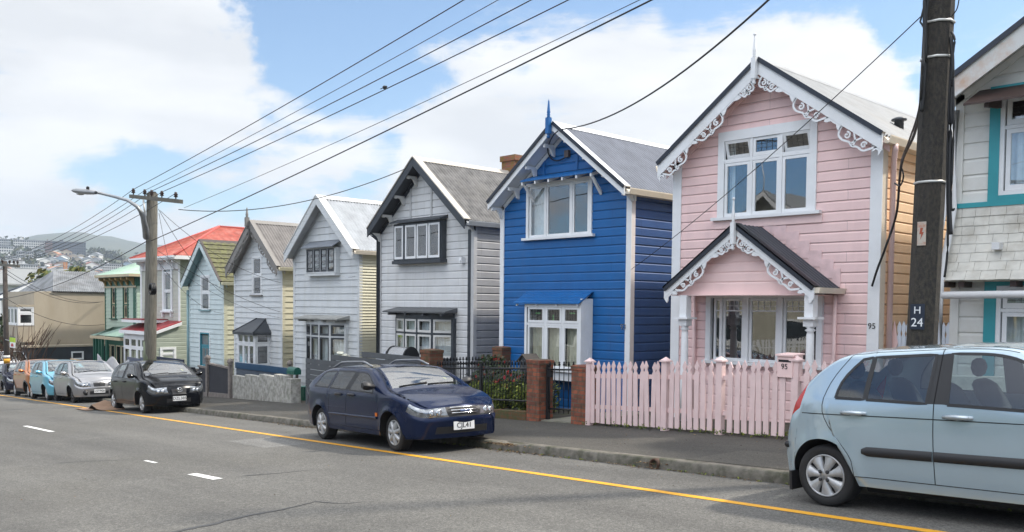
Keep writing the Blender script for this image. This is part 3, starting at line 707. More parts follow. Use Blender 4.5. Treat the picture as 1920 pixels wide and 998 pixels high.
# stained glass panel in the middle top light
grn = mat('green_glass', (.12, .38, .12), .2); gb = MB()
for px, y0_, y1_, ww in ((1037, 590, 602, .05), (1009, 586, 589, .16), (1073, 586, 589, .16)):
    p = at(px, y0_, Yd+.012); p2 = at(px, y1_, Yd+.012); gb.box(p.x-ww/2, p.x+ww/2, Yd+.012, Yd+.02, p2.z, p.z)
gb.build('stained_glass', grn, BLUE)
# lapped awning
RA = at(988.7, 546, Y); RB = at(1113, 548, Y); zr_ = (RA.z+RB.z)/2
v = ray(1085.5, 571); Yf = RB.x/(v.x/v.y); FA = at(962, 568.5, Yf); FB = at(1085.5, 570, Yf); zf = (FA.z+FB.z)/2
b = MB(); n = 5
for q in range(n):
    t0, t1 = q/n, (q+1)/n+.04; f0 = lambda t: (Yf+(Y-Yf)*min(t, 1), zf+(zr_-zf)*min(t, 1))
    (ya, za), (yb_, zb2) = f0(t0), f0(t1)
    b.hexa([(FA.x, ya, za-.01), (FB.x, ya, za-.01), (FB.x, yb_, zb2-.012), (FA.x, yb_, zb2-.012), (FA.x, ya, za+.022), (FB.x, ya, za+.022), (FB.x, yb_, zb2+.004), (FA.x, yb_, zb2+.004)])
AW = b.build('awning', bl_w, BLUE)
for q in range(4):
    b = MB(); x = FA.x+.08+(FB.x-FA.x-.16)*q/3; b.hexa([(x-.02, Yf+.03, zf-.055), (x+.02, Yf+.03, zf-.055), (x+.02, Y-.01, zr_-.06), (x-.02, Y-.01, zr_-.06), (x-.02, Yf+.03, zf-.012), (x+.02, Yf+.03, zf-.012), (x+.02, Y-.01, zr_-.014), (x-.02, Y-.01, zr_-.014)]); b.build('rafter', M_white, AW)
p = at(1170, 613.5, Y); text_mesh('93', .16, facing((p.x, Y-.03, p.z), (1, 0, 0), (0, -1, 0)), 'house_number', steel_m, BLUE)
p = at(1066, 287, Y); b = MB(); b.box(p.x-.06, p.x+.06, Y-.08, Y-.002, p.z-.1, p.z+.05); b.build('cable_box', mat('brown_plastic', (.1, .07, .06), .5), BLUE)

# ---- grey house with dark trim
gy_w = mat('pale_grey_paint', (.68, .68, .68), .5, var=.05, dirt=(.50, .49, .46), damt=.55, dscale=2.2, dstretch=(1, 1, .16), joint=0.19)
gy_s = mat('grey_side_shade', (.40, .40, .41), .55, var=.07, dirt=(.28, .28, .27), damt=.3, joint=0.19)  # side wall's shade mixed into a darker grey
gy_r = mat('weathered_iron', (.20, .19, .18), .5, .25, var=.3, vscale=4, dirt=(.12, .11, .09), damt=.6)
beige_f = mat('beige_flashing', (.52, .48, .42), .5, .1, var=.12)
sof_dark = mat('dark_soffit', (.045, .05, .06), .6)  # one even near-black colour for the soffit
Y = 14.7; Yb = 14.3
a_ = at(777, 295, Yb); l_ = at(693, 430, Yb); r_ = at(870, 412, Yb); ze = (l_.z+r_.z)/2
Xl = at(712, 560, Y).x; Xr = at(888, 560, Y).x
xr_t = max(r_.x, Xr+.04); xl_t = min(l_.x, Xl-.06)
v = ray(826, 450); xs = at(836, 450, Y).x; Yw = xs/(v.x/v.y)
X0, X1, z0, z1 = zrect(738.7, 826, 418.5, 487, Yw); w = X1-X0
bracket_m = mat('offwhite_paint', (.66, .65, .62), .5, var=.06)
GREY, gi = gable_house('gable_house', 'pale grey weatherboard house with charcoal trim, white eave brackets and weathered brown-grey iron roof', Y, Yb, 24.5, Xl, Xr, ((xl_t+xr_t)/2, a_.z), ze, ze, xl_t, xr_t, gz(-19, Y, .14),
    gy_w, gy_s, gy_r, M_char, beige_f, sof_dark, mat('grey_corner', (.5, .5, .5), .5, var=.06), pitch=.19, barge_w=.17, capw=.22, corner_w=.09, brackets=4, gutter_m=mat('grey_gutter', (.38, .4, .42), .45))
bracket_m = None
def box_window(house, X0, X1, z0, z1, Y, Yw, body_m, sash_m, cols, side=.06, hood=True, **kw):
    b = MB()
    b.box(X0-.03, X1+.06, Yw-.05, Y-.001, z0-.10, z0-.01)
    b.box(X0-.02, X0+.0, Yw+.006, Y-.001, z0-.01, z1); b.box(X1, X1+.03, Yw+.006, Y-.001, z0-.01, z1)
    b.box(X0-.02, X1+.03, Yw+.006, Y-.001, z1, z1+.03)
    if hood:
        b.hexa([(X0-.08, Yw-.1, z1+.03), (X1+.08, Yw-.1, z1+.03), (X1+.08, Y-.002, z1+.08), (X0-.08, Y-.002, z1+.08), (X0-.08, Yw-.1, z1+.07), (X1+.08, Yw-.1, z1+.07), (X1+.08, Y-.002, z1+.17), (X0-.08, Y-.002, z1+.17)])
    b.build('bay_box', body_m, house)
    return window(house, front(X0, Yw, z0), X1-X0, z1-z0, cols, None, frame_m=body_m, sash_m=sash_m, sill=False, proud=.012, deep=Y-Yw-.01, **kw)
box_window(GREY, X0, X1, z0, z1, Y, Yw, M_char, bracket_m or M_white, colfr([(739.5, 756), (760, 780), (781.5, 802), (803.5, 825.5)], 450, Yw, X0, w), fw=.03, sw=.05)
for px, t, q in ((770.5, 352, 410), (809.5, 350, 406)):
    b = MB(); p = at(px, t, Y); p2 = at(px, q, Y); b.box(p.x-.03, p.x+.03, Y-.022, Y-.001, p2.z, p.z)
    b.build('gable_batten', mat('grey_corner', (.5, .5, .5)), GREY)
def bow_window(house, X0, X1, Y, z0, z1, dep, tr, body_m, sash_m, cur, nf=4, head_m=None, headx=.25, headz=.14, bend=.35):
    pts = []
    for k in range(nf+1):
        t = k/nf; pts.append(Vector((X0+(X1-X0)*t, Y-dep*(1-(abs(2*t-1)**(1/bend))*0.98), 0)))
    pts[0].y = Y-dep*.35
    for k in range(nf):
        A, B = pts[k], pts[k+1]; d = B-A; nrm = Vector((d.y, -d.x, 0)).normalized()
        M = frame((A.x, A.y, z0), d, nrm)
        window(house, M, d.length, z1-z0, [(.045, .955)], tr-z0, fw=.035, sw=.05, bar=.05, frame_m=body_m, sash_m=sash_m, sill=False, proud=.012, curtain=cur, deep=.25)
    b = MB()
    top = [(p.x, p.y-.02, z1) for p in pts]+[(X1+.02, Y-.002, z1), (X0-.02, Y-.002, z1)]
    b.prism(top, (0, 0, .12))
    bot = [(p.x, p.y-.03, z0-.02) for p in pts]+[(X1+.02, Y-.002, z0-.02), (X0-.02, Y-.002, z0-.02)]
    b.prism(bot, (0, 0, -.6))
    b.box(X1-.01, X1+.08, Y-dep*.35, Y-.001, z0-.5, z1)
    if pts[0].y < Y-.01: b.box(X0-.04, X0-.001, pts[0].y, Y-.001, z0-.5, z1)
    b.build('bay_box', body_m, house)
    h = MB(); h.hexa([(X0-headx, Y-dep-.16, z1+.13), (X1+headx, Y-dep-.16, z1+.13), (X1+headx*.8, Y-.003, z1+.15), (X0-headx*.8, Y-.003, z1+.15), (X0-headx, Y-dep-.16, z1+.17), (X1+headx, Y-dep-.16, z1+.17), (X1+headx*.8, Y-.003, z1+.13+headz), (X0-headx*.8, Y-.003, z1+.13+headz)])
    for q in range(4):
        x = X0+.05+(X1-X0-.1)*q/3; h.box(x-.03, x+.03, Y-dep-.12, Y-.01, z1+.06, z1+.128)
    h.build('window_hood', head_m or body_m, house)
BX0, BX1, Bz0, Bz1 = zrect(735, 840, 596, 672, Y-.25)
bow_window(GREY, BX0, BX1-.05, Y, Bz0, Bz1, .3, at(800, 626, Y-.3).z, M_char, mat('offwhite_paint', (.66, .65, .62)), M_curtain, headx=.16, head_m=mat('soft_grey_board', (.1, .105, .11), .6))
downpipe(GREY, [(Xl+.01, Y-.35, ze-.1), (Xl-.01, Y-.05, ze-.3), (Xl-.01, Y-.05, -2.4)], M_char, .055)
b = MB(); b.box(Xr-.2, Xr-.09, Y-.03, Y-.022, -2.4, ze-.2); b.build('dark_trim_board', M_char, GREY)
p = at(870, 488, Y); b = MB(); b.box(p.x-.06, p.x+.05, Y-.13, Y-.002, p.z-.08, p.z+.08); b.lathe((p.x, Y-.15, p.z-.02), [(.03, 0), (.03, .02), (0, .021)], 10, 'y'); b.build('security_light', M_white, GREY)
# brick chimney on the ridge behind
ch = brick_mat('chimney_brick', (.30, .10, .055), (.22, .08, .05), (.18, .14, .1), (.2, .13, .03))
yc = (xl_t+xr_t)/2/(ray(966, 305).x/ray(966, 305).y); p = at(966, 294, yc); b = MB()
b.box(p.x-.28, p.x+.28, yc-.28, yc+.28, p.z-1.0, p.z-.16); b.box(p.x-.32, p.x+.32, yc-.32, yc+.32, p.z-.16, p.z)
b.build('chimney', ch, GREY)

# ---- white house with ribbed side
wh_w = mat('bluish_white_paint', (.62, .64, .65), .5, var=.05, dirt=(.5, .5, .46), damt=.55, dscale=2.2, dstretch=(1, 1, .16), joint=0.21)
wh_s = mat('cream_ribbed_iron', (.60, .57, .43), .5, var=.06)
wh_r = mat('galvanised_iron', (.42, .43, .44), .35, .5, var=.15)
wh_f = mat('pale_flashing', (.62, .62, .61), .45, .1, var=.06)
grey_hood = mat('grey_hood', (.22, .24, .27), .5, var=.1)
Y = 15.1; Yb = 14.75
a_ = at(595, 367, Yb); l_ = at(538.4, 476, Yb); r_ = at(659.4, 469, Yb); ze = (l_.z+r_.z)/2
Xl = at(551.5, 560, Y).x; Xr = at(678, 560, Y).x-.12
xl_t, xr_t = min(l_.x, Xl-.06), max(r_.x, Xr+.05)
WHITE, gi = gable_house('gable_house', 'white weatherboard house with plain bargeboards and cream corrugated side wall', Y, Yb, 24, Xl, Xr, ((xl_t+xr_t)/2, a_.z), ze, ze, xl_t, xr_t, gz(-24.5, Y, .14),
    wh_w, wh_s, wh_r, wh_w, wh_f, mat('soft_grey_soffit', (.42, .43, .44), .6), wh_w, pitch=.21, barge_w=.2, capw=.26, corner_w=.1, style='lap', side_style='corr', side_depth=.03, gutter_m=cream_trim, wdepth=.022)
v = ray(628, 490); Yw = at(637, 490, Y).x/(v.x/v.y)
X0, X1, z0, z1 = zrect(574, 628, 465, 512, Yw)
b = MB(); b.box(X0-.04, X1+.05, Yw-.04, Y-.001, z0-.09, z0-.01); b.box(X1+.001, X1+.04, Yw+.006, Y-.001, z0-.01, z1); b.box(X0-.04, X0-.001, Yw+.006, Y-.001, z0-.01, z1); b.build('bay_box', wh_w, WHITE)
h = MB(); h.hexa([(X0-.1, Yw-.15, z1), (X1+.08, Yw-.15, z1), (X1+.12, Y-.002, z1+.2), (X0-.06, Y-.002, z1+.2), (X0-.1, Yw-.15, z1+.03), (X1+.08, Yw-.15, z1+.03), (X1+.12, Y-.002, z1+.23), (X0-.06, Y-.002, z1+.23)]); h.build('window_hood', grey_hood, WHITE)
window(WHITE, front(X0, Yw, z0), X1-X0, z1-z0, [(.02, .25), (.27, .49), (.51, .73), (.75, .98)], None, fw=.03, sw=.05, frame_m=wh_w, sash_m=M_char, sill=False, proud=.012, deep=Y-Yw-.01)
BX0, BX1, Bz0, Bz1 = zrect(567.5, 638.4, 607, 688, Y-.25)
bow_window(WHITE, BX0, BX1, Y, Bz0, Bz1, .32, at(605, 631, Y-.3).z, wh_w, M_char, M_curtain, headx=.18, head_m=mat('weathered_board', (.36, .36, .34), .8, var=.2))

# ---- cream-sided cottage with finial and bay
co_w = mat('cottage_white', (.66, .68, .69), .5, var=.05, dirt=(.55, .55, .52), damt=.55, dscale=2.2, dstretch=(1, 1, .16), joint=0.2)
co_s = mat('pale_cream_paint', (.56, .53, .40), .55, var=.06)
co_b = mat('taupe_paint', (.22, .205, .19), .55, var=.1)
co_r = mat('brown_grey_iron', (.22, .2, .185), .5, .25, var=.2)
Y = 15.5; Yb = 15.15
a_ = at(470, 414, Yb); l_ = at(428, 506, Yb); r_ = at(518, 499, Yb); ze = (l_.z+r_.z)/2
Xl = at(440, 560, Y).x; Xr = at(533.5, 560, Y).x-.15
xl_t, xr_t = min(l_.x, Xl-.06), max(r_.x, Xr+.05)
X0, X1, z0, z1 = zrect(473.5, 491.7, 480.5, 553, Y)
v = ray(478, 650); xb = at(506, 650, Y).x; Yw = xb/(v.x/v.y)
COT, gi = gable_house('gable_house', 'narrow white weatherboard cottage with taupe lace bargeboards, finial and dark-roofed bay window', Y, Yb, 24, Xl, Xr, ((xl_t+xr_t)/2, a_.z), ze, ze, xl_t, xr_t, gz(-29.5, Y, .14),
    co_w, co_s, co_r, co_b, co_b, mat('taupe_soffit', (.4, .38, .36), .6), co_w, pitch=.2, barge_w=.2, capw=.16, corner_w=.1, corner_r=co_s, style='lap', side_style='lap', gutter_m=co_s, openings=[(X0+.03, X1-.03, z0+.02, z1-.03)], wdepth=.022)
ax = (xl_t+xr_t)/2; bl = .2/max(.2, math.cos(math.atan(gi['sl'])))
for X in (xl_t, xr_t): fretwork(COT, (ax, a_.z-bl), (X, ze-bl), Yb+.004, [(.08, .28, .14), (.36, .6, .15), (.68, .95, .15)], co_b, .2, 1.0)
finial(COT, at(466, 420, Yb).x, Yb-.06, at(466, 430, Yb).z, at(466, 388, Yb).z, co_b, .13, ball=False)
window(COT, front(X0, Y, z0), X1-X0, z1-z0, [(.1, .9)], (z1-z0)*.5, fw=.07, sw=.04, curtain=M_curtain, cur_cols={0: (.55, 1)}, sill_m=co_b)
B0, _, Bz0, Bz1 = zrect(446, 477, 624, 686, Yw); B1 = xb
window(COT, front(B0, Yw, Bz0), B1-B0, Bz1-Bz0, [(.03, .33), (.36, .64), (.67, .95)], at(462, 645, Yw).z-Bz0, fw=.05, sw=.04, sill=False, proud=.012, curtain=M_curtain, cur_top=.6, deep=.5)
Ms = frame((B1, Yw, Bz0), (0, 1, 0), (1, 0, 0))
window(COT, Ms, Y-Yw, Bz1-Bz0, [(.1, .92)], at(462, 645, Yw).z-Bz0, fw=.05, sw=.04, sill=False, proud=.012, curtain=M_curtain, cur_top=.68, deep=.5)
b = MB(); b.box(B0, B1, Yw+.015, Y-.001, Bz0-.8, Bz0-.005); b.box(B0-.001, B0+.03, Yw+.015, Y-.001, Bz0, Bz1); b.build('bay_box', co_w, COT)
zt = Bz1+.02; b = MB(); o = .14; rx0, rx1 = B0+.35, B1-.3; zr_ = at(478, 597, Y).z
E_ = [(B0-o, Yw-o, zt), (B1+o, Yw-o, zt), (B1+o, Y-.003, zt), (B0-o, Y-.003, zt)]; Rg = [(rx0, Y-.003, zr_), (rx1, Y-.003, zr_)]
b.poly([E_[0], E_[1], Rg[1], Rg[0]]); b.poly([E_[1], E_[2], Rg[1]]); b.poly([E_[3], E_[0], Rg[0]]); b.box(B0-o, B1+o, Yw-o, Y-.004, zt-.09, zt-.002)
for A, B in ((E_[1], Rg[1]), (E_[0], Rg[0])): b.tube([A, B], .03, 6)
b.build('bay_roof', M_char, COT)

# ---- pale teal-white cottage with mossy tiles
te_w = mat('pale_aqua_paint', (.58, .66, .66), .5, var=.05, dirt=(.48, .54, .52), damt=.55, dscale=2.2, dstretch=(1, 1, .16), joint=0.2)
te_s = mat('pale_lime_paint', (.52, .52, .40), .55, var=.06)
te_t = mat('teal_trim', (.22, .34, .36), .5, var=.08)
te_d = mat('teal_door_paint', (.05, .24, .30), .45, var=.08)
te_r = mat('mossy_tiles', (.085, .08, .055), .9, var=.3, vscale=9, col2=(.14, .14, .055), dirt=(.18, .18, .07), dscale=4, damt=.7, bump=.6, bscale=30)
brown_e = mat('dark_brown_edge', (.05, .035, .03), .6)
Y = 16.0; Yb = 15.65
a_ = at(375, 450, Yb); l_ = at(342, 530, Yb); r_ = at(411, 529, Yb); ze = (l_.z+r_.z)/2
Xl = at(355, 560, Y).x; Xr = at(424, 560, Y).x-.2
xl_t, xr_t = min(l_.x, Xl-.06), max(r_.x, Xr+.05)
X0, X1, z0, z1 = zrect(377, 394, 516, 581, Y); D0, D1, Dz0, Dz1 = zrect(376, 393.5, 624, 690, Y)
TEAL, gi = gable_house('gable_house', 'pale aqua weatherboard cottage with mossy tiled roof and teal door', Y, Yb, 23, Xl, Xr, ((xl_t+xr_t)/2, a_.z), ze, ze, xl_t, xr_t, gz(-35, Y, .14),
    te_w, te_s, te_r, te_w, brown_e, te_t, te_w, pitch=.2, barge_w=.2, capw=.1, corner_w=.14, corner_r=te_s, style='lap', side_style='lap', roof='tile', openings=[(X0+.03, X1-.03, z0+.02, z1-.03), (D0, D1, Dz0, Dz1-.02)], gutter_m=te_s, wdepth=.022)
window(TEAL, front(X0, Y, z0), X1-X0, z1-z0, [(.1, .9)], (z1-z0)*.5, fw=.08, sw=.04, curtain=M_curtain, cur_cols={0: (.5, 1)}, cur_top=.9, sill_m=te_t)
b = MB(front(D0, Y, Dz0)); w, h = D1-D0, Dz1-Dz0
b.box(.06, w-.06, -.06, -.02, 0, h*.62)
b.mi = 1; ring(b, 0, w, 0, h, .055, -.06, .03)
b.mi = 2; b.box(.14, w*.47, -.02, -.012, h*.1, h*.56); b.box(w*.53, w-.14, -.02, -.012, h*.1, h*.56); b.box(.07, w-.07, -.05, -.04, h*.66, h*.93)
b.mi = 0; b.box(.05, w-.05, -.06, -.01, h*.6, h*.66)
dr = b.build('door', [te_d, te_d, mat('dim_glass', (.14, .17, .19), .12)], TEAL)
b = MB(); ring(b, D0-.07, D1+.07, Dz0, Dz1+.07, .066, Y-.03, Y-.001); b.build('door_frame', M_white, TEAL)
downpipe(TEAL, [(Xl-.02, Y-.05, ze-.3), (Xl-.02, Y-.05, -4)], te_t, .06)
# ------------------------------------------------------------ further buildings
def hip(b, x0, x1, y0, y1, ze, rx0, ry0, rx1, ry1, zr, amp=.012, pitch=.1, flip=False):
    """hipped iron roof: the ridge runs from (rx0, ry0) to (rx1, ry1)"""
    A, B, C, D = Vector((x0, y0, ze)), Vector((x1, y0, ze)), Vector((x1, y1, ze)), Vector((x0, y1, ze)); R0, R1 = Vector((rx0, ry0, zr)), Vector((rx1, ry1, zr))
    corrug(b, A, R0, B, R0+Vector((.001, 0, 0)), pitch, amp); corrug(b, B, R0, C, R1, pitch, amp); corrug(b, D, R1, C, R1+Vector((.001, 0, 0)), pitch, amp); corrug(b, A, R0, D, R1, pitch, amp)

# ---- red-roofed house
rd_w = mat('pale_sage_paint', (.50, .50, .43), .55, var=.05, dirt=(.42, .42, .36), damt=.3)
rd_w2 = mat('sage_paint', (.36, .40, .33), .55, var=.06)
rd_r = mat('red_iron', (.40, .075, .045), .5, .0, var=.25, vscale=4, dirt=(.48, .22, .18), dscale=3, damt=.65)
rd_r2 = mat('dark_red_iron', (.28, .02, .025), .4, var=.15)
Y = 16.6; Xl, Xr = -43.84, -39.26; zg = gz(-41, Y, .14)
RED = thing('villa', 'cream two-storey villa with bright red hipped iron roof and arched window', 'house', (-41.5, Y, zg))
ec = at(327, 484, 16.1); el = at(243.5, 490, 16.1); ze = (ec.z+el.z)/2; xe0, xe1 = el.x, ec.x; pk = at(411, 425, 19.5)
X0, X1, z0, z1 = zrect(308, 322, 510, 582, Y)
b = MB(front(0, Y, 0)); boards(b, Xl, Xr, zg-.3, ze+.05, .19, [(X0+.03, X1-.03, z0, z1)], style='rustic')
b.mi = 1; b.M = frame((Xr, Y, 0), (0, 1, 0), (1, 0, 0)); boards(b, 0, 8, zg-.3, ze+.05, .19); b.M = frame((Xl, Y, 0), (0, 1, 0), (-1, 0, 0)); boards(b, 0, 8, zg-.3, ze+.05, .19)
b.M = None; b.poly([(Xl, Y+8, zg), (Xr, Y+8, zg), (Xr, Y+8, ze), (Xl, Y+8, ze)])
b.build('wall', [rd_w, rd_w2], RED)
for x0, x1 in ((Xl-.03, Xl+.14), (Xr-.14, Xr+.03)):
    b = MB(); b.box(x0, x1, Y-.03, Y-.001, zg-.2, ze); b.build('corner_board', M_white, RED)
b = MB(); hip(b, xe0, xe1, 16.1, 26, ze+.12, pk.x, pk.y, pk.x, 23, pk.z)
ro = b.build('roof', rd_r, RED)
b = MB()
for A, B in (((xe1, 16.1, ze+.13), pk), ((xe0, 16.1, ze+.13), pk), (pk, (pk.x, 23, pk.z))): b.tube([A, B], .06, 6)
b.build('ridge_cap', mat('red_ridge', (.5, .09, .07), .5), ro)
b = MB(); b.box(xe0, xe1, 16.1, 16.14, ze-.04, ze+.12); b.box(xe1-.04, xe1, 16.14, 25.9, ze-.04, ze+.12); b.box(xe0, xe0+.04, 16.14, 25.9, ze-.04, ze+.12); b.box(xe0+.04, xe1-.04, 16.14, 25, ze-.05, ze-.03)
b.box(xe0, xe1, 16.02, 16.099, ze+.03, ze+.12); b.build('gutter', M_white, RED)
b = MB(); b.box(Xl-.02, Xr+.02, Y-.06, Y-.001, ze-.46, ze-.05); b.build('frieze', M_white, RED)
for k, px in enumerate((268, 290, 302, 325, 335)):
    p = at(px, 500, Y-.1); b = MB(); b.prism([(p.x-.05, Y-.06, ze-.06), (p.x-.05, Y-.42, ze-.06), (p.x-.05, Y-.40, ze-.16), (p.x-.05, Y-.2, ze-.22), (p.x-.05, Y-.12, ze-.44), (p.x-.05, Y-.06, ze-.46)], (.1, 0, 0)); b.build('bracket', M_white, RED)
# arched window
wf = window(RED, front(X0, Y, z0), X1-X0, z1-z0, [(.1, .9)], (z1-z0)*.5, fw=.06, sw=.04, curtain=M_cream_cur, cur_top=.45)
b = MB(); cx = (X0+X1)/2; R_ = (X1-X0)/2+.12
pts = [(X0-.12, Y-.05, z0-.15), (X1+.12, Y-.05, z0-.15), (X1+.12, Y-.05, z1)]+[(cx+R_*math.cos(a*PI/12), Y-.05, z1+R_*1.05*math.sin(a*PI/12)) for a in range(1, 12)]+[(X0-.12, Y-.05, z1)]
b.ribbon([(p[0], p[2]) for p in [(X0-.06, 0, z0-.05), (X0-.06, 0, z1)]+[(cx+(R_-.06)*math.cos(PI-a*PI/12), 0, z1+(R_-.06)*1.05*math.sin(PI-a*PI/12)) for a in range(1, 12)]+[(X1+.06, 0, z1), (X1+.06, 0, z0-.05)]], .13, .05)
b.v = [Vector((p.x, p.y+Y-.055, p.z)) for p in b.v]
b.box(X0-.16, X1+.16, Y-.14, Y-.001, z0-.1, z0-.02); b.box(X0-.1, X0, Y-.1, Y-.001, z0-.3, z0-.1); b.box(X1, X1+.1, Y-.1, Y-.001, z0-.3, z0-.1)
b.build('window_surround', M_white, RED)
# arched head glass
b = MB(); b.poly([(cx+(X1-X0)*.42*math.cos(a*PI/10), Y-.012, z1-.06+(X1-X0)*.5*math.sin(a*PI/10)) for a in range(11)]); b.build('arch_pane', mat('dim_glass', (.14, .17, .19), .12), RED)
# closed-in porch
Yp = 15.43; px0, px1 = -42.9, -39.2; zt = at(315, 612, 16).z; zf = at(266, 621, Yp).z; zw = at(339, 603, Y).z
b = MB(frame((px1, Yp, 0), (0, 1, 0), (1, 0, 0)))
w0, w1 = at(300, 640, Y).x, 0
boards(b, 0, Y-Yp, zg-.3, zf-.05, .19)
b.poly([(0, 0, zf-.05), (Y-Yp, 0, zf-.05), (Y-Yp, 0, zw-.06)])
b.M = front(0, Yp, 0); b.mi = 1; b.box(px0, px1, -.04, 0, zg-.3, zg+.75); b.box(px0, px1, -.04, .0, zf-.35, zf-.03)
PO = b.build('porch_wall', [rd_w2, M_white], RED)
w_ = px1-px0
window(RED, front(px0, Yp, zg+.75), w_, zf-.3-(zg+.75), [(.02, .2), (.23, .42), (.45, .56), (.58, .76), (.79, .98)], (zf-.3-zg-.75)*.68, fw=.06, sw=.05, sill=False, proud=.02, curtain=M_cream_cur, cur_top=.6, deep=1.0)
s0 = (at(297, 640, Yp).x, 0)
M = frame((px1, Yp+.22, at(313, 683, 16).z), (0, 1, 0), (1, 0, 0)); window(RED, M, .72, at(313, 651, 16).z-at(313, 683, 16).z, [(.1, .9)], .45, fw=.1, sw=.04, proud=.04, deep=.3)
b = MB(); b.hexa([(px0-.12, Yp-.15, zf-.02), (px1+.1, Yp-.15, zf-.02), (px1+.1, Y-.001, zw-.02), (px0-.12, Y-.001, zw-.02), (px0-.12, Yp-.15, zf+.02), (px1+.1, Yp-.15, zf+.02), (px1+.1, Y-.001, zw+.02), (px0-.12, Y-.001, zw+.02)])
b.mi = 1; b.hexa([(px1+.06, Yp-.17, zf-.16), (px1+.13, Yp-.17, zf-.16), (px1+.13, Y-.002, zw-.16), (px1+.06, Y-.002, zw-.16), (px1+.06, Yp-.17, zf-.022), (px1+.13, Yp-.17, zf-.022), (px1+.13, Y-.002, zw-.022), (px1+.06, Y-.002, zw-.022)])
b.box(px0-.12, px1+.06, Yp-.19, Yp-.15, zf-.15, zf+.01)
b.build('porch_roof', [rd_r2, M_white], RED)
b = MB(); zc = at(260, 600, 15.6).z; b.box(px0-.1, px0+2.3, 15.4, Y-.002, zc-.0, zc+.05); b.mi = 1; b.box(px0-.12, px0+2.32, 15.36, Y-.003, zc-.12, zc-.003); b.build('canopy', [rd_r2, M_white], RED)

# ---- green bracketed house
gr_w = mat('pale_green_paint', (.42, .52, .43), .55, var=.05)
gr_t = mat('dark_green_trim', (.012, .10, .065), .45, var=.1)
gr_g = mat('ochre_trim', (.36, .22, .07), .5, var=.12)
gr_c = mat('buff_trim', (.50, .42, .28), .5, var=.06)
gr_r = mat('pale_green_iron', (.36, .50, .40), .4, .1, var=.12)
gr_r2 = mat('mid_green_iron', (.22, .33, .27), .4, .1, var=.12)
Y = 17.5; Xl, Xr = -51.4, -46.8; zg = gz(-49, Y, .14)
GRN = thing('villa', 'pale green two-storey villa with ochre eave brackets and dark green trim', 'house', (-49, Y, zg))
ec = at(241, 518, 17.0); el = at(178, 519.5, 17.0); ze = (ec.z+el.z)/2; pk = at(302, 478, 19.6)
wins = [zrect(209.5, 218.5, 536, 597, Y), zrect(232, 241.5, 536, 597, Y)]
b = MB(front(0, Y, 0)); boards(b, Xl, Xr, zg-.3, ze, .2, [(a+.03, c-.03, d+.02, e-.02) for a, c, d, e in wins], style='lap', depth=.022)
b.M = frame((Xr, Y, 0), (0, 1, 0), (1, 0, 0)); boards(b, 0, 7, zg-.3, ze, .2); b.M = frame((Xl, Y, 0), (0, 1, 0), (-1, 0, 0)); boards(b, 0, 7, zg-.3, ze, .2); b.M = None
b.poly([(Xl, Y+7, zg), (Xr, Y+7, zg), (Xr, Y+7, ze), (Xl, Y+7, ze)]); b.build('wall', gr_w, GRN)
for x0, x1 in ((Xl-.03, Xl+.1), (Xr-.45, Xr-.1)):
    b = MB(); b.box(x0, x1, Y-.03, Y-.001, zg-.2, ze-.3); b.build('corner_board', gr_t, GRN)
b = MB(); hip(b, el.x, ec.x+.15, 17.0, 25, ze+.1, pk.x, pk.y, pk.x, 22, pk.z); b.build('roof', gr_r, GRN)
b = MB(); b.box(el.x, ec.x+.15, 16.96, 17.0, ze-.03, ze+.11); b.box(ec.x+.11, ec.x+.15, 17.0, 24.9, ze-.03, ze+.11); b.build('gutter', gr_c, GRN)
b = MB(); b.box(el.x, ec.x+.1, 17.0, 24.9, ze-.05, ze-.03); b.box(Xl-.03, Xr+.03, Y-.05, Y-.001, ze-.55, ze-.05); b.box(Xr+.001, Xr+.04, Y, Y+7, ze-.5, ze-.05); b.mi = 1; b.box(Xl-.03, Xr+.03, Y-.08, Y-.051, ze-.58, ze-.5); b.build('frieze', [gr_t, gr_c], GRN)
for k in range(6):
    x = Xl+.25+k*(Xr-Xl-.5)/5
    b = MB(); b.prism([(x-.08, Y-.06, ze-.06), (x-.08, Y-.44, ze-.06), (x-.08, Y-.42, ze-.18), (x-.08, Y-.2, ze-.26), (x-.08, Y-.1, ze-.46), (x-.08, Y-.06, ze-.48)], (.16, 0, 0)); b.build('bracket', gr_g, GRN)
for a, c, d, e in wins:
    window(GRN, front(a, Y, d), c-a, e-d, [(.12, .88)], (e-d)*.42, fw=.09, sw=.06, frame_m=gr_t, sash_m=gr_c, sillw=.15, proud=.06)
# bay and verandah
Yv = 16.15; vz0 = at(210, 631, Yv).z; vz1 = at(225, 609, Y).z
bx0, bx1 = at(202, 660, 16.5).x, at(242, 660, 16.5).x
b = MB(); x0, x1 = bx0-.4, bx1+.4; rx = (x0+x1)/2
b.poly([(x0, Yv, vz0), (x1, Yv, vz0), (x1-.9, Y-.003, vz1), (x0+.9, Y-.003, vz1)]); corrug(b, (x1, Yv, vz0), (x1-.9, Y-.003, vz1), (x1, Y-.003, vz0), (x1-.89, Y-.003, vz1), .1, .014); b.poly([(x0, Yv, vz0), (x0+.9, Y-.003, vz1), (x0, Y-.003, vz0)])
corrug(b, (x0, Yv-.01, vz0+.01), (x0+.9, Y-.004, vz1+.01), (x1, Yv-.01, vz0+.01), (x1-.9, Y-.004, vz1+.01), .1, .014)
b.build('bay_roof', gr_r2, GRN)
vx0 = at(171, 640, 16.0).x
b = MB(); corrug(b, (vx0, 15.95, vz0-.02), (vx0+1.0, 16.9, vz1-.1), (x0+.05, 15.95, vz0-.02), (x0+.05, 16.9, vz1-.1), .1, .014); corrug(b, (x0+.06, 15.95, vz0-.02), (x0+.05, 16.9, vz1-.1), (x0+.06, Y-.003, vz0-.02), (x0+.05, Y-.003, vz1-.1), .1, .014); b.build('verandah_roof', gr_r2, GRN)
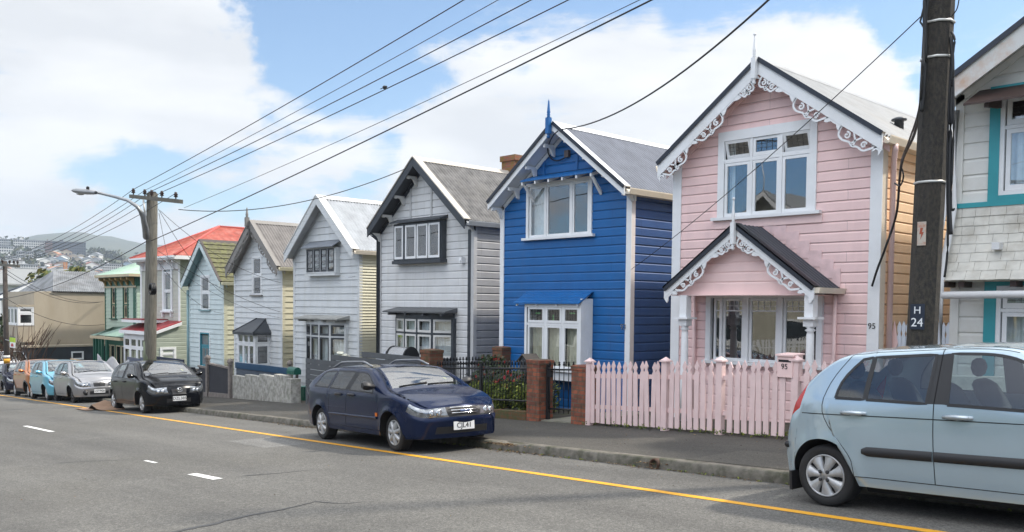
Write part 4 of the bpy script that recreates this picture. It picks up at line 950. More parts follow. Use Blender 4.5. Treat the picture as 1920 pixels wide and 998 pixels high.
b = MB(); b.box(vx0, x1+.02, 15.93, 15.97, vz0-.16, vz0-.02); b.box(x1-.02, x1+.02, 15.97, Y-.01, vz0-.16, vz0-.02); b.build('fascia', gr_c, GRN)
for px in (177, 181, 187, 192, 201):
    p = at(px, 660, 16.05); b = MB(); b.box(p.x-.06, p.x+.06, 16.0, 16.12, gz(p.x, 16, .14), vz0-.1); b.build('verandah_post', gr_t, GRN)
b = MB(); b.box(bx0, bx1, 16.42, Y-.001, zg-.2, zg+.6); b.box(bx0, bx1, 16.42, Y-.001, vz0-.35, vz0-.05); b.build('bay_box', gr_t, GRN)
window(GRN, front(bx0, 16.42, zg+.6), bx1-bx0, vz0-.35-zg-.6, [(.03, .2), (.22, .42), (.48, .7), (.73, .97)], None, fw=.1, sw=.06, frame_m=gr_t, sash_m=gr_c, sill=False, proud=.02, curtain=M_curtain, cur_cols={3: (.5, 1)}, deep=.9)

# ---- beige plastered building
be_w = mat('beige_plaster', (.40, .345, .265), .85, var=.08, vscale=1.2, dirt=(.30, .25, .17), dscale=.7, damt=.55, stretch=(1, 1, .35), bump=.2, bscale=40)
be_b = mat('charcoal_base', (.028, .034, .042), .7, var=.15)
dull_iron = mat('dull_iron', (.26, .27, .28), .5, .3, var=.35, vscale=1.5, dirt=(.13, .12, .11), damt=.7)
Xs = -53.0; BEI = thing('plastered_building', 'beige plastered building with charcoal base and dull iron roof', 'building', (Xs-3, 19, gz(-54, 17, .1)))
zt = atx(130, 547.5, Xs).z; zb = atx(130, 648, Xs).z; zgb = gz(-53, 15, .0); y0 = Xs/ray(64.5, 600).x*ray(64.5, 600).y
W_ = 6.4; xr0 = Xs-W_/2; zr = zt+1.25
b = MB(); b.prism([(Xs, y0, zgb), (Xs, y0, zt-.55), (Xs-.45, y0, zt), (Xs-W_+.4, y0, zt), (Xs-W_, y0, zt-.5), (Xs-W_, y0, zgb)], (0, 12, 0))
b.v[1].z = zt-.0; b.build('wall', be_w, BEI)
b = MB(); corrug(b, (Xs+.12, y0+.9, zt+.03), (xr0, y0+1.9, zr), (Xs+.12, y0+12.1, zt+.03), (xr0, y0+12.1, zr), .11, .02); corrug(b, (Xs-W_-.1, y0+.9, zt+.03), (xr0, y0+1.9, zr), (Xs-W_-.1, y0+12.1, zt+.03), (xr0, y0+12.1, zr), .11, .02); b.poly([(Xs+.1, y0+.9, zt+.02), (xr0, y0+1.9, zr), (Xs-W_-.1, y0+.9, zt+.02)]); b.build('roof', dull_iron, BEI)
# garage-like base standing proud of the wall
b = MB(); y1 = (Xs+.9)/ray(51, 660).x*ray(51, 660).y; zb2 = atx(110, 651, Xs+.9).z
b.box(Xs+.001, Xs+.9, y1, y0+9, zgb-.6, zb2); b.mi = 1; b.box(Xs+.002, Xs+.96, y1-.06, y0+9, zb2, zb2+.1); b.build('base_wall', [be_b, be_w], BEI)
A = atx(133.5, 667, Xs+.9); B = atx(156.5, 667, Xs+.9)
window(BEI, frame((Xs+.9, A.y, atx(145, 674.5, Xs+.9).z), (0, 1, 0), (1, 0, 0)), B.y-A.y, atx(145, 659, Xs+.9).z-atx(145, 674.5, Xs+.9).z, [(.06, .94)], None, fw=.06, sw=.02, sill=False, proud=.05, deep=.3)
# bay window at the front corner
bz0, bz1 = at(52, 612, 13.5).z, at(52, 576, 13.5).z; bx1 = Xs-.02; bx0 = bx1-2.1
b = MB(); b.box(bx0, bx1, 13.5, y0-.002, atx(50, 642, Xs).z, bz0-.01); b.box(bx0-.05, bx1+.05, 13.42, y0-.002, bz1, bz1+.12); b.build('bay_box', be_w, BEI)
window(BEI, front(bx0, 13.5, bz0), bx1-bx0, bz1-bz0, [(.03, .32), (.35, .65), (.68, .97)], None, fw=.06, sw=.06, sill=False, proud=.02, lead=None, curtain=M_curtain, cur_top=1, deep=.8)
M = frame((bx1, 13.5, bz0), (0, 1, 0), (1, 0, 0)); window(BEI, M, y0-13.52, bz1-bz0, [(.06, .94)], (bz1-bz0)*.66, fw=.06, sw=.06, sill=False, proud=.03, deep=.8)
p = atx(75, 627, Xs)
# satellite dish on the next house
# ---- hipped houses further down
def hip_house(nm, label, x0, x1, y0, y1, ze, zr, wall_m, roof_m, trim_m, rx0, ry0, rx1, ry1, zb, o=.5, win=()):
    h = thing(nm, label, 'house', ((x0+x1)/2, (y0+y1)/2, zb))
    b = MB(); b.box(x0, x1, y0, y1, zb, ze); b.build('wall', wall_m, h)
    b = MB(); hip(b, x0-o, x1+o, y0-o, y1+o, ze, rx0, ry0, rx1, ry1, zr, .02, .15); b.box(x0-o, x1+o, y0-o, y1+o, ze-.06, ze-.03); b.build('roof', roof_m, h)
    b = MB(); b.box(x0-o-.05, x1+o+.05, y0-o-.05, y0-o, ze-.15, ze+.03); b.box(x1+o, x1+o+.05, y0-o, y1+o, ze-.15, ze+.03); b.build('gutter', trim_m, h)
    b = MB()
    for A, B in (((x0-o, y0-o, ze+.03), (rx0, ry0, zr)), ((x1+o, y0-o, ze+.03), (rx0, ry0, zr)), ((rx0, ry0, zr+.02), (rx1, ry1, zr+.02))): b.tube([A, B], .12, 6)
    b.build('ridge_cap', trim_m, h)
    for (M, w, hh) in win: window(h, M, w, hh, [(.05, .48), (.52, .95)], None, fw=.1, sw=.06, deep=.4)
    return h
lw = mat('far_white_board', (.60, .62, .63), .6, var=.06)
lr = mat('light_steel_roof', (.44, .46, .47), .45, .2, var=.12)
nv = mat('navy_flashing', (.02, .03, .05), .5)
ap = at(78, 524, 21.0)
HB = hip_house('hipped_house', 'white house with light steel hipped roof edged in navy, behind the beige building', -75, -58.5, 18, 32, at(30, 560, 17.5).z, ap.z, lw, lr, nv, ap.x, ap.y+.0, ap.x, 28, -7, win=[(front(-73, 18, -2.2), 2.2, 1.4)])
ap2 = at(27, 504, 33); ap3 = at(95, 505, 45)
HA = hip_house('hipped_house', 'house with broad mid-grey hipped roof, beyond the navy-edged roof', -135, -112, 24, 46, at(10, 531, 26).z, ap2.z, lw, mat('mid_grey_roof', (.27, .28, .28), .5, .1, var=.12), mat('grey_ridge', (.3, .31, .31), .5), ap2.x, ap2.y, ap2.x+2, 42, -9)
p = at(63, 543, 16.8); d = thing('satellite_dish', 'small grey satellite dish on the navy-edged roof', 'satellite dish', (p.x, p.y, p.z))
b = MB(frame((p.x, p.y, p.z), (.8, -.6, 0), (-.6, -.8, 0))); b.lathe((0, 0, 0), [(0, -.08), (.2, -.06), (.4, 0), (.4, .015), (.2, -.04), (0, -.06)], 18, 'y'); b.build('dish', mat('dish_grey', (.18, .19, .2), .5), d)
b = MB(); b.tube([(p.x, p.y, p.z), (p.x, p.y+.3, p.z-.3), (p.x, p.y+.3, p.z-.8)], .03); b.build('mast', mat('dish_grey', (.18, .19, .2)), d)

# ---- house at the right edge, teal window trim
rh_w = mat('warm_white_paint', (.70, .69, .65), .55, var=.05, dirt=(.50, .47, .40), dscale=2.2, damt=.5)
rh_sh = mat('stained_shingle', (.62, .60, .54), .75, var=.12, vscale=5, dirt=(.30, .26, .2), dscale=3.5, damt=.55)
rh_t = mat('teal_window_trim', (.03, .30, .34), .45, var=.08)
rh_rust = mat('rust_white_barge', (.62, .62, .60), .5, var=.06, dirt=(.45, .20, .06), dscale=1.9, damt=.8)
rh_br = mat('brown_hood', (.055, .03, .024), .6, var=.15)
Y = 13.8; Yb = 13.3
t0 = at(1786, 158, Yb); t1 = at(1920, 50, Yb); sl_ = (t1.z-t0.z)/(t1.x-t0.x); Xl = at(1793, 300, Y).x; Xr = Xl+5.6; ax = (Xl+Xr)/2; az = t0.z+sl_*(ax-t0.x)
X0, _, z0, z1 = zrect(1876, 1950, 172, 364, Y); W1 = 1.9
L0, _, q0, q1 = zrect(1868, 1950, 536, 668, Y)
RH, gi = gable_house('gable_house', 'warm white house with teal window trim and flared shingle band at the right edge', Y, Yb, 24, Xl, Xr, (ax, az), t0.z, t0.z, min(t0.x, Xl-.06), Xr+.06, gz(-2.5, Y, .14),
    rh_w, rh_w, roof_grey, rh_rust, M_char, rh_w, rh_w, pitch=.23, barge_w=.26, capw=.1, corner_w=.1, edge_m=navy_edge, openings=[(X0+.04, X0+W1-.04, z0, z1), (L0+.04, L0+W1-.04, q0, q1)])
window(RH, front(X0, Y, z0), W1, z1-z0, [(.04, .48), (.52, .96)], at(1900, 238, Y).z-z0, fw=.06, sw=.06, sill=False, proud=.03, lead=(4, 3), curtain=M_curtain, cur_top=.8)
window(RH, front(L0, Y, q0), W1, q1-q0, [(.04, .48), (.52, .96)], at(1890, 582, Y).z-q0, fw=.06, sw=.06, sill=False, proud=.03, lead=(4, 3), curtain=M_curtain, cur_top=.9)
b = MB(); zz = at(1850, 379, Y).z
b.box(X0-.14, X0-.001, Y-.04, Y-.001, zz, z1+.12); b.box(X0, X0+W1, Y-.04, Y-.001, z1+.001, z1+.12); b.box(Xl, Xr, Y-.05, Y-.002, zz-.07, zz-.001); b.box(X0, Xr, Y-.045, Y-.002, zz, z0-.001)
b.build('teal_trim', rh_t, RH)
b = MB(); b.box(L0-.16, L0-.001, Y-.04, Y-.001, q0-.8, q1+.14); b.box(L0, L0+W1, Y-.04, Y-.001, q1+.001, q1+.14); b.build('teal_trim', rh_t, RH)
# flared shingle band
zs0 = at(1830, 525, Y-.3).z; b = MB(); n = 8; zs1 = zz-.07
for q in range(n):
    t = q/n; t2 = (q+1)/n; fz = lambda t: zs0+(zs1-zs0)*t; fy = lambda t: Y-.03-.36*(1-t)**1.8
    x = Xl-.05; step = .0; k = 0
    while x < Xr:
        x2 = min(x+.17+.06*random.random(), Xr); jz = random.uniform(-.005, .003)
        b.hexa([(x+.002, fy(t)-.02, fz(t)+jz), (x2-.002, fy(t)-.02, fz(t)+jz), (x2-.002, fy(t2)-.001, fz(t2)+.02), (x+.002, fy(t2)-.001, fz(t2)+.02), (x+.002, fy(t)-.0, fz(t)+jz), (x2-.002, fy(t), fz(t)+jz), (x2-.002, fy(t2)+.012, fz(t2)+.02), (x+.002, fy(t2)+.012, fz(t2)+.02)])
        x = x2
b.box(Xl, Xr, Y-.3, Y-.001, zs0-.02, zs0+.0)
b.build('shingle_band', rh_sh, RH)
for px in (1778, 1808, 1905):
    p = at(px, 528, Y-.2); b = MB(); b.box(p.x-.04, p.x+.04, Y-.32, Y-.001, zs0-.1, zs0-.021); b.build('bracket', rh_br, RH)
# brown hood
hz = at(1860, 178, Y-.5).z; hx = at(1812, 190, Y-.5).x
b = MB(); b.hexa([(hx, Y-.62, hz-.12), (Xr-.5, Y-.62, hz-.12), (Xr-.5, Y-.002, hz+.16), (hx, Y-.002, hz+.16), (hx, Y-.62, hz-.09), (Xr-.5, Y-.62, hz-.09), (Xr-.5, Y-.002, hz+.2), (hx, Y-.002, hz+.2)])
HD = b.build('window_hood', rh_br, RH)
for x in (hx+.25, hx+1.3): b = MB(); b.prism([(x, Y-.55, hz-.115), (x, Y-.55, hz-.17), (x, Y-.01, hz-.1), (x, Y-.01, hz+.1)], (.06, 0, 0)); b.build('bracket', rh_br, HD)
# pipes
pz = at(1840, 550, Y-.42).z; downpipe(RH, [(Xl-.12, Y-.42, pz-.03), (-2.6, Y-.42, pz), (-2.2, Y-.42, pz+.05), (1, Y-.42, pz+.1)], M_pipe, .055, 'waste_pipe')
for dx, rr in ((-.1, .03), (.02, .045)):
    downpipe(RH, [(Xl+dx, Y-.1, t0.z-.3), (Xl+dx, Y-.1, zs1), (Xl+dx-.02, Y-.45, zs0), (Xl+dx-.02, Y-.3, -1.8)], M_pipe, rr)
p = at(1872, 462, Y-.2); b = MB(); b.box(p.x-.05, p.x+.05, Y-.32, Y-.1, p.z-.05, p.z+.05); b.build('junction_box', M_pipe, RH)
# ------------------------------------------------------------ ground, street
def asphalt(name, base, base2, bsc=220, patch=.25, dirtc=(.03, .028, .026)):
    m = bpy.data.materials.new(name); m.use_nodes = True; nt = m.node_tree; N = nt.nodes; L = nt.links; b = N['Principled BSDF']; b.inputs['Roughness'].default_value = .85
    tc = N.new('ShaderNodeTexCoord')
    def nz(s, d, vec=tc.outputs['Object'], r=.5):
        n = N.new('ShaderNodeTexNoise'); L.new(vec, n.inputs['Vector']); n.inputs['Scale'].default_value = s; n.inputs['Detail'].default_value = d; n.inputs['Roughness'].default_value = r; return n.outputs['Fac']
    def mr(v, a, c, lo=0, hi=1):
        n = N.new('ShaderNodeMapRange'); L.new(v, n.inputs['Value']); n.inputs['From Min'].default_value = a; n.inputs['From Max'].default_value = c; n.inputs['To Min'].default_value = lo; n.inputs['To Max'].default_value = hi; return n.outputs[0]
    def mix(f, a, c, mode='MIX'):
        n = N.new('ShaderNodeMix'); n.data_type = 'RGBA'; n.blend_type = mode; L.new(f, n.inputs['Factor']) if not isinstance(f, float) else setattr(n.inputs['Factor'], 'default_value', f)
        for s_, v in (('A', a), ('B', c)):
            if isinstance(v, tuple): n.inputs[s_].default_value = (*v, 1)
            else: L.new(v, n.inputs[s_])
        return n.outputs['Result']
    mp = N.new('ShaderNodeMapping'); L.new(tc.outputs['Object'], mp.inputs[0]); mp.inputs['Rotation'].default_value = (0, 0, rad(4.7)); mp.inputs['Scale'].default_value = (.12, .9, 1)
    col = mix(mr(nz(1.0, 6, mp.outputs[0], .6), .38, .66), base, base2)
    col = mix(mr(nz(.55, 8, r=.62), .52, .66, 0, patch), col, tuple(c*1.5 for c in base))
    col = mix(mr(nz(.23, 5, r=.55), .50, .60, 0, .5), col, (base[0]*.80, base[1]*.79, base[2]*.76))
    col = mix(mr(nz(9, 6, r=.7), .60, .72, 0, .4), col, tuple(c*1.35 for c in base))
    col = mix(mr(nz(3.2, 8, r=.7), .56, .72, 0, .35), col, tuple(c*.62 for c in base))
    vo = N.new('ShaderNodeTexVoronoi'); L.new(tc.outputs['Object'], vo.inputs['Vector']); vo.inputs['Scale'].default_value = bsc*.5
    sp = N.new('ShaderNodeSeparateColor'); L.new(vo.outputs['Color'], sp.inputs[0]); v2 = N.new('ShaderNodeTexVoronoi'); L.new(tc.outputs['Object'], v2.inputs['Vector']); v2.inputs['Scale'].default_value = bsc*.22; s2 = N.new('ShaderNodeSeparateColor'); L.new(v2.outputs['Color'], s2.inputs[0])
    g = N.new('ShaderNodeMapRange'); L.new(sp.outputs[0], g.inputs['Value']); g.inputs['To Min'].default_value = .5; g.inputs['To Max'].default_value = 1.5
    g2 = N.new('ShaderNodeMapRange'); L.new(s2.outputs[0], g2.inputs['Value']); g2.inputs['To Min'].default_value = .68; g2.inputs['To Max'].default_value = 1.32
    g3 = N.new('ShaderNodeMath'); g3.operation = 'MULTIPLY'; L.new(g.outputs[0], g3.inputs[0]); L.new(g2.outputs[0], g3.inputs[1])
    gc = N.new('ShaderNodeCombineColor'); [L.new(g3.outputs[0], gc.inputs[i]) for i in range(3)]
    col = mix(.78, col, gc.outputs[0], 'MULTIPLY')
    L.new(col, b.inputs['Base Color'])
    bp = N.new('ShaderNodeBump'); bp.inputs['Strength'].default_value = .5; bp.inputs['Distance'].default_value = .006; L.new(vo.outputs['Distance'], bp.inputs['Height']); L.new(bp.outputs[0], b.inputs['Normal'])
    MATS[name] = m; return m
M_road = asphalt('road_asphalt', (.116, .112, .102), (.080, .077, .071))
M_path = asphalt('footpath_asphalt', (.066, .061, .052), (.045, .042, .036), 260, .3)
M_kerb = mat('kerb_concrete', (.17, .155, .13), .9, var=.3, vscale=9, col2=(.09, .082, .066), dirt=(.035, .042, .016), dscale=4, damt=.95, bump=.6, bscale=45)
M_yel = mat('yellow_line_paint', (.74, .36, .015), .6, var=.08, vscale=20, dirt=(.35, .2, .06), dscale=9, damt=.35)
M_wht = mat('white_line_paint', (.75, .75, .72), .6, var=.06, dirt=(.4, .4, .38), dscale=12, damt=.5)
M_soil = mat('garden_soil', (.07, .06, .045), .95, var=.3, vscale=3, dirt=(.08, .10, .035), dscale=2, damt=.6)
KH = Vector((KD.x, KD.y, KD.z)); CRS = NRM.cross(KH).normalized(); O0 = NRM*(-HC)
def ST(s, c, h=0.0): return O0+KH*s+CRS*c+NRM*h
def sc(p): q = p-O0; return q.dot(KH), q.dot(CRS)
c_kt = (sc(G(1476, 881, .12))[1]+sc(G(961, 832, .12))[1]+sc(G(480, 781, .12))[1])/3
c_yl = (sc(G(1750, 993))[1]+sc(G(960, 885))[1]+sc(G(396, 799))[1])/3
S0, S1 = -75.0, 30.0
ft0 = sc(G(1470, 822, .14)); ft1 = sc(G(547, 755, .14)); ft2 = sc(G(1097, 795, .14))
c_fn = (ft0[1]+ft1[1]+ft2[1])/3
print('kerb c', c_kt, 'yellow c', c_yl, 'fence c', c_fn, ft0, ft1, ft2)

def sheet(name, m, s0, s1, c0, c1, h, n=1, kind='structure'):
    b = MB(); k = max(1, n); b.grid([[ST(s0+(s1-s0)*i/k, c0, h) for i in range(k+1)], [ST(s0+(s1-s0)*i/k, c1, h) for i in range(k+1)]])
    return tag(b.build(name, m), kind=kind)
sheet('road', M_road, S0-45, S1, -7.5, c_kt+.02, 0, 20)
sheet('footpath', M_path, S0, S1, c_kt+.1, c_fn+.1, .122, 20)
sheet('yard', M_soil, S0, S1, c_fn+.08, c_fn+22, .115, 20)
sheet('opposite_footpath', M_path, S0-40, S1, -10.5, -7.5, .1, 10)
sheet('footpath_patch', asphalt('patch_asphalt', (.082, .075, .063), (.064, .059, .05), 260, .2), sc(G(1300, 860, .12))[0], sc(G(1300, 860, .12))[0]+2.6, c_kt+.16, c_kt+1.3, .127, 4)
sheet('footpath_patch', asphalt('dark_patch_asphalt', (.048, .045, .04), (.036, .034, .031), 260, .2), -17.2, -14.9, c_kt+.14, c_fn-.5, .127, 4)
sheet('road_patch', asphalt('scuffed_asphalt', (.150, .147, .138), (.112, .109, .102), 200, .3), -15.6, -13.9, 5.9, 6.7, .002, 4)
# kerb, in worn lengths with an uneven face
b = MB(); s = S0; random.seed(3)
hole = sc(G(1250, 868, .05))[0]; gap = sc(G(945, 832, .1))[0]
rowsA = []
while s < S1:
    rowsA.append(s); s += .25
prof = lambda s: [(c_kt-.035, -.02), (c_kt-.03+.012*noise.noise(Vector((s*2, 0, 0))), .055), (c_kt-.015+.012*noise.noise(Vector((s*3, 5, 0))), .105), (c_kt+.0+.012*noise.noise(Vector((s*2.5, 9, 0))), .125), (c_kt+.125, .126+.004*noise.noise(Vector((s*4, 3, 0)))), (c_kt+.13, .1)]
def lowered(s):
    d = max(0, 1-abs(s-gap)/.35); return .05*min(1, d*2)
b.smooth = True
b.grid([[ST(s, c, max(h-(lowered(s) if c < c_kt+.06 else 0) if h > .03 else h, .004) if h > 0 else h) for c, h in prof(s)] for s in rowsA])
b.smooth = False
tag(b.build('kerb', M_kerb), kind='structure')
b = MB(); q = ST(hole, c_kt-.02, .055); b.M = frame(q, KH, -CRS); b.lathe((0, -.05, 0), [(.0, 0), (.075, 0), (.075, .095), (.055, .095), (.055, .05), (0, .05)], 14, 'y')
o = b.build('kerb_drain', mat('rusty_pipe', (.10, .055, .035), .8, var=.3, vscale=20)); tag(o, 'rusty stormwater pipe mouth in the kerb face', 'drain pipe')
sheet('yellow_line', M_yel, S0-25, S1, c_yl-.055, c_yl+.055, .004, 20)
def dash(a, bb, w=.1, m=M_wht, h=.004):
    A = G(*a); B = G(*bb); d = (B-A).normalized(); n_ = NRM.cross(d).normalized()*w/2; k = MB(); o_ = NRM*h
    N_ = 14; up = []; lo = []
    for i in range(N_+1):
        p = A.lerp(B, i/N_); r1, r2 = random.uniform(.9, 1.04), random.uniform(.9, 1.04)
        up.append(p+n_*r1+o_); lo.append(p-n_*r2+o_)
    k.grid([lo, up]); return tag(k.build('lane_marking', m), kind='structure')
dash((47, 799), (98, 810), .11); dash((360, 889), (409, 899), .13); dash((272, 864), (293, 868.5), .06)
# sealed cracks
M_crack = mat('crack_sealant', (.055, .055, .056), .6, var=.2)
def crack(pts, w, name='road_crack'):
    P = []
    for a, c in zip(pts[:-1], pts[1:]):
        for i in range(6): P.append((a[0]+(c[0]-a[0])*i/6, a[1]+(c[1]-a[1])*i/6))
    P.append(pts[-1]); k = MB(); up = []; lo = []; Q = [G(*p) for p in P]
    for i, p in enumerate(Q):
        d = (Q[min(i+1, len(Q)-1)]-Q[max(i-1, 0)]).normalized(); n_ = NRM.cross(d)
        j = n_*noise.noise(Vector((i*.7, len(pts), 0)))*.03; ww = w*(1-.75*i/len(Q))*random.uniform(.7, 1.2)/2
        up.append(p+n_*ww+j+NRM*.004); lo.append(p-n_*ww+j+NRM*.004)
    k.grid([lo, up]); return tag(k.build(name, M_crack), kind='structure')
crack([(318, 1000), (400, 983), (470, 966), (520, 958), (555, 950), (592, 941)], .075)
crack([(592, 941), (640, 945), (690, 941)], .03); crack([(455, 893), (520, 888), (590, 881)], .035); crack([(105, 869), (150, 866), (300, 860)], .04)
crack([(1480, 874), (1440, 878), (1400, 886)], .03)
# pale scuffed band in the road
b = MB(); random.seed(5)

# big ground: street slope near, valley beyond
def terr(x, y):
    z = gz(x, min(max(y, -40), 60), -.06)
    if x < -75: z = gz(-75, min(max(y, -40), 60), -.06) + (x+75)*.085
    return max(z, -13.5)
xs = [-3500, -1500, -600, -300, -200, -150, -125, -110, -100, -90, -82, -76]+[-70+6*i for i in range(24)]+[90, 160, 400]; ys = [-1500, -400, -120, -60]+[-40+8*i for i in range(14)]+[90, 140, 250, 600, 1500, 3500]
b = MB(); b.grid([[(x, y, terr(x, y)) for y in ys] for x in xs]); tag(b.build('ground', mat('valley_ground', (.10, .115, .065), .95, var=.3, vscale=.03, dirt=(.2, .19, .16), dscale=.02)), kind='structure')

# ------------------------------------------------------------ far hillside
def horiz(px): v = ray(px, 560); return Vector((v.x, v.y, 0)).normalized()
def hy(px): return 566+(px-0)*.0107-7
def zpix(px, py, D):
    v = ray(px, py); return D*v.z/math.hypot(v.x, v.y)
def far(px, py, D):
    v = ray(px, py); k = D/math.hypot(v.x, v.y); return v*k
M_hill = mat('hill_scrub', (.060, .070, .032), .95, var=.35, vscale=.02, col2=(.022, .034, .018), dirt=(.12, .11, .06), dscale=.008, damt=.55)
crest = [(-600, 470), (-300, 462), (-60, 456), (0, 452), (39, 449), (68, 441), (105, 437), (141, 434.5), (160, 436), (180, 441), (210, 443), (240, 451), (265, 456), (310, 460), (360, 470), (450, 480), (600, 490), (900, 500)]
def interp(t, x):
    for (a, b_), (c, d) in zip(t[:-1], t[1:]):
        if a <= x <= c: return b_+(d-b_)*(x-a)/(c-a)
    return t[-1][1] if x > t[-1][0] else t[0][1]
b = MB(); b.smooth = True; rows = []
for i in range(151):
    px = -600+10*i; cr = interp(crest, px); r_ = []
    for k, D in enumerate((1150, 1300, 1500, 1700, 1900, 2100, 2300, 2500)):
        t = min(1, k/6.0); py = 520+(cr-520)*(t**.8) if k < 7 else cr+20
        p = far(px, py, D); p.z += noise.noise(Vector((p.x*.006, p.y*.006, 0)))*9*(1 if k not in (6,) else .25)+noise.noise(Vector((p.x*.02, p.y*.02, 1)))*3*(1 if k != 6 else .4); r_.append(p)
    rows.append(r_)
b.grid(rows); tag(b.build('hills', M_hill), kind='structure')
mid = [(-600, 462), (-100, 452), (0, 449), (30, 447), (60, 452), (110, 457), (165, 463), (200, 470), (240, 477), (280, 476), (320, 472), (400, 476), (600, 490), (900, 500)]
def midz(px, t): return 548+(interp(mid, px)+14-548)*t
def midD(t): return 520+500*t
b = MB(); b.smooth = True; rows = []
for i in range(151):
    px = -600+10*i; r_ = []
    for k in range(12):
        t = k/10; p = far(px, midz(px, min(t, 1)) if k < 11 else midz(px, 1)+30, midD(t))
        if k == 0: p.z = -14
        p.z += noise.noise(Vector((p.x*.02, p.y*.02, 4)))*2.5; r_.append(p)
    rows.append(r_)
b.grid(rows); tag(b.build('hillside', mat('hillside_green', (.065, .085, .035), .95, var=.3, vscale=.05, dirt=(.16, .14, .08), dscale=.03, damt=.5)), kind='structure')

# the air between here and the hills
hb_ = MB(); hb_.box(-2750, 700, -1700, 2750, -16, 205)
hm = bpy.data.materials.new('haze_air'); hm.use_nodes = True; hn = hm.node_tree; hn.nodes.remove(hn.nodes['Principled BSDF'])
pv = hn.nodes.new('ShaderNodeVolumePrincipled'); pv.inputs['Color'].default_value = (.72, .83, .97, 1); pv.inputs['Density'].default_value = .00032; pv.inputs['Anisotropy'].default_value = .2
hn.links.new(pv.outputs[0], hn.nodes['Material Output'].inputs['Volume'])
tag(hb_.build('haze', hm), 'thin pale haze over the valley', 'haze', kind='stuff')

# woods on the hillside, one mass of leaf clumps
def leafclump(b, c, r, n, size, squash=.8, rnd=random):
    for _ in range(n):
        d = Vector((rnd.gauss(0, 1), rnd.gauss(0, 1), rnd.gauss(0, 1))); d.normalize(); rr = r*(rnd.random()**.35)
        p = Vector((c[0]+d.x*rr, c[1]+d.y*rr, c[2]+d.z*rr*squash)); a = Vector((rnd.gauss(0, 1), rnd.gauss(0, 1), rnd.gauss(0, 1))).normalized(); e = a.orthogonal().normalized(); s = size*rnd.uniform(.6, 1.3)
        f_ = a.cross(e); b.mi = rnd.randrange(b.nm) if hasattr(b, 'nm') else 0
        b.poly([p-e*s, p-f_*s*.55, p+e*s, p+f_*s*.55])
M_wood = [mat('wood_dark', (.030, .045, .020), .9, var=.2), mat('wood_mid', (.055, .075, .028), .9, var=.2), mat('wood_olive', (.085, .085, .035), .9, var=.2)]
random.seed(11); b = MB(); b.nm = 3
for _ in range(1700):
    px = random.uniform(-150, 420); t = random.random(); D = midD(t); k = noise.noise(Vector((px*.015, t*5, 0)))
    if k < -.12: continue
    p = far(px, midz(px, t), D); r_ = random.uniform(3.5, 8); leafclump(b, (p.x, p.y, p.z+r_*.4), r_, 30, 1.7, .7)
for _ in range(60):
    px = random.choice([random.uniform(-60, 45), random.uniform(150, 290)]); p = far(px, midz(px, 1)+2, midD(1)); r_ = random.uniform(4, 8); leafclump(b, (p.x, p.y, p.z+r_*.7), r_, 34, 1.7, .8)
tag(b.build('woods', M_wood), 'dark green woods between the houses on the far hillside', 'woods', kind='stuff')

# buildings on the hillside
W1 = mat('far_white_render', (.62, .62, .60), .7, var=.05); W2 = mat('far_grey_render', (.42, .43, .44), .7, var=.06); W3 = mat('far_brown_brick', (.20, .12, .10), .8, var=.1); W4 = mat('far_slate_glass', (.07, .08, .10), .4, var=.1); W5 = mat('far_blue_render', (.36, .46, .55), .7, var=.06); W6 = mat('far_tan_render', (.48, .40, .30), .7, var=.06)
RF = [mat('far_roof_red', (.28, .10, .07), .7, var=.1), mat('far_roof_grey', (.25, .26, .28), .6, var=.1), mat('far_roof_pale', (.5, .5, .48), .6, var=.1), mat('far_roof_dark', (.1, .1, .11), .6, var=.1), mat('far_roof_orange', (.42, .2, .1), .7, var=.1)]
win_d = mat('far_window', (.04, .05, .06), .2)
def block(px0, px1, py0, py1, D, wall, label, rows_, cols_, cat='apartment block', nm='apartment_block', band=True, dep=16):
    A, B = far(px0, py1, D), far(px1, py1, D); zt = far((px0+px1)/2, py0, D).z; zb = A.z-6
    U = (B-A); U.z = 0; w = U.length; U.normalize(); Nn = Vector((U.y, -U.x, 0)); c = (A+B)/2
    h = thing(nm, label, cat, (c.x, c.y, zb)); M = frame((A.x, A.y, 0), U, Nn)
    b = MB(M); b.box(0, w, -dep, 0, zb, zt); b.box(w*.2, w*.32, -dep*.6, -dep*.3, zt, zt+2.0); b.build('wall', wall, h)
    H_ = zt-A.z
    ncol = min(cols_, 14)
    for r in range(rows_):
        z0 = A.z+H_*(r+.25)/rows_; z1 = A.z+H_*(r+.78)/rows_
        for q in range(ncol):
            b = MB(M); b.box(w*(q+.18)/ncol, w*(q+.82)/ncol, .0, .12, z0, z1); b.build('window', win_d, h)
    b = MB(M); b.box(-.3, w+.3, -dep-.3, .35, zt+.001, zt+.5); b.build('roof', RF[1], h)
    return h
BLK = [(25, 83, 448, 470), (-14, 20, 446, 472), (84, 161, 450, 478), (31, 63, 470, 489), (10, 36, 480, 492), (193, 228, 494, 511), (125, 158, 497, 515), (35, 71, 495, 506)]
block(25, 83, 451, 468, 950, W1, 'wide white apartment block of four floors on the far ridge', 4, 14)
block(-14, 20, 449, 461, 960, W2, 'grey-white apartment block at the left edge of the far ridge', 3, 10)
block(84, 104, 452.5, 470, 940, W3, 'brown brick block beside the wide white apartments on the ridge', 4, 5)
block(99, 161, 454, 477, 920, W4, 'long dark glass office block on the far ridge', 5, 14, 'office block', 'office_block')
block(-20, 25, 462, 472, 880, W1, 'low white block below the ridge at the left edge', 2, 10)
block(31, 63, 472, 488, 820, W2, 'grey terraced flats with balconies below the white apartments', 3, 8)
block(10, 36, 481, 492, 760, W1, 'white flats low on the far hillside at left', 3, 8)
block(193, 228, 496, 509, 680, W1, 'long white three-storey block low on the hillside right of the yellow tree', 3, 9)
block(35, 71, 497, 505, 600, W1, 'white flat-roofed row just above the grey hipped roof', 2, 8, dep=10)
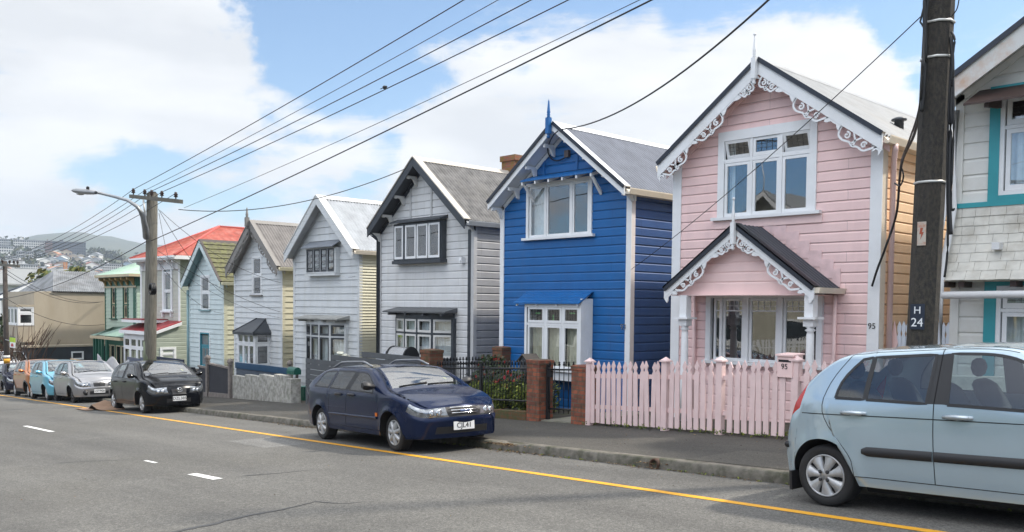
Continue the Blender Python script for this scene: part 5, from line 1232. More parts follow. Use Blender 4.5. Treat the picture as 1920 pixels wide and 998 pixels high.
block(125, 143, 499, 509, 640, W5, 'pale blue block beside the orange mast', 3, 5)
block(136, 158, 506, 514, 590, W5, 'pale blue low block in front of the pale blue tower', 2, 5)
p = far(122.5, 508, 620); o = thing('crane_mast', 'orange mast standing among the far buildings', 'mast', (p.x, p.y, p.z-4)); b = MB()
zt = far(122.5, 492, 620).z
for dx, dy in ((-.7, -.7), (.7, -.7), (.7, .7), (-.7, .7)): b.box(p.x+dx-.25, p.x+dx+.25, p.y+dy-.25, p.y+dy+.25, p.z-4, zt)
k = p.z-3.5
while k < zt: b.box(p.x-.9, p.x+.9, p.y-.9, p.y-.65, k, k+.3); b.box(p.x+.65, p.x+.9, p.y-.65, p.y+.65, k, k+.3); k += 1.2
b.build('lattice', mat('mast_orange', (.5, .2, .05), .6), o)
# small houses
desc_w = [(W1, 'white'), (W6, 'tan'), (W2, 'grey'), (W1, 'white'), (W5, 'pale blue')]; desc_r = [(RF[0], 'red'), (RF[1], 'grey'), (RF[2], 'pale'), (RF[3], 'dark'), (RF[4], 'orange'), (RF[1], 'grey'), (RF[2], 'pale'), (RF[3], 'dark')]
random.seed(23); placed = []
for i in range(520):
    px = random.uniform(2, 300); t = random.uniform(.12, .97); py = midz(px, t)
    if t > .86 or any(a-6 < px < c+6 and e-2 < py < f_+5 for a, c, e, f_ in BLK): continue
    if any(abs(px-a) < 6 and abs(py-c) < 3.6 for a, c in placed): continue
    placed.append((px, py)); D = midD(t)-14; p = far(px, py-1.5, D); a = random.uniform(-.5, .5); w, d, h_ = random.uniform(7, 12), random.uniform(7, 10), random.uniform(3, 6.5)
    (wm, wn), (rm, rn) = random.choice(desc_w), random.choice(desc_r)
    o = thing('hillside_house', 'small %s house with %s gabled roof on the far hillside' % (wn, rn), 'house', (p.x, p.y, p.z), 'houses on the far hillside')
    ang = math.atan2(p.y, p.x)+a; U = Vector((-math.sin(ang), math.cos(ang), 0)); Nn = Vector((-math.cos(ang), -math.sin(ang), 0)); M = frame((p.x, p.y, p.z), U, Nn)
    b = MB(M); b.box(-w/2, w/2, -d, 0, -4, h_); b.prism([(-w/2, 0, h_), (w/2, 0, h_), (0, 0, h_+1.9)], (0, -d, 0)); b.build('wall', wm, o)
    b = MB(M)
    for s in (-1, 1): b.hexa([(0, .4, h_+2.0), (s*(w/2+.5), .4, h_-.25), (s*(w/2+.5), -d-.4, h_-.25), (0, -d-.4, h_+2.0), (0, .4, h_+2.25), (s*(w/2+.5), .4, h_-.02), (s*(w/2+.5), -d-.4, h_-.02), (0, -d-.4, h_+2.25)])
    b.build('roof', rm, o)
    b = MB(M); n_ = random.choice((2, 3))
    for q in range(n_): b = MB(M); b.box(-w/2+w*(q+.25)/n_, -w/2+w*(q+.75)/n_, 0, .08, h_*.45, h_*.8); b.build('window', win_d, o)

# ------------------------------------------------------------ trees and bushes
M_leaf = [mat('leaf_dark', (.022, .042, .014), .6, var=.2), mat('leaf_mid', (.045, .080, .02), .6, var=.2), mat('leaf_light', (.085, .12, .03), .6, var=.2)]
M_bark = mat('bark', (.07, .055, .04), .9, var=.3, vscale=12)
def tree(nm, label, base, h, r, mats, cat='tree', n=2200, leaf=.16, trunk=.16, squash=.8, group=None, lobes=9):
    o = thing(nm, label, cat, base, group); B_ = Vector(base); b = MB(); b.tube([B_-Vector((0, 0, .5)), B_+Vector((.05, 0, h*.3)), B_+Vector((0, .05, h*.62))], [trunk, trunk*.7, trunk*.4], 7)
    cs = []
    for k in range(lobes):
        a = 2*PI*k/lobes+random.random(); rr = r*random.uniform(.2, .7); c = B_+Vector((math.cos(a)*rr, math.sin(a)*rr, h*random.uniform(.5, .88))); cs.append(c)
        b.tube([B_+Vector((0, 0, h*.35)), B_.lerp(c, .6)+Vector((0, 0, h*.12)), c], [trunk*.4, trunk*.25, trunk*.08], 5)
    b.build('trunk', M_bark, o); b = MB(); b.nm = len(mats)
    for c in cs: leafclump(b, c, r*random.uniform(.38, .6), n//lobes, leaf, squash)
    b.build('crown', mats, o); return o
yel = [mat('leaf_gold', (.22, .19, .03), .6, var=.2), mat('leaf_lime', (.12, .14, .03), .6, var=.2), M_leaf[1]]
random.seed(5)
p = far(117, 524, 95); tree('round_tree', 'golden-green tree behind the dull iron roof', (p.x, p.y, p.z-4.5), 5.6, 2.6, yel, n=1800, leaf=.3)
p = far(163, 531, 100); tree('round_tree', 'dark green tree behind the beige building', (p.x, p.y, p.z-4.5), 5.2, 2.4, M_leaf, n=1500, leaf=.3)
p = at(24, 700, 14.5); tree('garden_tree', 'dark bushy tree beside the beige building at the left edge', (p.x-2, 15.5, gz(p.x, 15, .1)-.2), 5.0, 2.2, M_leaf, n=2600, leaf=.17)
# bare twiggy shrub
p = at(33, 690, 13.2); o = thing('bare_shrub', 'bare brown twiggy shrub beside the timber bus stop pole', 'shrub', (p.x, 13.2, gz(p.x, 13.2, .1))); B_ = Vector((p.x, 13.2, gz(p.x, 13.2, .1))); b = MB(); random.seed(9)
for k in range(210):
    a = random.uniform(0, 2*PI); l = random.uniform(1.8, 4.2); d = Vector((math.cos(a)*.55, math.sin(a)*.45, 1)).normalized(); q = B_+Vector((random.gauss(-1.1, .8), random.gauss(.2, .5), 0)); b.tube([q, q+d*l*.5+Vector((random.gauss(0, .15), random.gauss(0, .1), 0)), q+d*l+Vector((random.gauss(0, .4), random.gauss(0, .3), -.2))], [.03, .02, .008], 4, False)
b.build('twigs', mat('twig_brown', (.10, .055, .035), .9, var=.3), o)

# ------------------------------------------------------------ fences
FD = Vector((ft1[0]-ft0[0], 0, 0))
P0_ = G(1470, 822, .14); P1_ = G(1097, 795, .14); P2_ = G(547, 755, .14)
fdir = (P2_-P0_); fdir.z = 0; fdir.normalize(); fn = Vector((fdir.y, -fdir.x, 0))
def on_line(px, py=700, off=0.0, base=P1_, d=None):
    d = d or fdir; n_ = Vector((d.y, -d.x, 0)); v = ray(px, py); t = (base.dot(n_)+off)/v.dot(n_); return v*t
# pink picket fence
pkf = mat('pink_fence_paint', (.80, .60, .58), .55, var=.05, vscale=6, dirt=(.62, .45, .42), dscale=5, damt=.5, dstretch=(1, 1, .3))
fd = (P0_-P1_); fd.z = 0; fd.normalize(); fnn = Vector((fd.y, -fd.x, 0))
fdn = fnn if fnn.y < 0 else -fnn
FEN = thing('picket_fence', 'pink picket fence with shaped picket tops in front of the pink house', 'fence', (P1_.x, P1_.y, P1_.z))
def pick_profile(w, h): return [(-w/2, 0), (w/2, 0), (w/2, h-.20), (w*.30, h-.165), (w*.24, h-.15), (w*.30, h-.135), (w/2, h-.09), (0, h), (-w/2, h-.09), (-w*.30, h-.135), (-w*.24, h-.15), (-w*.30, h-.165), (-w/2, h-.20)]
L_ = 5.9; F0 = Vector((P1_.x, P1_.y, 0))+fd*.04
def fz(t): p = F0+fd*t; return gz(p.x, p.y, .14)
posts_t = []
for px in (1105, 1247, 1350, 1492):
    v = ray(px, 720); t = (F0.dot(fnn)/v.dot(fnn)); posts_t.append(((v*t)-F0).dot(fd))
ptop = (at(1247, 676, on_line(1247).y).z-fz(posts_t[1]))
pick_h = 1.08; proto = None; t = .16; k = 0
while t < L_:
    if min(abs(t-q) for q in posts_t) > .085:
        p = F0+fd*(t+random.gauss(0, .004)); z0 = fz(t)+.03+random.gauss(0, .006); M = frame((p.x, p.y, z0), fd, fdn) @ Matrix.Rotation(random.gauss(0, .012), 4, 'Y')
        b = MB(M); hh = pick_h+.012*math.sin(k*2.1); b.prism([(u, .0, z) for u, z in pick_profile(.09, hh)], (0, .02, 0)); b.build('picket', pkf, FEN)
    t += .128; k += 1
for hz in (.28, .82):
    b = MB(); A = F0+fd*.0; B = F0+fd*L_; A = Vector((A.x, A.y, fz(0)+hz)); B = Vector((B.x, B.y, fz(L_)+hz)); o = -fdn*.004; w = -fdn*.045; u = Vector((0, 0, .07)); b.hexa([A+o, B+o, B+w, A+w, A+o+u, B+o+u, B+w+u, A+w+u]); b.build('rail', pkf, FEN)
for q in posts_t:
    p = F0+fd*q; z0 = fz(q); b = MB(frame((p.x, p.y, z0), fd, fdn)); b.box(-.055, .055, -.06, .035, -.1, 1.10); b.box(-.08, .08, -.085, .06, 1.10, 1.125); i = b.add([(-.07, -.075, 1.125), (.07, -.075, 1.125), (.07, .05, 1.125), (-.07, .05, 1.125), (0, -.0125, 1.185)])
    for a in range(4): b.face((i+a, i+(a+1) % 4, i+4))
    b.build('post', pkf, FEN)
# letterbox 95
v = ray(1475, 680); t = F0.dot(fnn)/v.dot(fnn); p = v*t; lbx = thing('letterbox', 'pink wooden letterbox numbered 95 on the picket fence', 'letterbox', (p.x, p.y, fz((p-F0).dot(fd))+.75))
M = frame((p.x, p.y, 0), fd, fdn); zt = at(1475, 662.5, p.y).z; zb_ = zt-.34
b = MB(M); b.box(-.12, .13, -.2, .05, zb_, zt-.03); b.build('box', pk_t, lbx)
b = MB(M); b.hexa([(-.14, -.22, zt-.022), (.15, -.22, zt-.022), (.15, .075, zt-.04), (-.14, .075, zt-.04), (-.14, -.22, zt), (.15, -.22, zt), (.15, .075, zt-.018), (-.14, .075, zt-.018)]); b.build('lid', pk_t, lbx)
b = MB(M); b.box(-.10, .10, .05, .054, zt-.125, zt-.09); b.build('slot', M_dark, lbx)
c = M @ Vector((.0, .055, zt-.19)); text_mesh('95', .11, facing(c, fd, fdn), 'house_number', number_m, lbx)
# side picket fence beside the pink house
wpf = mat('bluish_fence_paint', (.60, .65, .72), .6, var=.05); SF = thing('picket_fence', 'pale bluish white close-boarded picket fence beside the apricot wall', 'fence', (-5.8, 14.3, -1.8))
zt = at(1720, 603, 14.3).z; x = -6.02
while x < -5.1:
    b = MB(front(x, 14.3, -1.9)); hh = zt+1.9; w = .062
    b.prism([(u, 0, z) for u, z in [(-w/2-.0, 0), (w/2, 0), (w/2, hh-.26), (w*.3, hh-.2), (w/2, hh-.14), (w*.5, hh-.08), (0, hh), (-w*.5, hh-.08), (-w/2, hh-.14), (-w*.3, hh-.2), (-w/2, hh-.26)]], (0, .02, 0)); b.build('picket', wpf, SF); x += .068
b = MB(front(-6.09, 14.28, -1.9)); b.prism([(u, 0, z) for u, z in [(-.06, 0), (.06, 0), (.06, 1.2), (.03, 1.27), (.06, 1.34), (0, zt+1.9), (-.06, 1.34), (-.03, 1.27), (-.06, 1.2)]], (0, .03, 0)); b.build('post', pk_t, SF)

# brick pillars, iron fence, gate
bm = brick_mat('old_red_brick', (.34, .10, .05), (.15, .05, .035), (.13, .11, .08), (.075, .05, .03)); bm2 = brick_mat('mossy_red_brick', (.21, .075, .04), (.10, .045, .03), (.11, .09, .06), (.075, .06, .025))
def pillar(px, top_y, label, m, w=.36, base=None, p=None):
    p = p or on_line(px, 720, 0); zb_ = gz(p.x, p.y, .1); zt = at(px, top_y, p.y).z
    o = thing('brick_pillar', label, 'pillar', (p.x, p.y, zb_), 'brick pillars around the blue house garden'); U = -fdir; b = MB(frame((p.x, p.y, 0), U, fdn))
    b.box(-w/2, w/2, -w, 0, zb_-.1, zt-.09); b.box(-w/2-.012, w/2+.012, -w-.012, .012, zt-.089, zt-.02); b.hexa([(-w/2, -w, zt-.019), (w/2, -w, zt-.019), (w/2, 0, zt-.019), (-w/2, 0, zt-.019), (-w/2+.05, -w+.05, zt), (w/2-.05, -w+.05, zt), (w/2-.05, -.05, zt), (-w/2+.05, -.05, zt)])
    b.build('brickwork', m, o); return p, zt, w
pA = pillar(999, 674, 'red brick pillar on the left of the iron gate', bm)
pB = pillar(1084, 685, 'mossy brick pillar between the iron gate and pink fence', bm)
pC = pillar(797, 655, 'brown brick pillar at the left end of the iron fence', bm2)
yb = 14.05; pb = at(932, 700, yb); pD = pillar(932, 650, 'brick pillar against the corner of the blue house', bm2, p=pb)
iron = M_black
def iron_panel(label, A, B, hb, ht, n, mid=(), finial_h=.16, nm='iron_fence', cat='fence', group=None):
    o = thing(nm, label, cat, tuple(A), group); d = (B-A); d.z = 0; Ln = d.length; d.normalize()
    for z in (hb, ht):
        b = MB(); b.tube([A+Vector((0, 0, z)), B+Vector((0, 0, z))], .02, 6); b.build('rail', iron, o)
    for k in range(n):
        t = (k+.5)/n; p = A.lerp(B, t); b = MB(); b.tube([p+Vector((0, 0, hb-.08)), p+Vector((0, 0, ht+finial_h*.45))], .009, 5)
        b.lathe((p.x, p.y, p.z+ht+finial_h*.42), [(.009, 0), (.026, .02), (.012, .05), (.02, .06), (.0, finial_h*.58)], 6); b.build('bar', iron, o)
    for t in mid:
        p = A.lerp(B, t); b = MB(); b.box(p.x-.03, p.x+.03, p.y-.03, p.y+.03, p.z-.05, p.z+ht+.1); b.build('post', iron, o)
    return o
def gp(p): return Vector((p.x, p.y, gz(p.x, p.y, .12)))
A = gp(pC[0]-fdir*.2+Vector((0, .18, 0))); B = gp(pA[0]+fdir*.2+Vector((0, .18, 0)))
iron_panel('black iron spear-topped fence along the footpath before the flowering shrub', A, B, .36, 1.0, 34, (.50,))
A2 = gp(pC[0]+Vector((.0, .4, 0))); B2 = gp(Vector((pb.x, yb-.05, 0))); iron_panel('black iron spear-topped fence running back to the corner of the blue house', A2, B2, .40, 1.08, 18)
A3 = gp(pA[0]-fdir*.24+Vector((0, .18, 0))); B3 = gp(pB[0]+fdir*.24+Vector((0, .18, 0)))
gate = iron_panel('narrow black iron gate between two brick pillars', A3, B3, .24, .98, 6, (.02,), nm='iron_gate', cat='gate')
b = MB(); p = A3.lerp(B3, .12)+Vector((0, -.03, .9)); b.box(p.x-.05, p.x+.05, p.y-.03, p.y+.03, p.z-.06, p.z+.06); b.build('latch', iron, gate)
# low brick edging, path, hedge, shrub
b = MB(); n_ = fdn*.2; A = gp(pC[0]-fdir*.2); B = gp(pA[0]+fdir*.2); u = Vector((0, 0, .17)); e = Vector((0, 0, -.1)); k = -fdn*.22
b.hexa([A+e, B+e, B+e+k, A+e+k, A+u, B+u, B+u+k, A+u+k]); tag(b.build('garden_wall', brick_mat('mossy_edging_brick', (.16, .07, .035), (.12, .075, .03), (.10, .09, .05), (.07, .08, .025))), 'low mossy brick edging under the iron fence', 'wall')
b = MB(); A = gp(pA[0]-fdir*.2-fdn*.05); B = gp(pB[0]+fdir*.2-fdn*.05); k = Vector((0, 2.3, 0)); u = Vector((0, 0, .03)); b.hexa([A, B, B+k, A+k, A+u, B+u, B+k+u, A+k+u]); tag(b.build('garden_path', mat('path_concrete', (.26, .25, .20), .9, var=.15, dirt=(.13, .14, .07), damt=.6)), kind='structure')
random.seed(31)
lim = [mat('hedge_lime', (.30, .34, .05), .6, var=.2), mat('hedge_green', (.13, .19, .03), .6, var=.2), mat('hedge_deep', (.05, .08, .018), .6, var=.2)]
hA = gp(pC[0]-fdn*.45-fdir*.3); hB = gp(pA[0]-fdn*.45+fdir*.1); o = thing('hedge', 'low lime-green box hedge behind the iron fence', 'hedge', tuple(hA.lerp(hB, .5))); b = MB(); b.nm = 3
for k in range(70):
    t = k/69; c = hA.lerp(hB, t); leafclump(b, (c.x+random.gauss(0, .04), c.y+random.uniform(-.15, .2), c.z+random.uniform(.18, .60)), .2, 130, .03, .9)
b.build('foliage', lim, o); b = MB()
for k in range(18): c = hA.lerp(hB, k/17); b.tube([c, c+Vector((random.gauss(0, .05), random.gauss(0, .05), .4))], [.012, .005], 4)
b.build('stems', M_bark, o)
shr = [M_leaf[0], M_leaf[1], M_leaf[1], mat('shrub_olive', (.07, .085, .03), .5, var=.2)]
for lab, px0, px1, zt, n in (('dense dark shrub with red flowers behind the left end of the iron fence', 812, 872, .62+.55, 7), ('dark shrub with red flowers in front of the blue house pillar', 878, 938, .98, 7)):
    A = on_line(px0, 700, 0)-fdn*1.15; B = on_line(px1, 700, 0)-fdn*1.15; A = gp(A); B = gp(B); c0 = A.lerp(B, .5)
    o = thing('flowering_shrub', lab, 'shrub', tuple(c0)); b = MB(); b.nm = 4; fl = MB(); st = MB()
    for k in range(26):
        t = random.random(); c = A.lerp(B, t)+Vector((0, random.uniform(-.35, .35), random.uniform(.25, zt*(1-.35*abs(2*t-1))))); leafclump(b, c, .26, 130, .045, .85); st.tube([c0+Vector((random.gauss(0, .1), 0, 0)), c0.lerp(c, .5)+Vector((0, 0, .1)), c], [.018, .012, .005], 4)
        for _ in range(4 if random.random() < .7 else 0):
            f = c+Vector((random.gauss(0, .17), random.gauss(-.12, .12), random.gauss(.1, .12))); leafclump(fl, f, .04, 16, .024, .9)
    b.build('foliage', shr, o); st.build('stems', M_bark, o); fl.build('blossom', mat('red_blossom', (.50, .02, .025), .5, var=.2), o)
# black house-shaped letterbox by the pillar
p = at(981, 690, pA[0].y+.5); o = thing('letterbox', 'black letterbox shaped like a small pitched-roof house beside the brick pillar', 'letterbox', tuple(p)); zt = at(985, 664, p.y).z
b = MB(frame((p.x, p.y, 0), -fdir, fdn)); b.prism([(-.11, 0, zt-.36), (.11, 0, zt-.36), (.11, 0, zt-.14), (0, 0, zt-.03), (-.11, 0, zt-.14)], (0, -.3, 0)); b.build('box', M_char, o); b = MB(frame((p.x, p.y, 0), -fdir, fdn))
for s in (-1, 1): b.hexa([(0, .04, zt-.03), (s*.17, .04, zt-.18), (s*.17, -.34, zt-.18), (0, -.34, zt-.03), (0, .04, zt), (s*.17, .04, zt-.15), (s*.17, -.34, zt-.15), (0, -.34, zt)])
b.build('roof', mat('dark_shingle', (.035, .03, .028), .8), o); b = MB(); b.box(p.x-.03, p.x+.03, p.y+.1, p.y+.16, gz(p.x, p.y, .1), zt-.36); b.build('stand', M_black, o)

# grey slat fence, stepped
gs = mat('slat_grey', (.085, .092, .10), .6, var=.1, vscale=4); o = None
sA = on_line(573, 720, 0, P2_); sB = pC[0]+fdir*.2; SFN = thing('slat_fence', 'dark grey horizontal slat fence stepping up the slope before the pale grey house', 'fence', tuple(gp(sA)))
edges = [573, 621, 678, 784]; tops = [(672, 677), (665, 671), (659, 670)]
for k in range(3):
    q0, q1 = [ (sA.lerp(sB, 0) if e == 573 else on_line(e, 690, 0, sB, (sB-sA).normalized())) for e in edges[k:k+2]]
    if k == 2: q1 = sB
    zt = (at(edges[k], tops[k][0], q0.y).z+at(edges[k+1], tops[k][1], q1.y).z)/2; d = (q1-q0); d.z = 0; w = d.length; M = frame((q0.x, q0.y, 0), d, fdn)
    z = zt; zl = min(gz(q0.x, q0.y, .1), gz(q1.x, q1.y, .1))
    b = MB(M); b.box(0, .09, -.09, -.022, zl-.1, zt-.01); b.build('post', gs, SFN)
    while z > zl:
        b = MB(M); b.box(.0, w-.004, -.02, 0, max(z-.135, zl), z); b.build('slat', gs, SFN); z -= .147

# old stepped concrete wall
cw = mat('mossy_concrete', (.47, .455, .415), .95, var=.3, vscale=8, dirt=(.14, .15, .10), dscale=5, damt=.7, bump=.8, bscale=25)
wA = G(436, 746, .14); wB = G(547, 755, .14); wA.z = 0; wB.z = 0; d = wB-wA; w = d.length; M = frame((wA.x, wA.y, 0), d, fdn); CWL = thing('concrete_wall', 'old white-stained concrete wall with sawtooth top and moss', 'wall', (wA.x, wA.y, gz(wA.x, wA.y, .12)))
zq = lambda px, py: at(px, py, wA.lerp(wB, (px-436)/111).y).z
ed = [436, 462, 490, 517, 538]; b = MB(M)
for k in range(4):
    u0, u1 = w*(ed[k]-436)/111, w*(ed[k+1]-436)/111
    ya, yb_ = [(703.5, 708), (702.5, 707.5), (702, 707), (702, 706)][k]
    b.prism([(u0+.002, 0, -3.5), (u1-.002, 0, -3.5), (u1-.002, 0, zq(ed[k+1], yb_)), (u0+.002, 0, zq(ed[k], ya))], (0, -.2, 0))
b.build('sawtooth_wall', cw, CWL); b = MB(M); b.box(w*(538-436)/111, w, -.28, .02, -3.4, zq(545, 711)); b.build('end_pier', cw, CWL)
# blue-topped board fence behind it
bf = mat('slate_blue_board', (.11, .135, .17), .6, var=.1); bt = mat('dark_blue_rail', (.02, .07, .14), .5, var=.1)
BF = thing('board_fence', 'slate board fence with a dark blue top rail behind the old concrete wall', 'fence', (-26, 14.3, -3))
a0 = at(443, 690, 14.2); a1 = at(540, 690, 14.2); zt0, zt1 = at(443, 686, 14.2).z, at(536, 683, 14.2).z; zt = (zt0+zt1)/2
b = MB(); b.box(a0.x, a1.x, 14.2, 14.24, -3.6, zt-.2); b.build('boards', bf, BF); b = MB(); b.box(a0.x-.03, a1.x+.03, 14.17, 14.27, zt-.199, zt); b.build('top_rail', bt, BF)
tp = mat('weathered_post', (.24, .21, .19), .85, var=.2, vscale=10)
b = MB(); b.box(a1.x+.031, a1.x+.16, 14.15, 14.28, -3.4, zt+.08); b.lathe((a1.x+.095, 14.21, zt+.08), [(.03, 0), (.08, .03), (.09, .09), (.06, .15), (0, .19)], 10); b.build('post', tp, BF)
# charcoal panel gate with ball-topped posts
cg = mat('charcoal_panel', (.035, .036, .045), .75, var=.15, bump=.3, bscale=80)
gA = on_line(331, 690, 0, wA, fdir); gB = on_line(434, 690, 0, wA, fdir)
def gpt(px): return on_line(px, 690, 0, wA, fdir)
PG = thing('panel_fence', 'charcoal panel fence and gate with weathered ball-topped posts', 'fence', tuple(gp(gpt(380))))
for k, (pa, pb2, ya, yb_) in enumerate(((333, 371, 686, 692), (372, 389.5, 685, 688.5), (391.5, 431, 680.5, 689))):
    q0, q1 = gpt(pa), gpt(pb2); d = q1-q0; d.z = 0; w = d.length; M = frame((q0.x, q0.y, 0), d, fdn); za, zb2 = at(pa, ya, q0.y).z, at(pb2, yb_, q1.y).z; ga, gb = gz(q0.x, q0.y, .12), gz(q1.x, q1.y, .12)
    b = MB(M); b.prism([(0.03, 0, ga+.02), (w-.03, 0, gb+.02), (w-.03, 0, zb2-.06), (.03, 0, za-.06)], (0, -.05, 0)); b.build('panel', cg, PG)
    b = MB(M); b.prism([(0, .03, za-.06), (w, .03, zb2-.06), (w, .03, zb2), (0, .03, za)], (0, -.1, 0)); b.build('rail', tp, PG)
    b = MB(M); b.prism([(0, .03, ga-.05), (w, .03, gb-.1), (w, .03, gb+.14), (0, .03, ga+.16)], (0, -.1, 0)); b.build('kickboard', tp, PG)
for px, yt in ((333, 690), (371.5, 690), (390.5, 670), (433, 677)):
    q = gpt(px); zt = at(px, yt, q.y).z; b = MB(); b.box(q.x-.06, q.x+.06, q.y-.08, q.y+.04, gz(q.x, q.y, .1), zt-.16)
    if yt < 680: b.lathe((q.x, q.y-.02, zt-.16), [(.05, 0), (.09, .02), (.06, .05), (.1, .1), (.11, .15), (.06, .22), (0, .25)], 10)
    b.build('post', tp, PG)
q = gpt(366); z = at(364, 698, q.y-.15).z; o = thing('letterbox', 'dark metal letterbox fixed to the charcoal panel fence', 'letterbox', (q.x, q.y-.15, z)); b = MB(frame((q.x, q.y-.05, z), -fdir, fdn)); b.box(-.18, .14, .0, .22, -.27, .12); b.prism([(-.2, .0, .121), (.16, .0, .121), (.16, .0, .16), (-.2, .0, .16)], (0, .25, 0)); b.build('box', M_char, o)
b = MB(frame((q.x, q.y-.05, z), -fdir, fdn)); b.box(-.12, .08, .221, .226, .02, .06); b.build('slot', M_dark, o)
# green letterbox on the wall, bin, small things by the white house
gn = mat('green_metal', (.008, .10, .07), .35, var=.1); q = wA.lerp(wB, .93); z = zq(541, 702)
o = thing('letterbox', 'dark green letterbox with rounded top standing behind the concrete wall', 'letterbox', (q.x, q.y+.3, z)); M = frame((q.x-.1, q.y+.25, z-.02), d, fdn); b = MB(M)
b.prism([(-.2, .1, 0)]+[(-.2, -.01+.11*math.cos(a*PI/10), .10+.11*math.sin(a*PI/10)) for a in range(11)]+[(-.2, -.12, 0)], (.48, 0, 0)); b.box(-.215, -.201, -.12, .1, .0, .1); b.build('box', gn, o)
b = MB(M); b.box(.04, .1, -.12, -.06, -1.6, 0); b.build('stand', tp, o)
q = at(566.5, 738, 13.6); zb_ = gz(q.x, 13.6, .1); o = thing('recycling_bin', 'small green plastic bin beside the white house', 'bin', (q.x, 13.6, zb_)); zt = at(566.5, 725, 13.6).z; b = MB(frame((q.x, 13.6, 0), (1, 0, 0), (0, -1, 0)))
b.hexa([(-.11, -.2, zb_), (.11, -.2, zb_), (.11, .0, zb_), (-.11, 0, zb_), (-.15, -.25, zt-.04), (.15, -.25, zt-.04), (.15, .02, zt-.04), (-.15, .02, zt-.04)]); b.build('body', gn, o); b = MB(frame((q.x, 13.6, 0), (1, 0, 0), (0, -1, 0))); b.box(-.17, .17, -.27, .04, zt-.039, zt); b.build('lid', gn, o)
# white lilies above the slat fence
q = on_line(617, 670, 0, sA, (sB-sA).normalized())-fdn*.5; zb_ = gz(q.x, q.y, .1); o = thing('lily_plant', 'white calla lilies rising above the grey slat fence', 'plant', (q.x, q.y, zb_)); random.seed(2); b = MB(); f = MB()
zt = at(617, 664, q.y).z
for k in range(6):
    t = Vector((q.x-.25+.14*k+random.gauss(0, .03), q.y+random.gauss(0, .1), zt-random.uniform(.0, .22))); b.tube([(q.x+random.gauss(0, .08), q.y, zb_), (t.x, t.y, t.z-.25), t], .012, 5)
    f.M = Matrix.Translation(t) @ Matrix.Rotation(random.uniform(-.6, .6), 4, 'Y') @ Matrix.Rotation(random.uniform(-.5, .5), 4, 'X'); f.lathe((0, 0, 0), [(.01, -.08), (.03, 0), (.07, .06), (.10, .09), (.06, .07), (.02, 0)], 10)
    for _ in range(2): a = Vector((random.gauss(0, .2), random.gauss(0, .1), 0)); b.poly([(q.x, q.y, zb_+.5), t+a*.6-Vector((.05, 0, .5)), t+a-Vector((0, 0, .18)), t+a*.7-Vector((-.06, 0, .5))])
b.build('stems', M_leaf[1], o); f.build('flowers', mat('lily_white', (.75, .74, .62), .5, var=.05), o)
# barbecue with a cover sheet
q = at(750, 668, 13.9); zb_ = gz(q.x, 13.9, .1); zt = at(748, 650, 13.9).z; o = thing('barbecue', 'covered barbecue with black hood ends before the pale grey house', 'barbecue', (q.x, 13.9, zb_)); M = frame((q.x, 13.9, 0), (1, 0, 0), (0, -1, 0)); b = MB(M)
b.prism([(-.25, .25*math.cos(a*PI/8), zt-.3+.3*math.sin(a*PI/8)) for a in range(9)], (.7, 0, 0)); b.build('hood', mat('steel_hood', (.5, .5, .5), .25, .8), o); b = MB(M); b.prism([(-.3, .27*math.cos(a*PI/8), zt-.31+.33*math.sin(a*PI/8)) for a in range(9)], (.05, 0, 0)); b.build('hood_end', M_black, o); b = MB(M); b.prism([(.451, .27*math.cos(a*PI/8), zt-.31+.33*math.sin(a*PI/8)) for a in range(9)], (.05, 0, 0)); b.build('hood_end', M_black, o)
b = MB(M); b.box(-.25, .45, -.22, .22, zb_+.1, zt-.32)
b.build('cabinet', M_black, o); b = MB(M); b.hexa([(-.95, -.25, zb_+.5), (-.31, -.25, zb_+.5), (-.31, .28, zb_+.5), (-.95, .28, zb_+.5), (-.9, -.2, zt-.38), (-.31, -.2, zt-.1), (-.31, .25, zt-.12), (-.85, .25, zt-.4)]); b.build('cover_sheet', mat('white_sheet', (.66, .69, .74), .6, var=.1, vscale=4, bump=.5, bscale=6), o)

# fences further down the hill
nvp = mat('navy_paint', (.012, .018, .05), .5); q0, q1 = at(292, 680, 14.6), at(343, 680, 14.6); o = thing('balustrade', 'navy slatted balustrade before the red-roofed villa', 'fence', tuple(gp(q0))); zt = at(317, 671.5, 14.6).z
b = MB(); b.box(q0.x, q1.x, 14.58, 14.66, zt-.08, zt); b.build('rail', nvp, o); x = q0.x
while x < q1.x: b = MB(); b.box(x, x+.06, 14.6, 14.64, zt-1.1, zt-.081); b.build('baluster', nvp, o); x += .17
sb = mat('slate_blue_stepped', (.10, .115, .16), .7, var=.1); o = thing('stepped_fence', 'slate-blue board fence stepping down behind the black hatchback', 'fence', tuple(gp(gpt(300))))
for k, (pa, pb2, yt) in enumerate(((238, 262, 671), (263, 297, 673), (298, 318, 677), (319, 331, 683))):
    q0, q1 = gpt(pa), gpt(pb2); zt = at((pa+pb2)/2, yt, q0.lerp(q1, .5).y).z; b = MB(); b.hexa([(q0.x, q0.y, gz(q0.x, q0.y)-.1), (q1.x, q1.y, gz(q1.x, q1.y)-.1), (q1.x, q1.y+.05, gz(q1.x, q1.y)-.1), (q0.x, q0.y+.05, gz(q0.x, q0.y)-.1), (q0.x, q0.y, zt), (q1.x, q1.y, zt), (q1.x, q1.y+.05, zt), (q0.x, q0.y+.05, zt)]); b.build('board_panel', sb, o)
wp = mat('offwhite_picket', (.62, .62, .64), .6, var=.08); rp = mat('raw_wood_picket', (.36, .26, .15), .8, var=.15)
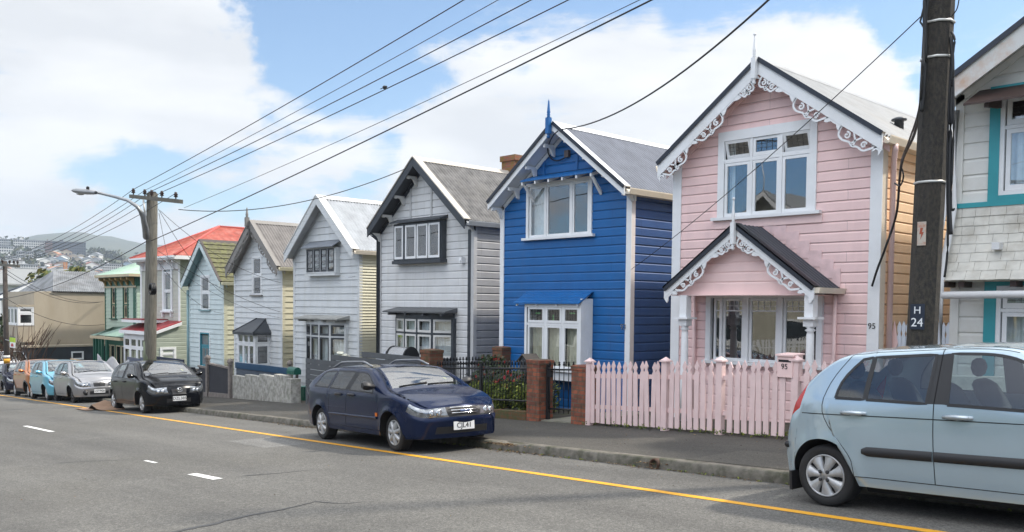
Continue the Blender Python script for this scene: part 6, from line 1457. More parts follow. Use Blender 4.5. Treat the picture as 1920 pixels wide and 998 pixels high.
for lab, pa, pb2, yt, m_, hh, nm in (('white wavy-topped picket fence before the green villa', 183, 243, 673, wp, 1.1, 'picket_fence'), ('raw timber picket fence below the charcoal base wall', 132, 177, 674, rp, 1.0, 'picket_fence')):
    q0, q1 = gpt(pa), gpt(pb2); o = thing(nm, lab, 'fence', tuple(gp(q0))); Ln = (q1-q0).length; n = int(Ln/.17); zt0 = at((pa+pb2)/2, yt, q0.lerp(q1, .5).y).z
    for k in range(n):
        t = (k+.5)/n; p = q0.lerp(q1, t); M = frame((p.x, p.y, 0), -fdir, fdn); z = zt0+(.16*math.cos(4*PI*t) if m_ is wp else .0)-.05; b = MB(M); b.prism([(-.05, 0, gz(p.x, p.y)), (.05, 0, gz(p.x, p.y)), (.05, 0, z-.06), (0, 0, z), (-.05, 0, z-.06)], (0, .02, 0)); b.build('picket', m_, o)
    b = MB(); a = q0.copy(); c = q1.copy(); a.z = zt0-.4; c.z = zt0-.4; b.tube([a-fdn*.03, c-fdn*.03], .03, 4); b.build('rail', m_, o)

# ------------------------------------------------------------ poles and wires
conc = mat('exposed_aggregate', (.055, .047, .037), .95, var=.5, vscale=38, col2=(.022, .021, .02), dirt=(.010, .010, .010), dscale=1.3, damt=.85, stretch=(1, 1, .5), bump=.9, bscale=70)
pbs = Vector((0, 0, 0)); Yn = 9.75; q = at(1728, 650, Yn); q2 = at(1762, 0, Yn); d = (q2-q)/(q2.z-q.z); zg = gz(q.x, Yn, .12); base = q+d*(zg-q.z); topz = 7.2
NP = thing('power_pole', 'near dark concrete power pole plated H 24 beside the light blue hatchback', 'power pole', (base.x, base.y, zg)); b = MB(); ring_ = []
for z in (zg-.2, 1.0, 3.0, 5.0, topz):
    c = base+d*(z-zg); r_ = .156-.006*(z-zg)/8*2.2; ring_.append(b.add([c+Vector((r_*math.cos(PI/8+k*PI/4), r_*math.sin(PI/8+k*PI/4), 0)) for k in range(8)]))
for k in range(4):
    for j in range(8): b.face((ring_[k]+j, ring_[k]+(j+1) % 8, ring_[k+1]+(j+1) % 8, ring_[k+1]+j))
b.face([ring_[-1]+j for j in range(8)]); b.build('shaft', conc, NP)
def pole_c(py): z = at(1745, py, Yn).z; return base+d*(z-zg), z
for py in (48, 113, 343):
    c, z = pole_c(py); b = MB(); b.lathe((c.x, c.y, z-.012), [(.138, 0), (.153, 0), (.153, .022), (.138, .022)], 8); b.v = [Vector((c.x+(p.x-c.x)*math.cos(PI/8)-(p.y-c.y)*math.sin(PI/8), c.y+(p.x-c.x)*math.sin(PI/8)+(p.y-c.y)*math.cos(PI/8), p.z)) for p in b.v]; b.v = [Vector(((p.x-c.x)*1.06+c.x, (p.y-c.y)*1.06+c.y, p.z)) for p in b.v]; b.build('strap', mat('strap_steel', (.55, .55, .53), .4, .5), NP)
vd = Vector((-base.x, -base.y, 0)).normalized()
def plate(px, py, w, h, m, txt, tm, name, size):
    z = at(px, py, Yn-.16).z; c, _ = base+d*(z-zg), 0; a = math.atan2(vd.y, vd.x); kq = round((a)/(PI/4)-.0); an = kq*PI/4; 
    if px < 1735: an -= PI/4*(0)
    n_ = Vector((math.cos(an), math.sin(an), 0)); U = Vector((-n_.y, n_.x, 0)); M = facing(c+n_*.150, U, n_)
    b = MB(M); b.box(-w/2, w/2, -h/2, h/2, 0, .006); pl = b.build(name, m, NP)
    return M, pl
M, pl = plate(1722, 594, .15, .27, mat('plate_navy', (.012, .02, .04), .5), '', None, 'number_plate', .1)
text_mesh('H', .11, M @ Matrix.Translation((0, .065, .008)), 'lettering', M_white, pl); text_mesh('24', .13, M @ Matrix.Translation((0, -.065, .008)), 'lettering', M_white, pl)
M, pl = plate(1729, 438, .09, .25, mat('worn_white_enamel', (.46, .42, .36), .5, var=.1, dirt=(.40, .10, .03), dscale=14, damt=.9), '', None, 'warning_plate', .1)
bolt = MB(M)
for s, q in (((-.01, .055), (.02, .0)), ((.02, .0), (-.015, -.005)), ((-.015, -.005), (.01, -.06))): bolt.ribbon([(s[0], s[1]), (q[0], q[1])], .012, .0)
bolt.v = []; bolt.f = []; bolt.m = []; bolt.sm = []
bolt.prism([(-.012, .06, .0065), (.016, .06, .0065), (.004, .015, .0065), (.024, .015, .0065), (-.012, -.065, .0065), (.0, -.006, .0065), (-.022, -.006, .0065)], (0, 0, .003)); bolt.build('lightning_mark', mat('rust_red', (.35, .07, .03), .6), pl)
wire_m = mat('wire_black', (.010, .010, .011), .5)
def cab(nm, label, pts, r, cat='cable', group=None):
    P = [Vector(p) for p in pts]; out = []; Q = [P[0]]+P+[P[-1]]
    for k in range(1, len(Q)-2):
        a, b_, c, e = Q[k-1], Q[k], Q[k+1], Q[k+2]
        for j in range(6):
            t = j/6; out.append(.5*((2*b_)+(c-a)*t+(2*a-5*b_+4*c-e)*t*t+(3*b_-3*c+e-a)*t**3))
    out.append(P[-1]); m = MB(); m.tube(out, r, 6); o = m.build(nm, wire_m); return tag(o, label, cat, group)
pf = lambda px, py, dy=-.2: at(px, py, Yn+dy)
cab('pole_cable', 'thick black cable running down the left side of the concrete pole', [pf(1735, -20), pf(1734, 30), pf(1735, 90), pf(1733, 150), pf(1728, 210)], .022)
cab('pole_cable', 'thin looped black cable at the top left of the concrete pole', [pf(1733, 10), pf(1727, 35), pf(1726, 42), pf(1735, 50), pf(1737, 30), pf(1741, -10)], .010)
cab('service_cable', 'black service cable sagging from the concrete pole to the apricot wall corner', [pf(1730, 170), at(1715, 250, 11), at(1690, 310, 12.5), at(1681, 400, 13.6), at(1660, 465, 13.7), at(1645, 505, 13.75), at(1635, 537, 13.8)], .018)
cab('service_cable', 'looped black service cable with a bracket knot beside the apricot wall', [pf(1733, 60), pf(1726, 190), at(1706, 260, 11), at(1690, 303, 12.5), at(1694, 330, 12.6), at(1688, 348, 12.7), at(1678, 344, 12.8)], .012)
for lab, pts, r in (('black cable bundle on the right side of the concrete pole, nearest its face', [(1783, 70), (1786, 130), (1782, 250), (1780, 370), (1783, 440)], .02), ('thin black cable looping off the right side of the concrete pole', [(1784, 60), (1790, 75), (1787, 110), (1788, 240), (1783, 380), (1790, 392)], .012), ('grey-black cable hanging right of the concrete pole to the junction box', [(1785, 90), (1779, 200), (1776, 330), (1777, 460), (1771, 520)], .012)):
    cab('pole_cable', lab, [pf(x, y, -.05) for x, y in pts], r)
o = cab('pole_cable', 'thin curved wire at the top right of the concrete pole', [pf(1785, 30, 0), pf(1795, 15, 0), pf(1800, -15, 0)], .006)

# far timber pole
wood = mat('grey_timber', (.15, .14, .115), .9, var=.3, vscale=6, dirt=(.07, .07, .06), dscale=2, damt=.6, stretch=(6, 6, .5))
fb = G(281, 752, .12); zt = at(285, 360, fb.y).z; TP = thing('timber_pole', 'tall grey timber power pole with crossarm behind the black hatchback', 'power pole', (fb.x, fb.y, fb.z)); Yt = fb.y
tb = at(281, 690, Yt); tt = at(285.5, 362, Yt); b = MB(); b.tube([Vector((tb.x-.06, Yt, fb.z-.2)), Vector((tb.x, Yt, tb.z)), Vector((tt.x, Yt, zt-.05)), Vector((tt.x, Yt, zt))], [.2, .195, .165, .12], 12); b.build('shaft', wood, TP)
b = MB(); z0, z1 = at(279, 685, Yt).z, at(280, 640, Yt).z; b.lathe((tb.x+.005, Yt, z0), [(.19, 0), (.203, 0), (.2, z1-z0), (.19, z1-z0)], 14); b.build('painted_band', mat('pale_green_band', (.20, .23, .15), .8, var=.15), TP)
xa0, xa1 = at(242, 368, Yt-.3), at(337, 378, Yt-.3); b = MB(); u = Vector((0, 0, .06)); k = Vector((0, .1, 0)); b.hexa([xa0-u, xa1-u, xa1-u+k, xa0-u+k, xa0+u, xa1+u, xa1+u+k, xa0+u+k]); XA = b.build('crossarm', wood, TP)
ins = mat('brown_insulator', (.05, .03, .025), .3); tops_ = []
for t in (.06, .3, .44, .64, .9):
    p = xa0.lerp(xa1, t)+Vector((0, .05, .06)); b = MB(); b.lathe(tuple(p), [(.02, 0), (.02, .05), (.07, .06), (.04, .1), (.07, .12), (.04, .17), (.045, .2), (0, .21)], 8); b.build('insulator', ins, XA); tops_.append(p+Vector((0, 0, .17)))
b = MB(); b.tube([xa0.lerp(xa1, .3)-u, Vector((tt.x, Yt-.2, zt-1.0))], .03, 5); b.build('brace', mat('strap_steel', (.55, .55, .53)), XA)
p = at(289, 542, Yt-.25); b = MB()
for k in range(3): b.tube([p+Vector((.12*math.cos(a*PI/6), -.05*k, .16*math.sin(a*PI/6))) for a in range(13)], .035, 5, False)
b.build('cable_coil', wire_m, TP)
# street lamp on its arm
lampm = mat('lamp_grey', (.30, .31, .32), .4, .4); SL = thing('street_lamp', 'grey street lamp on a curved arm reaching out from the timber pole', 'street lamp', tuple(at(273, 440, Yt-.2)))
arm = [(274, 445), (273, 430), (268, 405), (258, 388), (240, 376), (215, 369), (190, 363), (178, 361)]; Yl = lambda k: Yt-.25-.18*k
b = MB(); b.tube([at(x, y, Yl(k)) for k, (x, y) in enumerate(arm)], [.10, .10, .085, .06, .05, .045, .04, .04], 8); b.build('arm', lampm, SL)
e = at(180, 361.5, Yl(7)); f_ = at(137, 357.5, Yl(8.5)); dd = (f_-e); Ln = dd.length; U = dd.normalized(); b = MB(); 
for k, (t, w, h_) in enumerate(((0, .05, .05), (.15, .10, .07), (.45, .17, .09), (.8, .17, .08), (1, .06, .03))):
    c = e.lerp(f_, t); ringp = [c+Vector((0, w*math.cos(a*PI/5), h_*math.sin(a*PI/5))) for a in range(10)]; i = b.add(ringp)
    if k: [b.face((i-10+j, i-10+(j+1) % 10, i+(j+1) % 10, i+j)) for j in range(10)]
b.face([i+j for j in range(10)]); b.build('lamp_head', lampm, SL); b = MB(); c = e.lerp(f_, .35); b.lathe((c.x, c.y, c.z+.07), [(.05, 0), (.05, .08), (.03, .1), (0, .1)], 8); b.build('light_sensor', M_dark, SL)
c = e.lerp(f_, .68); b = MB(); b.lathe((c.x, c.y, c.z-.1), [(0, -.03), (.1, -.01), (.13, .03)], 10); b.build('lens', mat('lamp_lens', (.5, .5, .48), .2), SL)

# left timber pole with the bus stop sign
q = at(13, 690, 11.6); zg2 = gz(q.x, 11.6, .12); zt2 = at(7, 490, 11.6).z; LP = thing('timber_pole', 'dark timber pole with yellow and white bands at the left edge', 'power pole', (q.x, 11.6, zg2)); b = MB(); b.tube([(q.x, 11.6, zg2-.2), (at(9, 490, 11.6).x, 11.6, zt2)], [.135, .10], 10); b.build('shaft', mat('dark_timber', (.07, .058, .05), .9, var=.3, vscale=5), LP)
for k, (ya, yb_, m_) in enumerate(((668, 673, M_wht), (674, 682, M_yel), (683, 690, M_wht))):
    z0, z1 = at(10, yb_, 11.4).z, at(10, ya, 11.4).z; b = MB(); b.lathe((q.x, 11.6, z0), [(.125, 0), (.142, 0), (.142, z1-z0), (.125, z1-z0)], 12); b.build('band', m_, LP)
a, c = at(-10, 496, 11.4), at(33, 499, 11.4); b = MB(); u = Vector((0, 0, .06)); k = Vector((0, .1, 0)); b.hexa([a-u, c-u, c-u+k, a-u+k, a+u, c+u, c+u+k, a+u+k]); X2 = b.build('crossarm', wood, LP); tops2 = []
for t in (.05, .3, .62, .8, .95):
    p = a.lerp(c, t)+Vector((0, .05, .06)); b = MB(); b.lathe(tuple(p), [(.02, 0), (.02, .05), (.07, .06), (.04, .1), (.07, .12), (.04, .17), (0, .2)], 8); b.build('insulator', ins, X2); tops2.append(p+Vector((0, 0, .17)))
s0, s1 = at(18, 631, 11.3), at(28, 653, 11.3); BS = thing('bus_stop_sign', 'lime and white bus stop sign on the dark timber pole', 'sign', (s0.x, 11.3, s1.z)); M = frame((s0.x, 11.3, s1.z), (1, 0, 0), (0, -1, 0)); w, h_ = s1.x-s0.x, s0.z-s1.z
b = MB(M); b.box(0, w, -.02, 0, 0, h_*.5); b.build('white_panel', M_white, BS); b = MB(M); b.box(0, w, -.02, 0.001, h_*.501, h_*.93); b.build('lime_panel', mat('sign_lime', (.42, .62, .02), .5), BS); b = MB(M); b.box(0, w, -.02, 0.002, h_*.931, h_); b.build('top_panel', mat('sign_navy', (.02, .03, .09), .5), BS)
b = MB(M); rdm = mat('sign_red', (.5, .04, .05), .5); b.box(w*.28, w*.72, .001, .012, h_*.12, h_*.3); b.prism([(w*.34, .001, h_*.301), (w*.66, .001, h_*.301), (w*.58, .001, h_*.4), (w*.42, .001, h_*.4)], (0, .011, 0)); b.build('bus_symbol', rdm, BS)
b = MB(); b.tube([(q.x, 11.55, s1.z+.3), (s0.x, 11.32, s1.z+.3)], .025, 5); b.build('bracket', lampm, BS)

# overhead lines
def span(A, B, sag, n=26):
    A, B = Vector(A), Vector(B); return [A.lerp(B, k/n)-Vector((0, 0, sag*4*(k/n)*(1-k/n))) for k in range(n+1)]
def ext(x0, y0, x1, y1, x): return y0+(y1-y0)*(x-x0)/(x1-x0)
GW = 'power lines along the street'
def line(label, A, far_px, top_px, Ynear, r=.012, xr=1700, sag=.12):
    yy = ext(far_px[0], far_px[1], top_px[0], top_px[1], xr); B = at(xr, yy, Ynear); m = MB(); m.tube(span(A, B, sag), r*.78, 5); return tag(m.build('overhead_line', wire_m), label, 'power line', GW)
line('topmost overhead power line, from the left end of the crossarm', tops_[0], (250, 357), (862, -6), 8.9, .013)
line('thin overhead power line second from the top', tops_[1], (270, 362), (925, -4), 9.4, .009)
line('overhead power line third from the top', tops_[2], (300, 366), (1000, -5), 9.8, .013)
line('overhead power line fourth from the top', tops_[3], (316, 368), (1070, -6), 10.1, .013)
line('thin overhead line fifth from the top', at(345, 390, Yt-.1), (345, 390), (1184, -2), 9.9, .008)
line('lowest thick communication cable over the street', at(283, 452, Yt-.2), (283, 452), (1216, -4), 9.5, .017, sag=.1)
m = MB(); pz_ = at(1385, 0, 9.0); m.tube(span(at(1700, -260, 8.2), at(1050, 243, 13.84), 0.55), .014, 5); tag(m.build('service_line', wire_m), 'black service line dropping to the blue house gable', 'power line')
m = MB(); m.tube(span(at(1728, 30, Yn-.2), at(1184, 505, 14.32), .12), .006, 5); tag(m.build('service_line', wire_m), 'thin service line crossing the pink house to the blue side wall', 'power line')
m = MB(); m.tube(span(at(335, 393, Yt), at(762, 316, 14.25), .42), .012, 5); tag(m.build('service_line', wire_m), 'service line from the timber pole to the pale grey gable', 'power line')
# loop of cable under the blue gable
cab('service_cable', 'black cable loop under the blue gable peak', [at(1046, 246, 13.8), at(1036, 256, 13.9), at(1027, 280, 14.2), at(1034, 298, 14.25), at(1048, 301, 14.25), at(1062, 294, 14.24)], .014)
for lab, a, c, r, sg in (('service line from the timber pole to the white cottage upper wall', at(300, 395, Yt), at(526, 530, 15.45), .010, .35), ('service line from the timber pole to the aqua cottage corner', at(297, 392, Yt), at(421, 553, 15.95), .010, .3),
    ('service line from the timber pole to the white cottage low wall', at(296, 470, Yt), at(525, 585, 15.45), .010, .2), ('thin service line from the timber pole to the cottage number board', at(296, 480, Yt), at(524, 596, 15.45), .007, .3), ('service line from the timber pole down to the aqua cottage side', at(296, 490, Yt), at(423, 588, 15.95), .008, .4), ('service line from the timber pole to the red-roofed villa', at(298, 400, Yt), at(322, 503, 16.4), .009, .2),
    ('thin service line to the white house upper wall', at(440, 545, 15.45), at(666, 518, 15.07), .005, .1)):
    m = MB(); m.tube(span(a, c, sg), r*.8, 5); tag(m.build('service_line', wire_m), lab, 'power line')
labs = ('first', 'second', 'third', 'fourth', 'fifth')
for k in range(5):
    m = MB(); m.tube(span(tops_[k], tops2[k], .35), .009, 5); tag(m.build('overhead_line', wire_m), 'power line between the two timber poles, %s insulator from the left' % labs[k], 'power line', GW)
m = MB(); m.tube(span(at(276, 452, Yt-.2), at(8, 560, 11.5), .3), .014, 5); tag(m.build('overhead_line', wire_m), 'low communication cable between the two timber poles', 'power line', GW)
for lab, a, c in (('service line from the left timber pole to the beige wall', at(10, 505, 11.5), atx(193, 566, -52.95)), ('lower service line from the left timber pole to the beige wall', at(10, 512, 11.5), atx(186, 567, -52.95)), ('long low service line sagging across the beige wall', at(12, 560, 11.5), atx(196, 608, -52.9))):
    m = MB(); m.tube(span(a, c, .5), .012, 5); tag(m.build('service_line', wire_m), lab, 'power line')

# bird on the wire
q = at(721, 164, 9.4); b = MB(); b.smooth = True; b.M = Matrix.Translation(q) @ Matrix.Scale(.62, 4); pr = [(0, -.10), (.03, -.07), (.055, -.02), (.05, .03), (.03, .07), (.035, .09), (.02, .115), (0, .12)]; b.lathe((0, 0, 0), pr, 10, 'x'); b.smooth = False; b.poly([(-.1, -.02, 0), (-.2, -.025, -.02), (-.2, .025, -.02), (-.1, .02, 0)]); b.poly([(.115, -.008, 0), (.15, 0, 0), (.115, .008, 0)]); tag(b.build('bird', M_black), 'small dark bird perched on the overhead line', 'bird')

# ------------------------------------------------------------ litter
random.seed(17); lf = [mat('dry_leaf', (.16, .085, .035), .8, var=.3), mat('pale_leaf', (.28, .2, .1), .8, var=.3), mat('dark_leaf', (.06, .035, .02), .8, var=.3)]
b = MB()
def litter(s, c, h, n, ss, cs, size):
    for _ in range(n):
        p = ST(s+random.gauss(0, ss), c+random.gauss(0, cs), h+random.uniform(.004, .02)); a = random.uniform(0, PI); l = size*random.uniform(.5, 1.3); d_ = KH*math.cos(a)+CRS*math.sin(a); e_ = NRM.cross(d_); b.mi = random.randrange(3)
        b.poly([p-d_*l, p-e_*l*.5+NRM*random.uniform(0, .012), p+d_*l, p+e_*l*.5+NRM*random.uniform(0, .012)])
litter(gap, c_kt+.03, .08, 420, .28, .06, .02); litter(gap+.3, c_kt-.1, 0, 150, .5, .06, .02); litter(hole-.3, c_kt-.1, 0, 90, .5, .03, .018); litter(hole-.05, c_kt+.0, .05, 80, .15, .05, .02); litter(hole+1.0, c_kt-.1, 0, 60, .5, .03, .018); litter(sc(G(590, 800))[0], c_kt-.12, 0, 150, .6, .06, .022); litter(-18, c_kt-.1, 0, 200, 3, .05, .018); litter(-8, c_fn-.15, .124, 120, 3.5, .12, .014); litter(-9, c_kt+1.2, .124, 200, 4, .6, .010); litter(-20, c_kt+1.2, .124, 150, 5, .6, .012); litter(-7, c_kt-.5, 0, 120, 4, .3, .009); litter(-9, 4.5, 0, 40, 5, 2, .012); litter(sc(G(565, 705, .1))[0]-1, c_fn-.2, .124, 60, 1, .15, .02)
tag(b.build('leaf_litter', lf), 'dry brown leaves gathered in the gutter and along the footpath', 'leaf litter', kind='stuff')
# moss and weeds at the foot of the fence
b = MB(); b.nm = 3
for k in range(130):
    t = random.uniform(0, 5.6); p = F0+fd*t; c = Vector((p.x, p.y, fz(t)-.0))-fdn*random.uniform(-.03, .3); leafclump(b, (c.x, c.y, c.z+.03), random.uniform(.03, .09), 16, .02, .6)
for k in range(60):
    s_ = random.uniform(-12, -2); p = ST(s_, c_kt-.045, .01); leafclump(b, p, .03, 8, .012, .5)
tag(b.build('weeds', lim), 'low green weeds along the foot of the pink fence', 'weeds', kind='stuff')
# flattened cardboard by the black car
q = G(190, 768); card = mat('cardboard', (.26, .16, .10), .85, var=.15); b = MB(); M_ = Matrix(((KH.x, CRS.x, NRM.x, q.x), (KH.y, CRS.y, NRM.y, q.y), (KH.z, CRS.z, NRM.z, q.z), (0, 0, 0, 1))); b.M = M_
b.grid([[(-.9, -.2, .01), (-.3, -.3, .02), (.1, -.3, .16), (.5, -.25, .05), (.9, -.2, .02)], [(-1.0, .1, .012), (-.3, .1, .05), (.0, .1, .28), (.5, .2, .10), (1.0, .2, .02)], [(-.7, .4, .01), (-.2, .45, .03), (.2, .45, .16), (.6, .5, .06), (.9, .45, .01)]])
b.grid([[(-1.3, -.45, .012), (-.5, -.5, .03), (.3, -.5, .012)], [(-1.2, -.22, .02), (-.5, -.25, .06), (.3, -.28, .02)]])
tag(b.build('cardboard', card), 'crumpled flattened cardboard lying on the yellow line', 'cardboard')
q = G(1365, 893); b = MB(); A = G(1330, 884, .02); B = G(1362, 878, .09); C = G(1398, 891, .015); b.tube([A, A.lerp(B, .6)+Vector((0, 0, .02)), B, B.lerp(C, .5)+Vector((0, 0, .01)), C], .012, 5); tag(b.build('dry_strap', card), 'curled dry brown strip lying against the kerb', 'debris')

# low roughcast wall before the right-hand house
b = MB(); q0 = F0+fd*5.95; q1 = q0+fd*6; z0 = gz(q0.x, q0.y, .1); zz = z0+.95
b.hexa([(q0.x, q0.y, z0-.2), (q1.x, q1.y, z0-.0), (q1.x, q1.y+.2, z0), (q0.x, q0.y+.2, z0-.2), (q0.x, q0.y, zz), (q1.x, q1.y, zz+.3), (q1.x, q1.y+.2, zz+.3), (q0.x, q0.y+.2, zz)]); tag(b.build('roughcast_wall', mat('roughcast', (.55, .55, .5), .95, var=.15, vscale=15, dirt=(.3, .3, .26), bump=1.0, bscale=35)), 'low roughcast wall seen through the light blue car windows', 'wall')
# ------------------------------------------------------------ the other side of the street, seen in the window panes and car paint
def across(label, x0, x1, h, wall, roof, trim, y=-12.5):
    zb = gz((x0+x1)/2, y, .1); o = thing('gable_house', label, 'house', ((x0+x1)/2, y, zb)); M = frame((x1, y, zb), (-1, 0, 0), (0, 1, 0)); w = x1-x0
    b = MB(M); b.prism([(0, 0, -.5), (w, 0, -.5), (w, 0, h), (w/2, 0, h+w*.38), (0, 0, h)], (0, -9, 0)); b.build('wall', wall, o)
    b = MB(M)
    for s in (-1, 1): b.hexa([(w/2, .4, h+w*.38+.02), (w/2+s*(w/2+.4), .4, h-.3), (w/2+s*(w/2+.4), -9.3, h-.3), (w/2, -9.3, h+w*.38+.02), (w/2, .4, h+w*.38+.12), (w/2+s*(w/2+.4), .4, h-.2), (w/2+s*(w/2+.4), -9.3, h-.2), (w/2, -9.3, h+w*.38+.12)])
    b.build('roof', roof, o)
    for s in (-1, 1): b = MB(M); b.prism([(w/2, .41, h+w*.38+.02), (w/2+s*(w/2+.4), .41, h-.3), (w/2+s*(w/2+.4), .41, h-.55), (w/2, .41, h+w*.38-.25)], (0, .05, 0)); b.build('bargeboard', trim, o)
    for u in (.2, .62):
        for z in ((1.0, 2.4), (3.8, 5.2)):
            if z[1] > h: continue
            b = MB(M); ring(b, w*u, w*(u+.22), z[0], z[1], .12, 0, .06); b.box(w*u+.12, w*(u+.22)-.12, .0, .02, z[0]+.12, z[1]-.12); wo = b.build('window', trim, o); b = MB(M); b.box(w*u+.12, w*(u+.22)-.12, .021, .03, z[0]+.12, z[1]-.12); b.build('pane', win_d, wo)
    b = MB(M); b.tube([(w/2, .4, h+w*.38-.3), (w/2, .4, h+w*.38+1.6)], [.07, .02], 6); b.build('finial', trim, o)
across('pale house with grey roof and white finial, reflected in the pink house windows', -28, -19.5, 5.4, mat('cream_board', (.50, .47, .38), .6), mat('reflected_grey_roof', (.20, .21, .21), .5), M_white)
across('yellow-trimmed green house reflected beside it in the pink house windows', -18, -10.5, 3.6, mat('reflected_green_board', (.12, .16, .12), .6), mat('reflected_dark_roof', (.07, .07, .075), .5), mat('yellow_trim', (.5, .40, .16), .6))
across('dark brick house across the street, reflected in the car doors', -6, 3, 4.2, mat('reflected_brick', (.17, .09, .07), .8), mat('reflected_slate', (.06, .06, .065), .6), M_white)
across('pale weatherboard house across the street, reflected in the navy wagon', -40, -31, 5.0, mat('reflected_board', (.33, .33, .32), .6), mat('reflected_rust_roof', (.16, .08, .06), .6), M_white)
across('grey board house across the street, reflected in the black hatchback', -56, -47, 5.0, mat('reflected_grey_board', (.22, .23, .24), .6), mat('reflected_slate', (.06, .06, .065), .6), M_white)
across('dark green house across the street, reflected in the silver hatchback', -72, -62, 5.2, mat('reflected_green_board', (.12, .16, .12), .6), mat('reflected_rust_roof', (.16, .08, .06), .6), M_white)
random.seed(77)
for x, h, lab in ((-8.6, 6, 'leafy tree across the street between the green and brick houses, seen in reflections'), (-29.8, 7, 'leafy tree across the street beside the cream house, seen in reflections'), (5.5, 6.5, 'leafy tree across the street beyond the brick house, seen in reflections'), (-44, 7, 'leafy tree across the street beyond the weatherboard house, seen in reflections'), (-59, 8, 'tall leafy tree across the street down the hill, seen in reflections')):
    tree('street_tree', lab, (x, -11.5, gz(x, -11.5, .1)), h, 2.2, M_leaf, n=1500, leaf=.22)
o = thing('picket_fence', 'white picket fence across the street, reflected in the pink house lower window', 'fence', (-20, -10.6, gz(-20, -10.6, .1)))
for k in range(60):
    x = -27+.19*k; b = MB(); z = gz(x, -10.6, .1); b.box(x, x+.11, -10.62, -10.6, z+.05, z+1.15); b.build('picket', M_white, o)
b = MB(); b.tube([(-27, -10.65, gz(-27, -10.6, .9)), (-15.6, -10.65, gz(-15.6, -10.6, .9))], .04, 4); b.build('rail', M_white, o)
o = thing('hedge', 'dark hedge across the street, reflected in the light blue car', 'hedge', (-5, -10.8, gz(-5, -10.8))); b = MB(); b.nm = 3
for k in range(60): x = -14+.33*k; leafclump(b, (x, -10.9, gz(x, -10.9, .75)), .75, 60, .10, .9)
b.build('foliage', M_leaf, o); b = MB()
for k in range(12): x = -14+1.7*k; b.tube([(x, -10.9, gz(x, -10.9)), (x, -10.9, gz(x, -10.9, .9))], .04, 4)
b.build('stems', M_bark, o)

# ------------------------------------------------------------ cars
def paint(name, col, metal=.35, rough=.28, var=.03):
    return mat(name, col, rough, metal, var=var, coat=1.0 if sum(col) > .3 else .35, vscale=2, spec=.5 if sum(col) > .3 else .15)
M_tyre = mat('tyre_rubber', (.018, .018, .019), .8, var=.2, bump=.3, bscale=60)
M_under = mat('underbody', (.008, .008, .009), .9)
M_trim = mat('black_trim', (.018, .018, .020), .5, var=.1)
M_seat = mat('seat_cloth', (.05, .052, .058), .9, var=.15)
M_rim = mat('silver_wheel_cover', (.46, .47, .48), .35, .35, var=.1, dirt=(.2, .19, .17), dscale=14, damt=.5)
M_chrome = mat('chrome', (.62, .63, .65), .12, 1.0, var=.02)
M_red = mat('red_lens', (.45, .015, .015), .12, coat=.6)
M_amber = mat('amber_lens', (.75, .18, .02), .15)
M_lamp = mat('lamp_reflector', (.32, .34, .37), .12, .7, var=.35, vscale=16, col2=(.12, .13, .14), coat=1.0)
M_plate = mat('plate_white', (.72, .73, .74), .4, var=.03)
M_plate_t = mat('plate_black', (.01, .01, .012), .5)
M_cglass = glass_mat('car_glass', (.66, .74, .73), .13)
M_wglass = glass_mat('windscreen_glass', (.50, .58, .56), .30)
M_seam = mat('shut_line', (.006, .006, .007), .8)
M_fog = mat('yellow_sticker', (.7, .65, .05), .5)

HATCH = dict(keys=[ # B.x; belt; window top; top edge   (rear axle at x = 0)
 (-.44, (-.46, .50), (-.455, .54), (-.45, .60)), (-.42, (-.41, .70), (-.38, .78), (-.36, .84)), (-.38, (-.37, .82), (-.31, .95), (-.27, 1.03)), (-.345, (-.25, .90), (-.2, 1.05), (-.16, 1.18)),
 (-.28, (-.16, .96), (-.07, 1.2), (-.01, 1.295)), (-.1, (-.06, .99), (.08, 1.31), (.12, 1.372)), (.30, (.02, 1.0), (.22, 1.355), (.26, 1.408)), (.40, (.14, 1.005), (.36, 1.35), (.37, 1.42)),
 (.52, (.415, .998), (.455, 1.365), (.48, 1.43)), (.54, (.437, .997), (.475, 1.367), (.50, 1.431)), (.97, (.975, .98), (1.01, 1.385), (1.02, 1.445)), (1.03, (1.04, .978), (1.06, 1.388), (1.07, 1.447)),
 (1.1, (1.15, .975), (1.14, 1.392), (1.15, 1.447)), (1.7, (1.73, .95), (1.64, 1.345), (1.66, 1.415)), (2.03, (2.22, .925), (2.1, 1.07), (2.15, 1.19)), (2.1, (2.30, .90), (2.36, .95), (2.46, .99)),
 (2.5, (2.6, .84), (2.64, .89), (2.68, .93)), (2.8, (2.84, .72), (2.88, .80), (2.9, .86)), (2.98, (2.98, .60), (2.98, .70), (2.97, .775)), (3.05, (3.10, .55), (3.08, .64), (3.04, .72))],
 win=[(7, 8), (9, 10), (12, 14)], ws=(13, 15), rw=(3, 5), doors=[(6, 11), (11, 15)], lampcols=(17, 19), tailcols=(1, 3), wb=2.455, H=1.49, W=1.665, belt=.97, pillar=(10, 12), headf=(.50, .97), R=.345, r=.285)
